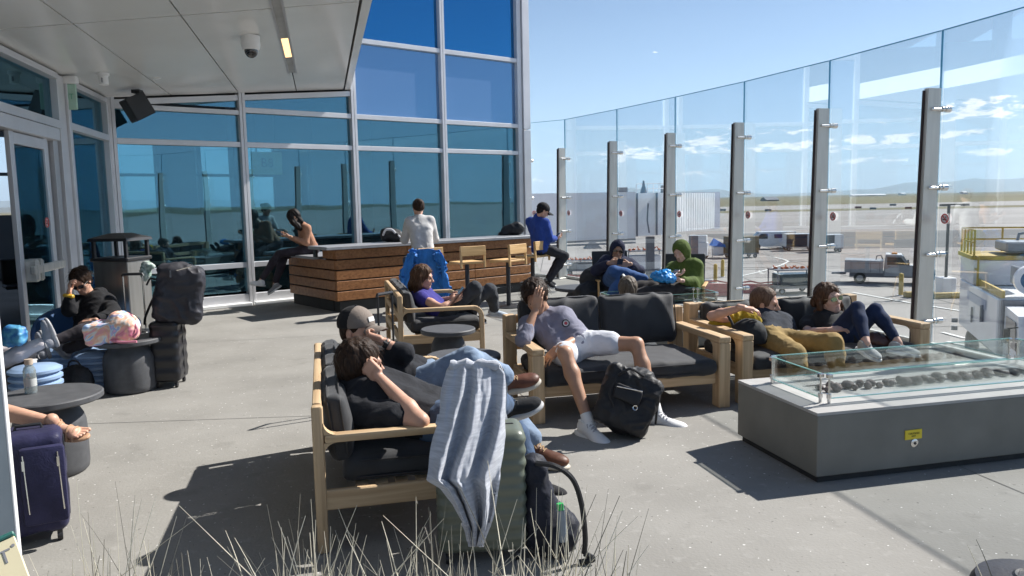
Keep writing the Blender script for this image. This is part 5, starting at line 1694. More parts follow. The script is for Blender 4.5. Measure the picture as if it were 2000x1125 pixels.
t, T, Rm = person('person seen from behind with grey brown hair, only the head above the middle sofa', pel, neck, (.1, 1, .2), headp, (.15, .97, -.12), (0, 0, 1),
    arms={'R': (nv(1.46, 7.85, .45), nv(1.35, 8.08, .42), None), 'L': (nv(.92, 7.85, .45), nv(1.02, 8.08, .42), None)},
    legs={'R': (nv(1.28, 8.15, .42), nv(1.28, 8.22, .1)), 'L': (nv(1.05, 8.15, .42), nv(1.05, 8.22, .1))},
    top=dict(mat=c_nvt, sleeve=1.8), bottom=dict(mat=c_dk), res=.015, sk=sk_l, hair=('short', hr_gr), shoes={'R': dict(mat=c_blk, toe=(0, 1, 0)), 'L': dict(mat=c_blk, toe=(0, 1, 0))})

# ---- at the bar
c_tt = cloth('tan_knit', (.36, .19, .12), .12); c_pl = cloth('dark_plaid', (.035, .028, .035), .4)
pel = H(610, 483, 13.35); neck = H(590, 441, 13.15); headp = H(574, 424, 13.05)
t, T, Rm = person('person with long black hair in a tan top hunched on the bar bench, white trainers', pel, neck, (-.8, -.15, -.5), headp, (-.72, -.2, -.62), (-.55, 0, .8),
    arms={'L': (H(598, 474, 13.0), H(566, 462, 12.85), dict(d=(-1, -.1, .25), n=(0, .2, 1), curl=.7, h=.009), H(600, 446, 13.0)), 'R': (H(590, 474, 13.35), H(562, 462, 13.1), dict(d=(-1, -.1, .25), n=(0, -.2, 1), curl=.7, h=.009))},
    legs={'L': (H(545, 496, 13.0), H(509, 548, 12.85)), 'R': (H(556, 500, 13.25), H(536, 556, 13.0))},
    top=dict(mat=c_tt, sleeve=1.75, i=.010), bottom=dict(mat=c_pl, len=1.88, i=.012), res=.015, sk=sk_t, hair=('veil', hr_bk), g=.92,
    shoes={'L': dict(mat=m_wsh, toe=(-.95, -.1, .12)), 'R': dict(mat=cloth('grey_trainer', (.25, .25, .26)), toe=(-.75, -.3, -.5))})
phone('dark phone held by the person in the tan top', H(548, 456, 12.95), frame_to((.5, 0, .8)))
c_wh = cloth('cream_knit', (.50, .49, .48), .08)
sp = G(828, 516, .76)
pel = nv(sp.x, sp.y + .02, .87); neck = H(819, 426, sp.y + .16); headp = H(817, 406, sp.y + .20)
t, T, Rm = person('person in a white knit sweater seen from behind leaning on the bar', pel, neck, (-.3, 1, 0), headp, (-.25, .9, -.3), (0, .2, 1),
    arms={'L': (H(790, 468, sp.y + .22), H(800, 462, sp.y + .48), dict(d=(.5, .6, 0), n=(0, 0, -1), h=.009)), 'R': (H(850, 466, sp.y + .30), H(838, 462, sp.y + .55), dict(d=(-.6, .5, 0), n=(0, 0, -1), h=.009))},
    legs={'L': (nv(sp.x - .30, sp.y + .35, .80), nv(sp.x - .28, sp.y + .25, .38)), 'R': (nv(sp.x + .02, sp.y + .42, .80), nv(sp.x + .0, sp.y + .28, .38))},
    top=dict(mat=c_wh, sleeve=1.9, i=.024, w=.010), bottom=dict(mat=c_dj, i=.012), res=.015, sk=sk_l, hair=('bun', hr_dk), g=.95, shoes={'L': dict(mat=m_wsh, toe=(-.4, 1, 0)), 'R': dict(mat=m_wsh, toe=(-.2, 1, 0))})
c_rb = cloth('royal_blue_shirt', (.025, .06, .27), .12); c_ch = cloth('charcoal_jeans', (.028, .028, .034), .2)
sp = G(1040, 500, .76)
pel = H(1056, 484, sp.y + .05); neck = H(1050, 429, sp.y + .12); headp = H(1060, 412, sp.y + .10)
t, T, Rm = person('person in a royal blue shirt and black cap perched on the last bar stool', pel, neck, (.8, .5, 0), headp, (.82, .30, -.50), (.35, .1, 1),
    arms={'R': (H(1073, 466, sp.y - .05), H(1086, 466, sp.y + .18), dict(d=(.7, .6, .3), n=(0, 0, 1), curl=.5, h=.009), H(1066, 436, sp.y + .0)), 'L': (H(1046, 468, sp.y + .4), H(1076, 468, sp.y + .42), dict(d=(.7, .1, .2), n=(0, 0, 1), curl=.5, h=.009), H(1036, 434, sp.y + .25))},
    legs={'R': (H(1103, 500, sp.y + .02), H(1072, 548, sp.y - .1)), 'L': (H(1098, 497, sp.y + .35), H(1070, 545, sp.y + .25))},
    top=dict(mat=c_rb, sleeve=1.8, i=.024, w=.012, collar=1), bottom=dict(mat=c_ch, len=1.93, i=.012), res=.015, sk=sk_l, hair=('capped', hr_bk),
    shoes={'R': dict(mat=c_blk, toe=(.5, -.8, -.2)), 'L': dict(mat=c_blk, toe=(.6, -.6, -.1))})
cap(t, T, cloth('cap_black3', (.012, .012, .014)), cloth('cap_black4', (.012, .012, .014)), cloth('brim_black', (.012, .012, .014)))
phone('white phone held by the person in the royal blue shirt', H(1088, 461, sp.y + .22), frame_to((-.5, -.4, .7)), case=m_white)

# ---- left side
m_sgr_ = M('grey_rubber', (.34, .34, .35), .6)
c_hd = cloth('black_fleece', (.012, .012, .014), .3); c_lg = cloth('dark_leggings', (.032, .028, .034), .2)
pel = H(178, 640, 7.75); neck = H(178, 580, 7.95); headp = H(158, 549, 7.82)
t, T, Rm = person('person in a black hooded sweatshirt and sunglasses leaning on one hand at the left', pel, neck, (-.25, -1, .1), headp, (.10, -.85, -.52), (-.12, -.3, 1),
    arms={'R': (H(136, 606, 7.62), H(135, 574, 7.62), dict(d=(.15, -.1, 1), n=(.7, .4, 0), curl=[.5, .6, .7, .7], thumb=.5), H(140, 595, 7.85)), 'L': (H(222, 614, 7.7), H(182, 625, 7.42), dict(d=(-1, -.2, -.1), n=(0, .2, -1), curl=.5), H(208, 590, 7.95))},
    legs={'R': (H(180, 640, 7.25), H(112, 664, 7.05)), 'L': (H(200, 655, 7.35), H(130, 682, 7.15))},
    top=dict(mat=c_hd, sleeve={'R': 1.75, 'L': 1.85}, i=.026, hooddown=1, w=.012), bottom=dict(mat=c_lg, i=.006), res=.012, sk=sk_l, hair=('bun', hr_dk), g=.96,
    shoes={'R': dict(mat=cloth('silver_trainer', (.24, .24, .27)), toe=(-.35, -.1, .85), up=(.75, -.55, .3), sole=m_sgr_), 'L': dict(mat=cloth('silver_trainer2', (.24, .24, .27)), toe=(-.45, -.2, .78), up=(.75, -.55, .3), sole=m_sgr_)})
glasses(t, T)
b = MB(); b.box(H(134, 578, 7.60), (.10, .05, .04), rot(0, 12, 10), .012); tag(b.build('snack_packet', M('yellow_packet', (.55, .33, .03), .4)), 'small yellow packet in the raised hand of the sunglasses wearer', 'packet')
c_pk = cloth('pale_joggers', (.52, .48, .49), .08)
pel = H(-95, 705, 6.85); neck = pel + nv(-.15, .1, .48)
person('person outside the left edge whose pale trouser legs and trainer reach into view', pel, neck, (.9, -.2, .2), neck + nv(.02, 0, .2), (.9, -.2, 0),
    arms={'R': (neck + nv(.05, -.2, -.28), neck + nv(.28, -.15, -.30), None), 'L': (neck + nv(.05, .2, -.28), neck + nv(.28, .15, -.30), None)},
    legs={'R': (H(5, 705, 6.62), H(86, 668, 6.75)), 'L': (H(0, 690, 6.9), H(72, 690, 6.95))},
    top=dict(mat=c_wh, sleeve=1.8), bottom=dict(mat=c_pk, len=1.9, i=.010), res=.013, sk=sk_l, hair=('short', hr_dk),
    shoes={'R': dict(mat=cloth('silver_grey_shoe', (.24, .25, .28)), toe=(-.12, -.30, .92), up=(-.62, -.75, -.2), sole=m_sgr_), 'L': dict(mat=cloth('silver_grey_shoe2', (.24, .25, .28)), toe=(-.05, -.30, .92), up=(-.62, -.75, -.2), sole=m_sgr_)})
pel = H(-320, 800, 4.35); neck = pel + nv(-.1, .1, .48)
m_snd = M('tan_sandal_leather', (.42, .25, .15), .6)
t, T, Rm = person('person outside the left edge, bare leg and tan sandal resting on the navy suitcase', pel, neck, (.9, -.2, .2), neck + nv(.02, 0, .2), (.9, -.2, 0),
    arms={'R': (neck + nv(.05, -.2, -.28), neck + nv(.28, -.15, -.30), None), 'L': (neck + nv(.05, .2, -.28), neck + nv(.28, .15, -.30), None)},
    legs={'R': (H(-65, 790, 4.12), H(103, 826, 4.02)), 'L': (H(-90, 800, 4.5), H(-60, 960, 4.4))},
    top=dict(mat=c_wh, sleeve=.5), bottom=dict(mat=c_dj, len=.5, name='shorts'), res=.012, sk=sk_l, hair=('long', hr_br), g=.95,
    shoes={'R': dict(bare=True, toe=(.95, -.05, -.02), up=(0, -.35, .94)), 'L': dict(bare=True, toe=(.9, -.3, 0))})
an = H(103, 826, 4.02); y_ = Vector((.95, -.05, -.02)).normalized(); z_ = Vector((0, -.35, .94)); z_ = (z_ - y_ * z_.dot(y_)).normalized(); x_ = y_.cross(z_)
Q = lambda a, b_, c_: an + x_ * a + y_ * b_ + z_ * c_
ts = thing('sandal', 'tan strappy sandal on the raised bare foot at the left', 'sandal', an)
S_ = Fld(); Rq = np.array([[x_.x, y_.x, z_.x], [x_.y, y_.y, z_.y], [x_.z, y_.z, z_.z]])
S_.ell(Q(0, .045, -.088), (.036, .115, .011), Rq, .02); S_.ell(Q(0, .105, -.088), (.045, .072, .011), Rq, .02)
P, F = S_.mesh(.006); npmesh('sole', [(P, F, 0)], m_snd, ts)
for yy, hh, ww in ((.03, .002, .040), (.075, -.022, .042), (.105, -.034, .044)):
    b = MB(); pts = [Q(math.cos(a) * ww, yy + .006 * math.sin(a), -.085 + (hh + .085) * math.sin(a)) for a in [i * math.pi / 10 for i in range(11)]]
    b.tube(pts, .0065, 6); b.build('strap', m_snd, ts, world=True)
b = MB(); b.tube([Q(.040 * math.cos(a), -.0 + .042 * math.sin(a), -.005) for a in [i * math.pi / 8 for i in range(16)]], .005, 6, closed=True); b.build('ankle_strap', m_snd, ts, world=True)
# ================================================================== LUGGAGE AND BAGS
def suitcase(label, c, rz, size, mat, handle=0.0, ribs=0, soft=False, group=None, hcol=None, name='suitcase'):
    """c: ground centre; size (w, d, h)"""
    t = thing(name, label, 'suitcase', c, rz, group)
    w, d, h = size
    z0 = .055
    nn_ = [int(w / .018), int(d / .018), int(h / .012)]
    def fn(p, u, n_):
        p = p.copy()
        if ribs and abs(u.z) < .9:
            s_ = (math.sin(u.z * math.pi * ribs)) * .0042
            p += Vector((n_.x, n_.y, 0)) * s_ if n_.length > 0 else Vector((0, 0, 0))
            if n_.length == 0 or (abs(n_.x) + abs(n_.y)) < .5:
                if abs(u.x) > .999: p.x += math.copysign(s_, u.x)
                if abs(u.y) > .999: p.y += math.copysign(s_, u.y)
        if soft:
            k = mn.noise(p * 9 + Vector((c[0], 0, 0))) * .012
            e = Vector((u.x ** 7, u.y ** 7, u.z ** 7)); 
            if e.length > 1e-6: e.normalize()
            p += e * (k + .02 * (1 - u.z * u.z) * (abs(u.y) ** 6))
        return p
    vs, fs = rbox(nn_, (w, d, h - z0), .045, fn, (0, 0, z0 + (h - z0) / 2))
    b = MB(); b.add(vs, fs); b.build('shell', mat, t, smooth=60)
    b = MB(); b.tube([(-w / 2 + .03, 0, z0 + .02), (-w / 2 + .002, 0, z0 + .05), (-w / 2 + .0, 0, h - .05), (-w / 2 + .05, 0, h - .001), (w / 2 - .05, 0, h - .001), (w / 2, 0, h - .05), (w / 2, 0, z0 + .05), (w / 2 - .03, 0, z0 + .02)], .006, 6); b.build('zip_seam', m_black, t)
    for sx in (-1, 1):
        for sy in (-1, 1):
            b = MB(); b.tube([(sx * (w / 2 - .045) - .012, sy * (d / 2 - .045), .026), (sx * (w / 2 - .045) + .012, sy * (d / 2 - .045), .026)], .025, 12); b.box((sx * (w / 2 - .045), sy * (d / 2 - .045), .052), (.02, .03, .03)); b.build('wheel', m_black, t)
    b = MB(); b.tube([(-.06, 0, h + .0), (-.055, 0, h + .025), (.055, 0, h + .025), (.06, 0, h)], .009, 8); b.build('grab_handle', m_black, t)
    if handle > 0:
        b = MB()
        yy = d / 2 - .035
        for sx in (-1, 1): b.tube([(sx * w * .27, yy, h - .02), (sx * w * .27, yy, h + handle)], .009, 8)
        b.build('trolley_tube', hcol or m_steel_b, t)
        b = MB(); b.tube([(-w * .29, yy, h + handle), (-w * .27, yy, h + handle + .02), (w * .27, yy, h + handle + .02), (w * .29, yy, h + handle)], .014, 8); b.build('trolley_grip', m_black, t)
    return t
m_olive = M('olive_shell', (.115, .13, .10), .38, var=.06, vs=5, spec=.5, bump=.15, bs=260, bd=.002)
m_nvs = cloth('navy_nylon', (.022, .022, .060), .2, .5)
m_blks = M('black_shell', (.014, .014, .017), .35, var=.1, spec=.5)
suitcase('olive green hard suitcase with horizontal ribs under the grey blanket', nv(-.17, 3.62, 0), UA - .15, (.42, .27, .64), m_olive, .235, ribs=10)
ns = suitcase('navy soft suitcase standing at the left edge beneath the sandalled foot', nv(-2.50, 3.90, 0), rad(28), (.30, .25, .58), m_nvs, 0, soft=True)
b = MB(); b.box((.06, -.165, .33), (.20, .05, .40), None, .02, 2); b.build('front_pocket', m_nvs, ns)
for x in (-.02, .13):
    b = MB(); b.tube([(x, -.196, .50), (x + .01, -.198, .20)], .004, 5); b.box((x, -.20, .45), (.012, .008, .05)); b.build('zip', m_steel_b, ns)
suitcase('black hard suitcase beside the drum table under a travel backpack', nv(-3.31, 7.38, 0), rad(8), (.26, .34, .64), m_blks, 0, ribs=5)
suitcase('black cabin suitcase behind the drum table with its trolley handle raised', nv(-3.72, 7.55, 0), rad(5), (.34, .22, .52), m_blks, .52)
suitcase('black upright suitcase with raised handle between the loveseats', nv(-.98, 6.35, 0), rad(60), (.34, .24, .42), m_blks, .52, hcol=m_black)

def smooth_path(pts, k=6):
    p = [Vector(q) for q in pts]
    p = [p[0] * 2 - p[1]] + p + [p[-1] * 2 - p[-2]]
    o = []
    for i in range(1, len(p) - 2):
        for j in range(k):
            t = j / k
            a, b_, c, d = p[i - 1], p[i], p[i + 1], p[i + 2]
            o.append(.5 * ((2 * b_) + (c - a) * t + (2 * a - 5 * b_ + 4 * c - d) * t * t + (3 * b_ - a - 3 * c + d) * t ** 3))
    return o + [p[-2]]
def bag(name, label, cat, prims, mat, h=.012, w=.014, f=9., straps=(), extra=None, cuts=(), seed=3, locs=None):
    """soft bag: implicit body with folds; straps are tubes (world points, radius)"""
    c0_ = Vector(prims[0][1])
    t = thing(name, label, cat, c0_)
    F_ = Fld()
    for q in prims:
        if q[0] == 'e': F_.ell(q[1], q[2], np.array(q[3]) if len(q) > 3 and q[3] is not None else None, .04)
        elif q[0] == 'b': F_.box(q[1], q[2], q[3], np.array(q[4]) if len(q) > 4 and q[4] is not None else None, .03)
        elif q[0] == 'c': F_.cone(q[1], q[2], q[3], q[4], .04)
    for p_, n_ in cuts: F_.cut(p_, n_)
    P, F = F_.mesh(h)
    npmesh('body', [(P, F, 0)], mat, t, disp=wrinkles(w, f, seed))
    for pts, r_, m_ in straps:
        b = MB(); b.tube(smooth_path(pts), r_, 7); b.build('strap', m_, t, world=True)
    if extra: extra(t)
    return t
m_bn = M('black_nylon', (.016, .016, .018), .55, var=.25, vs=10, bump=.5, bs=90, spec=.35, bd=.003)
m_bn2 = M('slate_nylon', (.024, .024, .031), .5, var=.2, vs=8, bump=.4, bs=50, spec=.4, bd=.004)
# black backpack leaning on the shorts wearer's leg
bc = nv(.82, 5.50, .25); Rb = np.array(rot(-18, 20, -12)) 
def bx(t):
    f = Matrix(Rb.tolist())
    b = MB(); b.box(bc + f @ Vector((-.02, -.165, .03)), (.20, .04, .11), f, .02, 2); b.build('pocket', m_bn, t, world=True)
    b = MB(); b.tube([bc + f @ Vector((-.11, -.19, .055)), bc + f @ Vector((.07, -.19, .085))], .004, 5); b.build('zip', m_steel_b, t, world=True)
    b = MB(); b.lathe([(.012, 0), (.02, .002), (.018, .006), (.012, .004)], bc + f @ Vector((.06, -.19, -.04)), 14, frame_to(f @ Vector((0, -1, 0)))); b.build('buckle', m_steel_b, t, world=True)
bag('backpack', 'bulky black backpack standing between the legs of the shorts wearer', 'backpack', [('b', bc, (.15, .085, .165), .05, Rb), ('e', bc + nv(-.05, -.06, -.07), (.14, .10, .15)), ('e', bc + nv(.05, .0, .17), (.14, .10, .07))], m_bn, .010, .016, 11,
    straps=[([bc + nv(.13, -.08, .17), bc + nv(.21, -.08, .08), bc + nv(.20, -.06, -.06), bc + nv(.19, -.06, -.16)], .009, m_bn), ([bc + nv(-.1, -.13, .2), bc + nv(-.15, -.15, .1), bc + nv(-.12, -.16, .0)], .007, m_bn), ([bc + nv(.10, -.1, .20), bc + nv(.0, -.13, .26), bc + nv(-.08, -.1, .21)], .010, m_bn)], extra=bx)
# dark backpack leaning on the olive suitcase
b0_ = nv(.135, 3.60, .235)
def bx2(t):
    b = MB(); b.tube([b0_ + nv(.07, -.11, .03), b0_ + nv(.08, -.115, -.12)], .020, 12); b.build('bottle', M('bottle_clear', (.20, .24, .28), .2), t, world=True)
    b = MB(); b.tube([b0_ + nv(.07, -.11, .03), b0_ + nv(.068, -.108, .06)], .016, 12); b.build('bottle_cap', M('bottle_green', (.03, .45, .10), .4), t, world=True)
bag('backpack', 'dark navy backpack slumped against the olive suitcase, big loop strap to its right', 'backpack', [('c', b0_ + nv(-.04, 0, .16), b0_ + nv(.0, 0, -.14), .060, .105), ('e', b0_ + nv(.04, -.02, -.12), (.12, .10, .12)), ('e', b0_ + nv(-.05, .0, .20), (.05, .05, .06))], cloth('dark_navy_nylon', (.014, .016, .026), .3, .6), .010, .016, 10,
    straps=[([b0_ + nv(-.04, -.06, .24), b0_ + nv(.05, -.08, .23), b0_ + nv(.13, -.09, .17), b0_ + nv(.17, -.09, .05), b0_ + nv(.185, -.10, -.10), b0_ + nv(.18, -.10, -.19)], .013, m_bn), ([b0_ + nv(.18, -.10, -.19), b0_ + nv(.22, -.12, -.21), b0_ + nv(.15, -.12, -.225)], .014, m_bn)], extra=bx2)
# travel backpack on the black suitcase
tb_ = H(350, 574, 7.42)
def bx3(t):
    b = MB(); b.tube([H(375, 520, 7.26), H(345, 528, 7.24)], .006, 6); b.box(H(333, 535, 7.24), (.015, .01, .07)); b.build('zip', m_steel_b, t, world=True)
bag('travel_backpack', 'large grey black travel backpack on top of the black suitcase', 'backpack', [('b', tb_, (.14, .09, .20), .07, np.array(rot(0, 8, 20))), ('e', tb_ + nv(-.0, 0, .18), (.17, .13, .12))], m_bn2, .013, .024, 7,
    straps=[([tb_ + nv(-.18, -.05, .05), tb_ + nv(-.24, -.06, -.06), tb_ + nv(-.30, -.08, -.2), tb_ + nv(-.33, -.05, -.28)], .012, m_bn), ([tb_ + nv(-.17, -.08, .15), tb_ + nv(-.22, -.1, .16), tb_ + nv(-.26, -.1, .1)], .009, m_bn)], extra=bx3)
# pink tie dye backpack on the drum table
m_tie, n_, l_, p_ = _m('tie_dye')
tcx = n_.new('ShaderNodeTexCoord'); tz = n_.new('ShaderNodeTexNoise'); tz.inputs['Scale'].default_value = 4.5; tz.inputs['Distortion'].default_value = 2.2; tz.inputs['Detail'].default_value = 2
l_.new(tcx.outputs['Object'], tz.inputs[0]); rp = n_.new('ShaderNodeValToRGB')
for i, (ps_, cc) in enumerate([(.28, (.65, .16, .28)), (.38, (.75, .35, .38)), (.46, (.78, .45, .30)), (.52, (.74, .70, .66)), (.58, (.25, .42, .70)), (.66, (.78, .42, .55)), (.75, (.70, .20, .35))]):
    e = rp.color_ramp.elements[i] if i < 2 else rp.color_ramp.elements.new(ps_)
    e.position = ps_; e.color = (*cc, 1)
l_.new(tz.outputs[0], rp.inputs[0]); l_.new(rp.outputs[0], p_.inputs['Base Color']); p_.inputs['Roughness'].default_value = .65
pk = H(224, 640, 7.02)
bag('backpack', 'pink tie dye backpack lying on the drum table', 'backpack', [('b', pk + nv(-.02, 0, -.03), (.17, .09, .05), .05, np.array(rot(0, -6, 10))), ('e', pk + nv(.07, 0, .03), (.14, .12, .11)), ('e', pk + nv(.04, .02, .09), (.09, .07, .05))], m_tie, .010, .012, 12,
    straps=[([pk + nv(.02, -.13, -.09), pk + nv(.12, -.16, -.105), pk + nv(.26, -.14, -.108)], .012, M('pink_strap', (.62, .22, .30))), ([pk + nv(.2, -.05, .06), pk + nv(.24, -.07, -.02), pk + nv(.21, -.09, -.08)], .010, M('pink_strap2', (.62, .22, .30)))])
# small black bag on the deck
sb = H(148, 716, 6.95); sb.z = .15
bag('bag', 'small black rucksack on the deck between the ribbed lounge chairs', 'bag', [('e', sb, (.145, .10, .15)), ('e', sb + nv(0, -.05, -.04), (.12, .09, .10))], m_bn, .011, .012, 12, cuts=[((0, 0, .01), (0, 0, -1))],
    straps=[([sb + nv(-.06, -.02, .14), sb + nv(-.03, -.03, .19), sb + nv(.03, -.03, .19), sb + nv(.06, -.02, .14)], .008, m_bn)])
bb = H(30, 655, 6.6)
bag('bag', 'bright blue patterned bag at the left edge behind the board', 'bag', [('b', bb, (.045, .03, .05), .03, None), ('e', bb + nv(-.05, 0, -.02), (.07, .06, .08))], M('blue_pattern', (.01, .10, .35), .5, vs=22, var=0, col2=(.10, .34, .45)), .010, .014, 14)
# bags on the bar
q = bp(1.62, .30, 1.05)
q = G(762, 474, 1.05) + nv(0, .25, .10)
bag('backpack', 'black and white rucksack lying on the bar left of the white sweater', 'backpack', [('e', q, (.20, .13, .12)), ('e', q + nv(-.08, 0, .05), (.12, .10, .09)), ('e', q + nv(.12, -.03, -.04), (.10, .09, .06))], m_bn, .016, .016, 10, cuts=[((0, 0, 1.052), (0, 0, -1))],
    straps=[([q + nv(-.14, -.10, .02), q + nv(-.08, -.15, .11), q + nv(.02, -.15, .11), q + nv(.08, -.14, .05)], .018, M('white_webbing', (.6, .6, .62))), ([q + nv(.12, -.13, .02), q + nv(.19, -.13, -.05)], .014, M('white_webbing2', (.6, .6, .62)))])
q = G(1000, 460, 1.05) + nv(0, .2, .10)
bag('backpack', 'black backpack slumped on the bar left of the royal blue shirt', 'backpack', [('e', q, (.20, .14, .12)), ('e', q + nv(.10, .0, .03), (.14, .12, .12)), ('e', q + nv(-.15, -.05, -.06), (.12, .08, .04))], m_bn, .016, .018, 9, cuts=[((0, 0, 1.052), (0, 0, -1))],
    straps=[([q + nv(-.2, -.1, -.02), q + nv(-.26, -.14, -.08), q + nv(-.18, -.16, -.09)], .010, m_bn)])
# yellow jacket and black duffel on the right sofa arm
q = H(1436, 620, 6.84)
bag('jacket', 'mustard yellow jacket bunched up under the arm of the khaki trousers wearer', 'jacket', [('e', q, (.17, .12, .085)), ('e', q + nv(-.14, -.04, -.05), (.10, .09, .07)), ('e', q + nv(.12, -.06, -.02), (.09, .09, .09))], cloth('mustard_jacket', (.38, .25, .02), .25), .011, .026, 9)
q = H(1462, 655, 6.58)
bag('duffel_bag', 'round black duffel bag beside the mustard jacket on the right sofa', 'bag', [('e', q, (.155, .13, .15)), ('e', q + nv(.02, .04, -.06), (.16, .14, .10))], M('black_matte_cloth', (.012, .012, .013), .8, var=.2), .012, .006, 8, cuts=[((0, 0, .45), (0, 0, -1))],
    straps=[([H(1404, 600, 6.7), H(1418, 612, 6.64), H(1430, 632, 6.6), H(1434, 650, 6.58)], .012, m_bn)])
# cyan bag on the lap of the green hoodie
q = H(1294, 540, 9.15)
bag('plastic_bag', 'cyan blue bag on the lap of the green hooded person', 'bag', [('e', q, (.13, .09, .055)), ('e', q + nv(.06, 0, -.03), (.09, .08, .05)), ('e', q + nv(-.07, 0, .01), (.07, .06, .04)), ('e', q + nv(.02, 0, .04), (.05, .05, .04))], M('cyan_plastic', (.01, .20, .52), .35, var=.3, bump=.8, bs=14), .010, .028, 16)
q = H(1168, 548, 10.5)
bag('coat', 'black coat and bag heaped beside the navy hooded person', 'coat', [('e', q, (.26, .15, .20)), ('e', q + nv(-.12, -.1, -.16), (.22, .16, .16))], m_bn, .018, .02, 7)
q = nv(1.0, 5.0, .0)
# accessories at the foot of the curly haired person
q = H(1722, 667, 6.62)
bag('handbag', 'dark brown handbag on the sofa behind the grey shoes', 'handbag', [('e', q, (.10, .06, .05)), ('e', q + nv(-.05, .02, .03), (.06, .05, .05))], M('brown_leather_bag', (.07, .03, .025), .4, var=.3), .009, .012, 14)
# blue jacket hanging from the stool
m_bq = cloth('bright_blue_quilt', (.03, .17, .50), .2, .55, bs=30, bump=.8)
def cloth_sheet(name, label, cat, rows, yfn, mat, thick=.012, nu=46, nv_=60, fold=.03, nf=5, seed=0, part=None, ridge=.0):
    """hanging cloth with real folds and thickness: rows = (py, left px, right px)"""
    pys = [r_[0] for r_ in rows]
    vs = []
    fr = []
    for j in range(nv_ + 1):
        tt = j / nv_; py = pys[0] + (pys[-1] - pys[0]) * tt
        xl_ = np.interp(py, pys, [r_[1] for r_ in rows]); xr_ = np.interp(py, pys, [r_[2] for r_ in rows])
        for i in range(nu + 1):
            u = i / nu
            ph = u * nf * math.pi * 2 + seed + 1.6 * mn.noise(Vector((u * 2, tt * 2.2, seed))) + tt * 3.4
            d = fold * (.25 + .75 * min(1, tt * 2.2)) * (math.sin(ph) * .7 + .4 * math.sin(ph * 1.7 + 1)) + .5 * fold * mn.noise(Vector((u * 6, tt * 4, seed + 7)))
            d += ridge * mn.noise(Vector((u * 22, tt * 16, seed)))
            e = 1 - (2 * u - 1) ** 8
            jx = (4.0 if 0 < i < nu else 7.0) * mn.noise(Vector((tt * 5, u * 3, seed + 3)))
            d0 = yfn(u, tt)
            p = Y(xl_ + (xr_ - xl_) * u + jx, py + 3 * mn.noise(Vector((u * 4, tt * 3, 1.7))), d0 + d)
            fr.append(p)
    W_ = nu + 1
    nor = []
    for j in range(nv_ + 1):
        for i in range(W_):
            a = fr[j * W_ + min(i + 1, nu)] - fr[j * W_ + max(i - 1, 0)]; b_ = fr[min(j + 1, nv_) * W_ + i] - fr[max(j - 1, 0) * W_ + i]
            n_ = a.cross(b_)
            n_.normalize()
            if n_.y < 0: n_ = -n_
            nor.append(n_)
    k = len(fr)
    vs = fr + [p + n_ * thick for p, n_ in zip(fr, nor)]
    fs = []
    for j in range(nv_):
        for i in range(nu):
            a = j * W_ + i
            fs.append((a, a + 1, a + W_ + 1, a + W_)); fs.append((k + a, k + a + W_, k + a + W_ + 1, k + a + 1))
    for j in range(nv_):
        a = j * W_; fs.append((a, a + W_, k + a + W_, k + a)); a += nu; fs.append((a, k + a, k + a + W_, a + W_))
    for i in range(nu):
        a = i; fs.append((a, k + a, k + a + 1, a + 1)); a = nv_ * W_ + i; fs.append((a, a + 1, k + a + 1, k + a))
    b = MB(); b.add(vs, fs)
    return b
sp = G(828, 516, .76)
jk = thing('jacket', 'bright blue quilted jacket draped over the bar stool backrest', 'jacket', (sp.x, sp.y - .25, .4))
cloth_sheet('j', '', '', [(487, 800, 858), (500, 796, 862), (520, 790, 868), (545, 784, 873), (580, 779, 877), (612, 776, 877)], lambda u, tt: sp.y - .37 - .05 * tt, m_bq, .05, 30, 34, .022, 2.2, 2, ridge=.018).build('back_panel', m_bq, jk, world=True, smooth=60)
cloth_sheet('j', '', '', [(494, 800, 812), (520, 788, 806), (560, 778, 796), (600, 774, 792)], lambda u, tt: sp.y - .43 - .05 * tt, m_bq, .05, 12, 24, .02, 1, 4, ridge=.02).build('sleeve', m_bq, jk, world=True, smooth=60)
cloth_sheet('j', '', '', [(494, 850, 860), (520, 856, 870), (560, 862, 877), (606, 864, 878)], lambda u, tt: sp.y - .43 - .05 * tt, m_bq, .05, 12, 24, .02, 1, 6, ridge=.02).build('sleeve', m_bq, jk, world=True, smooth=60)
# the knitted blanket over the olive suitcase
m_blk = M('blue_grey_knit', (.40, .42, .47), .9, vs=5, stretch=(2, 2, 22), var=0, col2=(.60, .62, .67), bump=.7, bs=60, sheen=.3, spec=.1, detail=5, bd=.006)
bl = thing('blanket', 'blue grey knitted blanket draped over the raised handle of the olive suitcase', 'blanket', nv(-.17, 3.6, .6))
cloth_sheet('b', '', '', [(712, 878, 972), (728, 872, 986), (780, 860, 988), (850, 846, 988), (905, 838, 978), (938, 833, 974), (955, 862, 972), (985, 884, 966), (1030, 905, 955), (1068, 918, 940)],
            lambda u, tt: 3.56 - .30 * min(1, tt * 1.6) + .05 * abs(u - .5), m_blk, .010, 80, 100, .046, 2.6, 1, ridge=.004).build('front_fold', m_blk, bl, world=True, smooth=70)
cloth_sheet('b', '', '', [(710, 880, 976), (730, 872, 988), (800, 868, 990), (880, 880, 990)],
            lambda u, tt: 3.60 + .10 * min(1, tt * 2), m_blk, .012, 40, 30, .02, 3, 5).build('back_fold', m_blk, bl, world=True, smooth=70)
b = MB(); b.tube([Y(878 + 97 * i / 12, 712 + (2.0 * math.sin(i * 1.3)), 3.58) for i in range(13)], [.022 + .006 * math.sin(i * 1.9) for i in range(13)], 10); b.build('top_fold', m_blk, bl, world=True)
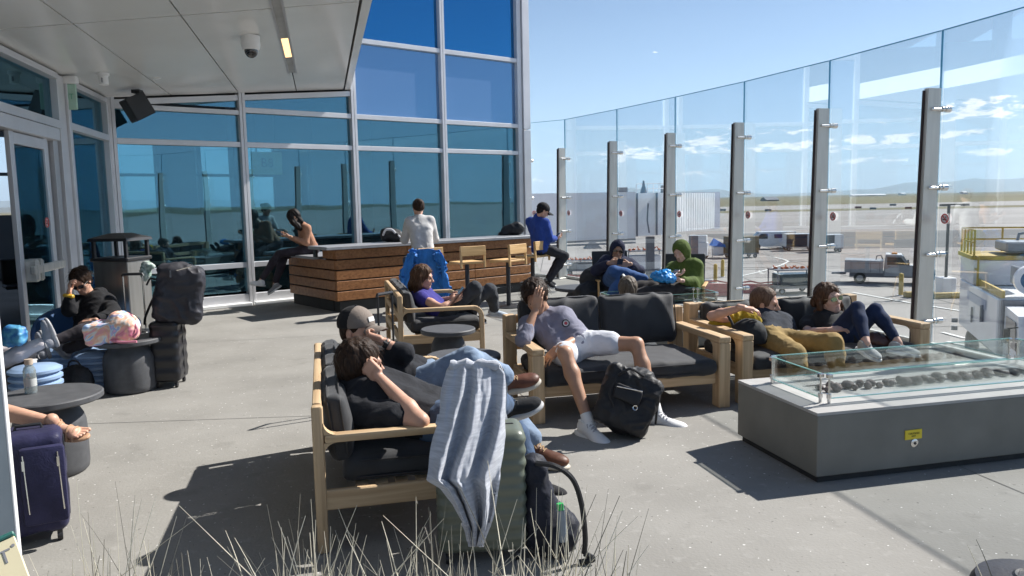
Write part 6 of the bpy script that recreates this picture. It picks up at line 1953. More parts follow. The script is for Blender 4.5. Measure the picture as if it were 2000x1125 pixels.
# water bottle on the left drum table
wb_ = G(61, 768, .52)
wt = thing('water_bottle', 'clear water bottle standing on the drum table at the left edge', 'bottle', (wb_.x, wb_.y, .52))
b = MB(); b.lathe([(.0001, .002), (.034, .002), (.037, .012), (.037, .15), (.030, .172), (.022, .18), (.022, .19)], n=24); b.build('bottle', glassm('clear_plastic', (.75, .80, .80), base=.12, top=.8, dif=(.5, .55, .55, .25)), wt)
b = MB(); b.lathe([(.0001, .19), (.025, .19), (.025, .225), (.0001, .228)], n=20); b.build('cap', M('cork_cap', (.45, .36, .28), .6), wt)
b = MB(); b.lathe([(.0375, .05), (.0378, .05), (.0378, .10), (.0375, .10)], n=24); b.build('label', M('bottle_print', (.45, .46, .45), .5), wt)

# ================================================================== LITTER BIN
tc_ = nv(-4.22, 8.42, 0); th = UA + rad(-22)
bn = thing('litter_bin', 'tall stainless steel litter bin with a black hood by the glass corner', 'litter bin', tc_, th)
b = MB(); b.box((0, 0, .58), (.40, .40, 1.14), None, .008); b.build('body', M('bin_steel', (.30, .29, .27), .38, .7, var=.15, vs=2, stretch=(8, 8, .6)), bn)
b = MB(); b.box((0, 0, 1.165), (.44, .44, .04), None, .01); b.build('collar', m_black, bn)
for sx in (-1, 1):
    for sy in (-1, 1):
        b = MB(); b.box((sx * .185, sy * .185, 1.27), (.035, .035, .20), None, .004); b.build('hood_post', m_black, bn)
b = MB()
vs = [Vector((sx * .23, sy * .23, 1.36)) for sx in (-1, 1) for sy in (-1, 1)] + [Vector((sx * .22, sy * .22, 1.39)) for sx in (-1, 1) for sy in (-1, 1)] + [Vector((sx * .08, sy * .08, 1.44)) for sx in (-1, 1) for sy in (-1, 1)]
b.add(vs, [(0, 1, 3, 2), (0, 2, 6, 4), (2, 3, 7, 6), (3, 1, 5, 7), (1, 0, 4, 5), (4, 6, 10, 8), (6, 7, 11, 10), (7, 5, 9, 11), (5, 4, 8, 9), (8, 10, 11, 9)]); b.build('hood', m_black, bn, smooth=None)
q = H(285, 528, 8.05)
bag('scarf', 'green and white scarf hanging at the corner of the steel bin', 'scarf', [('e', q, (.05, .05, .07)), ('e', q + nv(.04, 0, .05), (.05, .04, .035)), ('e', q + nv(-.01, -.02, -.06), (.03, .03, .06))], M('green_white_cloth', (.02, .10, .06), .8, vs=25, var=0, col2=(.60, .66, .62)), .010, .018, 20)

# ================================================================== RIBBED LOUNGE CHAIRS (left)
m_rib = M('pale_blue_plastic', (.26, .37, .55), .4, var=.05, spec=.45)
m_shadec = M('blue_shell_shade', (.035, .10, .24), .45, var=.1)  # same plastic as the base, its shade painted in as darker blue
def lounge(label, c, rz, group='ribbed lounge chairs', up=.62):
    t = thing('lounge_chair', label, 'lounge chair', (c.x, c.y, 0), rz, group)
    pr = [(.001, .02), (.30, .02)]
    for k in range(6):
        z = .04 + k * .052
        pr += [(.315 + .016 * k * .3, z), (.345 + .006 * k, z + .016), (.345 + .006 * k, z + .032), (.318 + .005 * k, z + .05)]
    pr += [(.30, .37), (.001, .36)]
    b = MB(); b.lathe(pr, n=48); b.build('ribbed_base', m_rib, t)
    b = MB()
    n = 40; vs, fs = [], []
    for i in range(n + 1):
        a = -math.pi * .10 + (math.pi * 1.20) * i / n
        hgt = .36 + (up - .36) * (math.sin(math.pi * i / n) ** .6) + .10
        for (r_, z_) in ((.31, .345), (.37, .345), (.40, hgt - .03), (.385, hgt), (.355, hgt), (.33, hgt - .06)):
            vs.append(Vector((r_ * math.cos(a), r_ * math.sin(a), z_)))
    for i in range(n):
        for j in range(6):
            a0 = i * 6 + j; a1 = i * 6 + (j + 1) % 6
            fs.append((a0, a0 + 6, a1 + 6, a1))
    fs.append(tuple(range(6))); fs.append(tuple(range(n * 6 + 5, n * 6 - 1, -1)))
    b.add(vs, fs); b.build('backrest', m_shadec, t)
    return t
c = H(150, 650, 7.75); lounge('blue lounge chair with shade-coloured shell and pale ribbed base under the black sweatshirt wearer', nv(c.x, 7.75, 0), rad(15))
c = H(172, 690, 7.2); 
o_ = thing('footstool', 'pale blue ribbed footstool behind the drum table', 'footstool', (H(172, 700, 7.15).x, 7.30, 0), 0, 'ribbed lounge chairs')
b = MB()
pr = [(.001, .02), (.16, .02)]
for k in range(6):
    z = .03 + k * .055; pr += [(.165, z), (.195, z + .015), (.195, z + .034), (.167, z + .05)]
pr += [(.16, .36), (.001, .37)]
b.lathe(pr, n=40); b.build('ribbed_body', m_rib, o_)
o2 = thing('footstool', 'pale blue ribbed footstool at the left edge under the trouser legs', 'footstool', (H(62, 730, 6.45).x, 6.50, 0), 0, 'ribbed lounge chairs')
for ch in list(o_.children):
    c2_ = ch.copy(); COL.objects.link(c2_); c2_.parent = o2; c2_.scale = (1.05, 1.05, 1.08)
# seats for the people outside the frame or hidden
lounge('blue lounge chair with shade-coloured shell outside the left edge', nv(H(-95, 700, 6.85).x, 6.85, 0), rad(80))
lounge('blue lounge chair with shade-coloured shell outside the left edge, nearest', nv(H(-320, 800, 4.35).x, 4.35, 0), rad(80))
# black sling chairs
def sling(label, c, rz, back=1.0):
    t = thing('sling_chair', label, 'chair', (c.x, c.y, 0), rz, 'black sling chairs')
    b = MB(); b.box((0, .02, .40), (.50, .50, .03), rot(-4, 0, 0), .008); b.build('seat', m_black, t)
    b = MB(); b.box((0, .30, .70), (.50, .03, .58), rot(-14, 0, 0), .008); b.build('backrest', m_black, t)
    for s in (-1, 1):
        b = MB(); b.tube([(s * .27, -.24, 0), (s * .27, -.20, .62)], .014, 8); b.build('leg', wst_z, t)
        b = MB(); b.tube([(s * .27, .36, 0), (s * .27, .26, .42)], .014, 8); b.build('leg', wst_z, t)
        b = MB(); b.box((s * .27, .04, .625), (.045, .54, .022), None, .006); b.build('armrest', wst_x, t)
    return t
sling('black sling chair with wooden arms holding the green hooded person', nv(2.12, 9.62, 0), rad(-18))
sling('black sling chair holding the navy hooded person', nv(1.40, 10.48, 0), rad(5))
pf_ = thing('pouf', 'low dark pouf behind the middle sofa', 'pouf', (1.18, 7.72, 0))
b = MB(); b.lathe([(.001, 0), (.26, .0), (.29, .05), (.29, .2), (.26, .25), (.001, .26)], n=30); b.build('cushion', m_cush, pf_)

# ================================================================== BOARDS AT THE LEFT EDGE
bd_ = thing('display_board', 'pale grey upright board with a white edge at the left margin', 'board', nv(-2.0, 2.95, 0))
p1, p2 = Y(10, 499, 2.95), Y(46, 1088, 2.95)
xr = p2.x
top = p1.z
b = MB(); b.box((xr - .55, 2.95, top / 2 + .0), (1.06, .014, top - .02)); b.build('panel', M('board_grey', (.42, .46, .47), .6, var=.04), bd_, world=True)
b = MB(); b.box((xr - .013, 2.948, top / 2), (.008, .020, top), None, .002); b.build('edge_trim', m_white, bd_, world=True)
b = MB(); b.box((xr - .55, 2.948, top + .004), (1.08, .045, .02), None, .003); b.build('top_trim', m_white, bd_, world=True)
cr_ = thing('menu_board', 'small cream board with a dark green edge and the letters OT at the bottom left', 'sign', Y(10, 1100, 2.05))
up_ = Vector((.0, 1.0, 1)).normalized()
rr = Vector((1, .12, -.22)).normalized(); rr = (rr - up_ * rr.dot(up_)).normalized(); oo = rr.cross(up_)
Rk = Matrix((rr, up_, oo)).transposed() @ Matrix.Rotation(rad(35), 3, 'Z')
tr_ = Y(29, 1048, 2.05)
cc = tr_ + Rk @ Vector((-.19, -.25, 0))
b = MB(); b.box(cc, (.38, .50, .016), Rk, .002); b.build('face', M('cream_face', (.62, .55, .36), .6, var=.03), cr_, world=True)
b = MB(); b.box(tr_ + Rk @ Vector((-.19, .0075, 0)), (.384, .013, .030), Rk, .003); b.build('edge_strip', M('dark_green_edge', (.03, .13, .11), .5), cr_, world=True)
v_, f_ = text_mb('OT', .056, tr_ + Rk @ Vector((-.018, -.050, .009)), Rk, .0008, 'RIGHT')
b = MB(); b.add(v_, f_); b.disc(tr_ + Rk @ Vector((-.010, -.026, .009)), .0045, 12, Rk, .0012); b.build('lettering', M('letter_grey', (.20, .20, .21), .6), cr_, smooth=None, world=True)

# ================================================================== GRASS IN THE FOREGROUND PLANTER
pn = thing('planter', 'grey planter trough below the frame that holds the ornamental grass', 'planter', nv(.1, 2.25, 0))
b = MB(); b.box((.3, 2.22, .17), (4.6, .34, .34), None, .01); b.build('trough', m_pit, pn, world=True)
m_st = M('straw_blade', (.66, .61, .48), .6, var=.25, vs=6, spec=.3)
m_st2 = M('grey_blade', (.16, .15, .12), .7, var=.3, vs=6)
def tuft(label, px, n, hmin, hmax, spread, seed, lean=0.):
    R0 = random.Random(seed)
    base = Y(px, 1250, 2.32); base = nv(base.x, 2.26, .34)
    t = thing('ornamental_grass', label, 'grass tuft', base, 0, 'tufts of ornamental grass')
    for nm, mt_, fr_ in (('straw_blade', m_st, .72), ('grey_blade', m_st2, .28)):
        b = MB()
        for k in range(int(n * fr_ * 1.15)):
            p = base + nv(R0.uniform(-.10, .10), R0.uniform(-.09, .12), 0)
            h_ = R0.uniform(hmin, hmax) * (1 if R0.random() < .35 else .72)
            a = R0.uniform(0, 6.28); s_ = abs(R0.gauss(0, spread)); 
            dx, dy = math.cos(a) * s_ + lean, math.sin(a) * s_ * .5
            bend = R0.uniform(0, .9) ** 2
            pts = []
            for q in range(7):
                u = q / 6
                pts.append(p + nv(dx * h_ * (u + bend * u * u * .5), dy * h_ * u, h_ * (u - .25 * bend * u * u * s_ * 2)))
            w_ = R0.uniform(.0016, .0036)
            b.tube(pts, [w_ * (1 - .75 * q / 6) for q in range(7)], 4, cap=False)
        o = b.build(nm, mt_, t, world=True); o['kind'] = 'stuff'
    return t
for (px, n, a, c_, s_, sd, lb) in [(120, 10, .25, .42, .5, 1, 'sparse pale tuft of dry grass at the far left bottom'), (230, 34, .30, .58, .28, 2, 'tuft of dry grass left of the wide shadow, with tall thin blades'), (330, 22, .22, .45, .5, 3, 'tuft of dry grass in front of the chair shadow'),
                                   (455, 14, .2, .42, .6, 4, 'low sparse tuft of dry grass left of the loveseat leg'), (610, 54, .28, .55, .34, 5, 'dense tuft of dry grass at the loveseat leg'), (720, 34, .25, .42, .5, 6, 'bent tuft of dry grass below the loveseat'),
                                   (830, 34, .25, .45, .55, 7, 'tuft of dry grass in front of the dark bag shadow'), (935, 30, .28, .46, .4, 8, 'tuft of dry grass in front of the olive suitcase'), (1060, 60, .32, .55, .45, 9, 'dense tuft of dry grass in front of the slumped backpack'), (1170, 26, .3, .52, .3, 10, 'thin tuft of dry grass right of the backpack strap'), (1950, 9, .25, .42, .7, 11, 'few dry blades at the bottom right corner')]:
    tuft(lb, px, n, a, c_, s_, sd)
# dark round planter pot in the corner
pc_ = G(2020, 1134, .30)
pt = thing('round_pot', 'dark round pot cut off by the bottom right corner', 'pot', (pc_.x, pc_.y, 0))
b = MB(); b.lathe([(.0001, .0), (.15, .0), (.20, .06), (.215, .22), (.20, .27), (.185, .295), (.10, .31), (.0001, .315)], n=40); b.build('shell', m_bn2, pt)
b = MB(); b.lathe([(.05, .311), (.06, .318), (.07, .311)], n=24); b.build('rim', m_black, pt)
# ================================================================== APRON: JET BRIDGE AND VEHICLES
m_jb = M('jet_bridge_grey', (.84, .84, .86), .5, var=.05, vs=.8)
m_jbw = M('jet_bridge_white', (.86, .87, .88), .5, var=.05, vs=.8)
m_jbd = M('jet_bridge_dark', (.16, .17, .20), .6)
m_tyre = M('tyre', (.02, .02, .02), .85)
m_rim = M('wheel_rim', (.35, .35, .36), .4, .4)
m_win = M('vehicle_window', (.025, .04, .05), .15, spec=.4)
m_vw = M('vehicle_white', (.74, .75, .76), .35, var=.05, vs=1.5, coat=.3)
m_vg = M('vehicle_grey', (.30, .32, .34), .45, var=.12, vs=1.5, coat=.2)
m_yl = M('safety_yellow', (.50, .36, .09), .55, var=.12, vs=3)
m_bwn = M('brown_tarp', (.17, .13, .07), .7, var=.15)
m_red = M('safety_red', (.42, .05, .05), .6, var=.2)
m_orn = M('orange_plastic', (.60, .16, .06), .6)
def corr(b, p, q, z0, z1, step=.24, amp=.05):
    """corrugated wall from p to q"""
    p, q = Vector(p), Vector(q); d = (q - p); n = max(2, int(d.length / step)); d /= n
    o = Vector((d.y, -d.x, 0)).normalized() * amp
    for k in range(n):
        a = p + d * k
        b.prism([nv(a.x, a.y, z0), nv((a + d * .55).x, (a + d * .55).y, z0), nv((a + d * .45 + o).x, (a + d * .45 + o).y, z0), nv((a + d * .1 + o).x, (a + d * .1 + o).y, z0)], (0, 0, z1 - z0))
def obox(b, p, q, w, z0, z1):
    """box along p->q, w deep behind it"""
    p, q = Vector(p), Vector(q); d = (q - p).normalized(); n = Vector((-d.y, d.x, 0)) * w
    b.prism([nv(p.x, p.y, z0), nv(q.x, q.y, z0), nv((q + n).x, (q + n).y, z0), nv((p + n).x, (p + n).y, z0)], (0, 0, z1 - z0))
jb = thing('jet_bridge', 'long grey and white jet bridge behind the windscreen, its ribbed white end to the right', 'jet bridge', nv(8, 48, TZ))
pa, pb_ = nv(-2, 44.2, 0), nv(H(1241, 400, 48).x, 48.0, 0)
b = MB(); obox(b, pa, pb_, 2.6, -.72, 2.10); b.build('tunnel', m_jb, jb, world=True, smooth=None)
pc2 = nv(H(1320, 400, 50.0).x, 50.0, 0)
b = MB(); obox(b, pb_ + nv(.03, .14, 0), pc2, 2.4, -.62, 2.02); b.build('tunnel', m_jb, jb, world=True, smooth=None)
b = MB()
for f in (.0, .5, 1.0):
    p = pb_.lerp(pc2, f * .96 + .02); obox(b, p + nv(0, -.06, 0), p + nv(.10, -.04, 0), .1, -.62, 2.02)
b.tube([H(1266, 397, 47.9), H(1264, 430, 47.9), H(1268, 455, 47.9)], .05, 6); b.build('seam', m_jbd, jb, world=True)
pd2 = nv(H(1395, 400, 55).x, 55.0, 0)
b = MB(); obox(b, pc2 + nv(.02, .15, 0), pd2, 2.6, -.50, 2.0); corr(b, pc2 + nv(.02, .15, 0), pd2, -.50, 2.0, .36, .10); b.build('ribbed_tunnel', m_jbw, jb, world=True, smooth=None)
b = MB(); obox(b, pd2 + nv(.05, .1, 0), pd2 + nv(.62, .8, 0), 3.2, -.55, 2.05); b.build('cab_end', M('jet_bridge_mauve', (.34, .35, .42), .6), jb, world=True, smooth=None)
b = MB(); obox(b, pa + nv(0, -.08, 0), pb_ + nv(0, -.08, 0), .08, -.86, -.74); obox(b, pa + nv(0, -.1, 0), pb_ + nv(0, -.1, 0), .3, -1.05, -.95); b.build('edge_rail', m_jbd, jb, world=True, smooth=None)
for px in (1100, 1275, 1362):
    q = nv(H(px, 400, 50).x, 50, 0)
    b = MB(); b.box((q.x, q.y + 1, -2.6), (.5, .5, 3.6)); b.box((q.x, q.y + 1, TZ + .3), (2.2, 1.0, .6)); b.build('support', m_jbd, jb, world=True)
b = MB()
for k in range(6):
    x = H(1243 + k * 11, 380, 50).x; b.tube([(x, 50, 2.0), (x, 50, 2.62)], .03, 5)
b.tube([(H(1243, 0, 50).x, 50, 2.62), (H(1298, 0, 50).x, 50, 2.62)], .03, 5); b.tube([(H(1243, 0, 50).x, 50, 2.3), (H(1298, 0, 50).x, 50, 2.3)], .025, 5)
b.build('roof_railing', m_jb, jb, world=True)
b = MB(); x = H(1257, 380, 50).x; b.lathe([(.001, 0), (.22, 0), (.2, .3), (.09, .6), (.06, .9), (.001, .95)], (x, 50, 1.9), 10); x = H(1214, 380, 49).x; b.box((x, 49, 2.2), (.7, .4, .4)); x = H(1299, 380, 50.5).x; b.box((x, 50.5, 2.2), (.5, .4, .6)); b.build('roof_equipment', m_jbd, jb, world=True)

def wheel(parent, c, r, w, ax):
    F = frame_to(ax)
    b = MB(); b.lathe([(r * .55, -w / 2), (r * .92, -w / 2), (r, -w * .3), (r, w * .3), (r * .92, w / 2), (r * .55, w / 2)], c, 20, F); o = b.build('wheel', m_tyre, parent)
    b = MB(); b.lathe([(.001, -w * .42), (r * .56, -w * .42), (r * .56, w * .42), (.001, w * .42)], c, 16, F); b.build('rim', m_rim, o)
# ground power / air unit
au = thing('air_unit', 'white air conditioning unit with a round dark fan under the jet bridge', 'machine', G(1365, 505, TZ), rad(-20))
b = MB(); b.box((-.2, 0, .95), (2.1, 1.2, 1.3), None, .03); b.box((-.1, 0, 1.95), (1.7, 1.0, .7), None, .03); b.build('cabinet', m_vw, au)
b = MB(); b.lathe([(.001, 0), (.36, 0), (.36, .03), (.001, .03)], (-.5, -.60, 1.0), 24, Rfr); b.build('fan', m_jbd, au)
for sx in (-.9, .6): wheel(au, (sx, -.45, .26), .26, .14, (0, 1, 0)); wheel(au, (sx, .45, .26), .26, .14, (0, 1, 0))
tn = thing('tent', 'small bright blue canopy beside the air unit', 'canopy', G(1405, 503, TZ))
b = MB(); b.add([(-.9, -.6, 1.2), (.9, -.6, 1.0), (.9, .6, 1.0), (-.9, .6, 1.2), (-.6, 0, 1.95)], [(0, 1, 4), (1, 2, 4), (2, 3, 4), (3, 0, 4), (3, 2, 1, 0)]); b.build('cover', M('bright_blue_cover', (.03, .18, .60), .5), tn, smooth=None)
b = MB(); b.box((-.2, 0, .65), (1.0, .8, .9), None, .03); b.build('box', m_jb, tn)
for sx in (-.85, .85):
    b = MB(); b.tube([(sx, -.55, 0), (sx, -.55, 1.05)], .03, 6); b.build('pole', m_rim, tn)
# baggage frame and red carts on the left
def cart(label, px, py, size, rz, mat, kind='box', curtain=None, name='baggage_cart', group='baggage carts'):
    c = G(px, py, TZ)
    t = thing(name, label, 'cart', c, rz, group)
    l_, w, h_ = size
    b = MB(); b.box((0, 0, .42), (l_, w, .12), None, .01); b.tube([(-l_ / 2, 0, .4), (-l_ / 2 - .8, 0, .3)], .04, 6); b.build('chassis', m_jbd, t)
    for sx in (-1, 1):
        for sy in (-1, 1): wheel(t, (sx * (l_ / 2 - .35), sy * (w / 2 - .1), .2), .2, .12, (0, 1, 0))
    if kind == 'box':
        b = MB(); b.box((0, 0, .48 + (h_ - .48) / 2), (l_, w, h_ - .48), None, .03); b.build('container', mat, t)
        b = MB(); b.box((-.0, -w / 2 - .004, .5 + (h_ - .48) / 2), (l_ * .7, .01, (h_ - .48) * .8)); b.build('side_panel', m_bwn, t)
    if kind == 'curtain':
        b = MB(); b.box((0, 0, h_ - .04), (l_, w, .08), None, .01); b.build('roof', mat, t)
        for x0_, x1_ in ((-l_ / 2, -l_ / 2 + .08), (l_ / 2 - .9, l_ / 2)):
            b = MB(); b.box(((x0_ + x1_) / 2, 0, .48 + (h_ - .56) / 2), (x1_ - x0_, w, h_ - .56), None, .01); b.build('end_panel', mat, t)
        b = MB(); b.box((-.40, 0, .48 + (h_ - .56) / 2), (l_ - 1.0, w * .96, h_ - .58), None, .02); b.build('curtain', M('navy_curtain', (.025, .03, .055), .7, bump=.5, bs=6), t)
    if kind == 'flat':
        R0 = random.Random(int(px))
        b = MB()
        for sx in (-1, 1):
            for sy in (-1, 1): b.tube([(sx * l_ / 2 * .95, sy * w / 2 * .9, .45), (sx * l_ / 2 * .95, sy * w / 2 * .9, h_)], .04, 6)
        b.build('frame', m_jbd, t)
        b = MB(); b.box((0, 0, h_ + .03), (l_, w, .06), None, .01); b.build('deck', m_jbd, t)
        b = MB(); b.box((0, 0, .48 + (h_ - .5) * .4), (l_ * .8, w * .8, (h_ - .5) * .75), None, .03); b.build('load', mat, t)
        for k in range(7):
            b = MB(); b.lathe([(.001, 0), (.16, 0), (.14, .05), (.05, .08), (.03, .34), (.001, .36)], (-l_ / 2 * .8 + k * l_ * .13, R0.uniform(-.2, .2), h_ + .06), 8, rot(R0.uniform(-70, 70), R0.uniform(-60, 60), 0)); b.build('cone', m_orn, t)
    return t
cart('brown covered container cart left of the white van', 1447, 503, (3.0, 1.6, 2.1), rad(8), m_bwn)
cart('white baggage cart with dark curtains hitched behind the van', 1560, 489, (3.2, 1.5, 1.85), rad(-5), m_vw, 'curtain')
cart('white baggage cart with dark curtains, last of the train behind the wide post', 1612, 492, (3.2, 1.5, 1.85), rad(-6), m_vw, 'curtain')
cart('open rack cart topped with orange cones, behind the khaki trousers wearer', 1547, 572, (2.6, 1.6, 1.45), rad(4), M('teal_glazing', (.05, .08, .09), .2), 'flat', name='rack_cart', group='rack carts')
cart('open rack cart with red cones seen between the blue shirt and the navy hood', 1134, 537, (2.4, 1.5, 1.15), rad(-4), M('pale_plastic', (.40, .42, .42), .5), 'flat', name='rack_cart', group='rack carts')
cart('grey belt frame with pale boxes right of the navy hood', 1258, 537, (3.0, 1.5, 1.9), rad(6), m_jb, 'flat', name='rack_cart', group='rack carts')
# van
def vehicle(label, cat, c, rz, kind):
    t = thing(cat.replace(' ', '_'), label, cat, c, rz)
    def pr(name, poly, w, mat, y0=None):
        b = MB(); y0 = -w / 2 if y0 is None else y0
        b.prism([Vector((x, y0, z)) for x, z in poly], (0, w, 0)); return b.build(name, mat, t, smooth=None)
    if kind == 'van':
        pr('body', [(-2.6, .35), (2.5, .35), (2.55, .95), (2.2, 1.15), (1.35, 1.95), (-2.5, 1.98), (-2.6, 1.8)], 1.9, m_vw)
        pr('windscreen', [(2.13, 1.20), (2.16, 1.22), (1.42, 1.92), (1.36, 1.90)], 1.6, m_win)
        for sy in (-.965, .945):
            pr('side_window', [(.5, 1.2), (1.75, 1.2), (1.25, 1.75), (.5, 1.75)], .02, m_win, sy)
            pr('side_panel_print', [(-1.6, 1.25), (-.2, 1.25), (-.2, 1.7), (-1.6, 1.7)], .02, M('van_print', (.12, .05, .08), .5), sy)
        xs = (-1.7, 1.6); r = .34; wy = .86
    else:
        pr('service_body', [(-2.9, .75), (-.55, .75), (-.55, 1.55), (-2.9, 1.60)], 2.1, m_vg)
        pr('underbody', [(-2.6, .45), (2.5, .45), (2.5, .75), (-2.6, .75)], 1.7, m_jbd)
        pr('cab', [(-.50, .55), (1.25, .55), (1.25, 1.25), (.95, 1.30), (.55, 1.90), (-.42, 1.93), (-.50, 1.3)], 1.86, m_vg)
        pr('roof', [(-.44, 1.935), (.56, 1.905), (.52, 1.97), (-.40, 1.99)], 1.78, m_vw)
        pr('bonnet', [(1.27, .60), (2.45, .60), (2.48, 1.08), (2.3, 1.18), (1.27, 1.27)], 1.86, m_vw)
        pr('grille', [(2.485, .65), (2.53, .65), (2.53, 1.0), (2.485, 1.02)], 1.3, m_jbd)
        pr('bumper', [(2.4, .38), (2.62, .38), (2.62, .58), (2.4, .58)], 1.9, m_rim)
        pr('windscreen', [(.97, 1.32), (1.01, 1.33), (.62, 1.88), (.58, 1.87)], 1.56, m_win)
        for sy in (-.945, .925): pr('side_window', [(-.32, 1.30), (.86, 1.30), (.50, 1.80), (-.32, 1.82)], .02, m_win, sy)
        for sy in (-.78, .78):
            b = MB(); b.box((2.50, sy, .88), (.03, .24, .20), None, .01); b.build('headlight', M('headlamp', (.7, .7, .66), .2), t)
        b = MB(); b.box((-3.3, 0, .62), (.9, .5, .12)); b.build('tow_bar', m_jbd, t)
        for sy in (-1.06, 1.06):
            b = MB()
            for x_ in (-2.5, -1.3, -.75): b.box((x_, sy, 1.15), (.03, .02, .7))
            b.box((-1.7, sy, 1.4), (2.2, .02, .03)); b.build('panel_seam', m_jbd, t)
        for sy in (-.94, .94):
            b = MB(); b.box((-.45, sy, 1.0), (.02, .02, .85)); b.box((1.20, sy, .95), (.02, .02, .6)); b.box((-.2, sy, 1.18), (.18, .03, .04)); b.build('door_seam', m_jbd, t)
            b = MB(); b.box((.95, sy * 1.14, 1.4), (.12, .2, .22), None, .03); b.build('mirror', m_black, t)
        b = MB()
        for q in range(4): b.box((2.54, 0, .70 + q * .085), (.02, 1.25, .03))
        b.build('grille_bar', m_rim, t)
        b = MB(); b.box((.1, 0, 2.02), (.35, 1.0, .10), None, .03); b.build('roof_beacon', M('amber_beacon', (.6, .25, .03), .3), t)
        b = MB(); b.tube([(-1.0, -.4, 1.6), (-.95, -.4, 1.85), (-.7, -.4, 1.9), (-.6, -.4, 1.65)], .04, 6); b.build('beacon_bar', m_jbd, t)
        xs = (-1.95, 1.85); r = .38; wy = .86
    for x in xs:
        for sy in (-1, 1): wheel(t, (x, sy * wy, r), r, .24, (0, 1, 0))
    return t
vehicle('white van heading left in front of the baggage carts', 'van', G(1505, 486, TZ), rad(172), 'van')
vehicle('grey service pickup truck with a white bonnet parked behind the tallest post', 'pickup truck', G(1756, 556, TZ) + nv(0, 1, 0), rad(-26), 'pickup')
# joints, tyre marks and paint on the apron
AJ = MB()
for k in range(26):
    y_ = 34 + k * 7.6
    strip(AJ, (-30, y_ + 3, 0), (150, y_ - 6, 0), .07, TZ + .012)
for k in range(26):
    x_ = -30 + k * 7.6
    strip(AJ, (x_, 30, 0), (x_ + 12, 240, 0), .07, TZ + .012)
struct('apron_joint', AJ, M('apron_joint_dark', (.13, .125, .12), .9), None)
TM = MB(); R0 = random.Random(12)
for k in range(26):
    x_, y_ = R0.uniform(5, 75), R0.uniform(38, 150)
    a_ = R0.uniform(-.25, .25) + (1.5 if R0.random() < .3 else 0); ln_ = R0.uniform(8, 34); cv = R0.uniform(-.015, .015)
    for off in (0, 1.7):
        pp = []
        x1, y1, aa = x_ - math.sin(a_) * off, y_ + math.cos(a_) * off, a_
        for q in range(8):
            pp.append((x1, y1, 0)); x1 += math.cos(aa) * ln_ / 8; y1 += math.sin(aa) * ln_ / 8; aa += cv * ln_ / 2
        for q, (p1_, p2_) in enumerate(zip(pp, pp[1:])): strip(TM, p1_, p2_, .16 + .1 * math.sin(q), TZ + .018 + .0002 * k)
struct('tyre_mark', TM, M('rubber_mark', (.17, .16, .155), .9, var=.2, vs=.5), None)
# bollards
for px, py, lb in ((1759, 577, 'yellow bollard in front of the pickup truck'), (1397, 552, 'yellow bollard right of the green hood, the shorter one'), (1411, 541, 'yellow bollard right of the green hood, farther one')):
    c = G(px, py, TZ)
    t = thing('bollard', lb, 'bollard', c, 0, 'yellow bollards')
    b = MB(); b.lathe([(.001, .0), (.13, .0), (.13, 1.22), (.10, 1.30), (.001, 1.34)], n=18); b.build('post', m_yl, t)
    b = MB(); b.lathe([(.001, .0), (.2, .0), (.2, .03), (.001, .03)], n=18); b.build('footing', m_jb, t)
for px, py, w, lb in ((1795, 580, 1.7, 'yellow kerb block left of the tallest post'), (1862, 582, 2.4, 'yellow kerb block below the lamp post')):
    c = G(px, py, TZ); t = thing('kerb_block', lb, 'kerb', c, rad(3), 'yellow kerb blocks')
    b = MB(); b.box((0, 0, .16), (w, .45, .32), None, .05, 2); b.build('block', M('worn_yellow', (.45, .33, .12), .8, var=.3, vs=4), t)
# lamp post
c = G(1846, 574, TZ)
t = thing('lamp_post', 'black lamp post with a cross arm on a grey concrete base', 'lamp post', c)
b = MB(); b.box((0, 0, .5), (.85, .85, 1.0), None, .05); b.build('base', m_jb, t)
b = MB(); b.tube([(0, 0, 1.0), (0, 0, 5.3)], .085, 10); b.build('pole', m_black, t)
b = MB(); b.box((.35, 0, 5.28), (1.5, .16, .08)); b.box((-.3, 0, 5.25), (.35, .3, .12)); b.box((.95, 0, 5.25), (.35, .3, .12)); b.build('lamp_arm', m_black, t)
# red barriers
for px, py, w, h_, lb in ((1413, 578, 2.2, .75, 'red barrier right of the sling chair'), (1478, 572, 1.9, .55, 'red barrier left of the open rack cart'), (1120, 552, 1.8, .4, 'red barrier below the blue shirted person')):
    c = G(px, py, TZ); t = thing('barrier', lb, 'barrier', c, rad(-8), 'red barriers')
    b = MB(); b.prism([Vector((-w / 2, -.25, 0)), Vector((-w / 2, .25, 0)), Vector((-w / 2, .10, h_)), Vector((-w / 2, -.10, h_))], (w, 0, 0)); b.build('body', m_red, t, smooth=None)
    b = MB(); b.tube([(-w / 2, 0, h_ + .1), (-w * .2, 0, h_ + .18), (w * .1, 0, h_ + .06), (w / 2, 0, h_ + .14)], .05, 6); b.build('hose', m_red, t)
c = G(1159, 486, TZ); b = MB(); b.add([(c.x - 1.1, c.y, TZ), (c.x + 1.1, c.y, TZ), (c.x + 1.1, c.y + 2, TZ), (c.x - 1.1, c.y + 2, TZ), (c.x, c.y + 1, TZ + 1.1)], [(0, 1, 4), (1, 2, 4), (2, 3, 4), (3, 0, 4), (3, 2, 1, 0)])
tag(b.build('tarpaulin_heap', m_jbd, None, None), 'small dark pointed heap out on the pale apron under the jet bridge', 'heap')
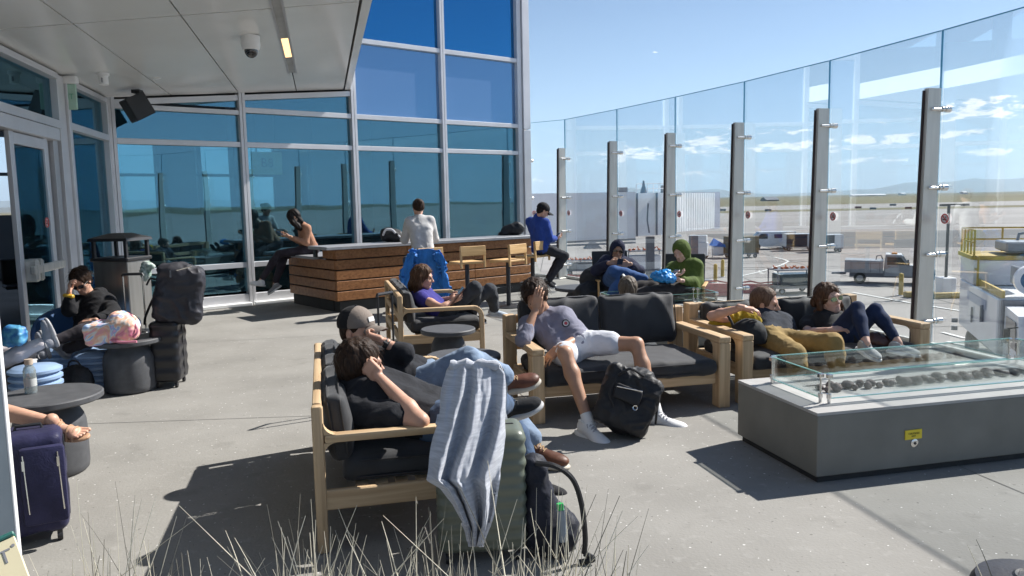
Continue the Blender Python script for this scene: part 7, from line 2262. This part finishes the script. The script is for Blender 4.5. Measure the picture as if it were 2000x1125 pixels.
# lift truck on the right
lt = thing('lift_truck', 'white high loader truck with yellow railings at the right edge', 'lift truck', nv(16.4, 27, TZ))
A0 = nv(H(1873, 600, 29.5).x, 29.5, 0); A1 = nv(H(1948, 600, 23.6).x, 23.6, 0)
ad = (A1 - A0).normalized(); an_ = nv(-ad.y, ad.x, 0)
if an_.x < 0: an_ = -an_
RA = Matrix((ad, an_, Z)).transposed()
AL = (A1 - A0).length
def ap(a, n, z): return A0 + ad * a + an_ * n + Z * z
b = MB(); b.box(ap(AL / 2, 1.25, -2.45), (AL, 2.5, 1.75), RA, .04); b.build('box_body', m_vw, lt, world=True)
b = MB(); b.box(ap(AL / 2, -.01, -2.0), (AL * .5, .02, .3), RA); b.build('side_print', M('faded_print', (.42, .46, .56), .5), lt, world=True)
b = MB()
for a_, z_ in ((2.6, -2.6), (4.1, -2.35), (4.4, -2.3)): b.box(ap(a_, -.03, z_), (.05, .05, .55), RA)
b.build('door_handle', m_jbd, lt, world=True)
b = MB(); b.box(ap(AL / 2 + .5, 1.25, -3.55), (AL + 2.6, 1.6, .35), RA); b.build('chassis', m_jbd, lt, world=True)
for a_ in (1.6, AL + .9):
    for n_ in (.2, 2.3):
        b = MB(); b.lathe([(.001, -.15), (.44, -.15), (.5, -.08), (.5, .08), (.44, .15), (.001, .15)], ap(a_, n_, TZ + .5), 22, frame_to(an_)); b.build('wheel', m_tyre, lt, world=True)
b = MB()
for a_ in (-.02,):
    b.box(ap(-.05, -.12, -3.2), (.12, .2, .16), RA); b.box(ap(-.05, -.12, -3.5), (.12, .2, .16), RA)
b.build('rear_lamp', m_jbd, lt, world=True)
# raised platform at the back
pz = -.60
b = MB(); b.box(ap(1.2, 2.0, pz), (2.6, 4.2, .14), RA); b.build('platform', m_yl, lt, world=True)
b = MB(); b.box(ap(1.2, 2.0, pz - .52), (2.5, 4.0, .85), RA); b.build('platform_body', m_jb, lt, world=True)
def rail(b, pts, h_, posts):
    for k in (h_, h_ * .55): b.tube([p + Z * k for p in pts], .035, 6)
    for p in posts: b.tube([p, p + Z * h_], .035, 6)
b = MB(); c0_, c1_, c2_, c3_ = ap(0, 0, pz), ap(2.4, 0, pz), ap(0, 4.0, pz), ap(2.4, 4.0, pz)
rail(b, [c1_, c0_, c2_], .95, [c0_, c1_, c2_, c0_.lerp(c2_, .33), c0_.lerp(c2_, .66), c0_.lerp(c1_, .25), c0_.lerp(c1_, .5), c0_.lerp(c1_, .75)]); b.build('railing', m_yl, lt, world=True)
b = MB()
rail(b, [ap(.1, .05, -1.55), ap(2.9, .05, -1.55)], 1.0, [ap(x_, .05, -1.55) for x_ in (.4, 1.3, 2.1, 2.9)]); b.build('railing', m_yl, lt, world=True)
b = MB(); b.box(ap(AL / 2, .15, -1.44), (AL, .08, .22), RA); b.box(ap(.1, 1.2, -1.44), (.08, 2.2, .22), RA); b.build('kick_plate', m_yl, lt, world=True)
b = MB(); b.box(ap(4.2, .9, -1.05), (1.1, .08, .6), RA, .02); b.box(ap(1.3, 1.6, -.35 + pz + .7), (1.8, 1.2, .35), RA, .05); b.tube([ap(.7, 1.6, pz + .2), ap(.7, 1.7, pz + .75), ap(.7, 2.3, pz + .85), ap(.7, 2.7, pz + .3)], .06, 8); b.build('machinery', m_vg, lt, world=True)
# boom / belt
b = MB(); b.box(ap(5.2, 2.6, -.95), (4.4, .9, .18), RA @ rot(0, 8, 0), .02); b.build('belt', m_black, lt, world=True)
b = MB(); b.box(ap(5.2, 2.08, -.95), (4.5, .08, .34), RA @ rot(0, 8, 0), .02); b.box(ap(5.2, 3.12, -.95), (4.5, .08, .34), RA @ rot(0, 8, 0), .02); b.build('belt_side', m_vw, lt, world=True)
b = MB(); b.tube([ap(4.0, 1.6, -1.5), ap(5.0, 1.9, -.6)], .08, 8); b.tube([ap(4.3, 2.2, -1.5), ap(3.4, 2.3, -.5)], .08, 8); b.build('lift_arm', m_vw, lt, world=True)
# hose reel
hc = ap(5.6, 1.0, -1.05)
b = MB(); b.lathe([(.30, -.12), (.46, -.12), (.46, .12), (.30, .12), (.30, -.12)], hc, 28, frame_to(ad)); b.build('reel_rim', m_jb, lt, world=True)
b = MB(); b.lathe([(.001, -.1), (.30, -.1), (.30, .1), (.001, .1)], hc, 24, frame_to(ad)); b.build('reel_drum', M('blue_drum', (.06, .16, .30), .5), lt, world=True)
# cab
cbz = TZ
b = MB()
cb = [(AL + .25, .75), (AL + 2.0, .75), (AL + 2.15, 1.5), (AL + 1.85, 2.45), (AL + .25, 2.55)]
b.prism([ap(a_, .15, cbz + z_) for a_, z_ in cb], an_ * 2.2); b.build('cab', m_vw, lt, world=True, smooth=None)
b = MB(); b.prism([ap(a_, .135, cbz + z_) for a_, z_ in [(AL + .55, 1.45), (AL + 1.85, 1.45), (AL + 1.68, 2.25), (AL + .55, 2.28)]], an_ * -.01); b.build('side_window', m_win, lt, world=True, smooth=None)
b = MB(); b.prism([ap(AL + 2.175, .32, cbz + 1.5), ap(AL + 2.175, 2.15, cbz + 1.5), ap(AL + 1.93, 2.15, cbz + 2.35), ap(AL + 1.93, .32, cbz + 2.35)], ad * .012); b.build('windscreen', m_win, lt, world=True, smooth=None)
b = MB(); b.box(ap(AL + 1.9, -.12, cbz + 1.9), (.10, .16, .42), RA, .03); b.tube([ap(AL + 1.9, .15, cbz + 2.15), ap(AL + 1.9, -.12, cbz + 2.1)], .02, 6); b.build('mirror', m_black, lt, world=True)
b = MB(); b.box(ap(AL + .12, 1.2, -2.3), (.2, 2.2, 1.4), RA); b.build('gap_panel', m_jbd, lt, world=True)
# taxiway signs and far buildings
m_sgr = M('taxi_sign_red', (.16, .04, .035), .6)
for k, (px, py, col) in enumerate([(1411, 411.5, 0), (1500, 412, 0), (1676, 406.5, 1), (1705, 408.5, 0), (1774, 407.5, 1), (1744, 401.5, 0), (1850, 402, 0)]):
    c = G(px, py + 1.2, TZ)
    where = ['just right of the jet bridge', 'above the white van', 'left of the tall post pair, reddish', 'dark, right of the reddish one', 'reddish, just left of the tallest post', 'farthest, on the far strip', 'behind the lamp post arm'][k]
    t = thing('taxiway_sign', 'low taxiway sign ' + where, 'sign', c, 0, 'taxiway signs')
    s_ = c.y / 300
    b = MB(); b.box((0, 0, .55 * s_), (2.5 * s_, .3, .75 * s_), None, .02); b.build('panel', m_sgr if col else m_jbd, t)
    b = MB(); b.box((-.9 * s_, 0, .1 * s_), (.1, .1, .2 * s_)); b.box((.9 * s_, 0, .1 * s_), (.1, .1, .2 * s_)); b.build('leg', m_jbd, t)
for k, (px, py, w, h_, mt_, lb) in enumerate([(1683, 381.5, 62, 9, m_vw, 'long low white building far across the plain'), (1712, 381, 45, 11, m_vw, 'white building beside the long one on the far plain'), (1503, 393, 15, 6, m_jbd, 'dark block building on the edge of the grass strip'), (1762, 378, 12, 9, m_vw, 'small white shed far out left of the tallest post'), (1882, 375.5, 12, 9, m_vw, 'small white shed far out right of the tallest post')]):
    yy = 2200 if k != 2 else 900
    c = Y(px, py, yy)
    t = thing('building', lb, 'building', (c.x, yy, TZ), 0, 'far buildings')
    b = MB(); b.box((0, 0, (c.z - TZ) / 2), (w, 20, max(c.z - TZ, 3))); b.build('walls', mt_, t, smooth=None)
    b = MB(); b.prism([Vector((-w / 2, -11, max(c.z - TZ, 3) * .5 + (c.z - TZ) / 2)), Vector((-w / 2, 11, max(c.z - TZ, 3) * .5 + (c.z - TZ) / 2)), Vector((-w / 2, 0, max(c.z - TZ, 3) + 2))], (w, 0, 0)); b.build('roof', m_jb if k != 2 else m_jbd, t, smooth=None)
# air
hzm, n_, l_, p_ = _m('haze_air'); n_.remove(p_)
pv = n_.new('ShaderNodeVolumePrincipled'); pv.inputs['Density'].default_value = 7.0e-5; pv.inputs['Color'].default_value = (.72, .88, 1, 1); pv.inputs['Anisotropy'].default_value = .2
l_.new(pv.outputs[0], n_['Material Output'].inputs['Volume'])
b = MB(); b.box((0, 7500, 242), (44000, 26000, 516)); tag(b.build('haze', hzm, None, None), kind='stuff')
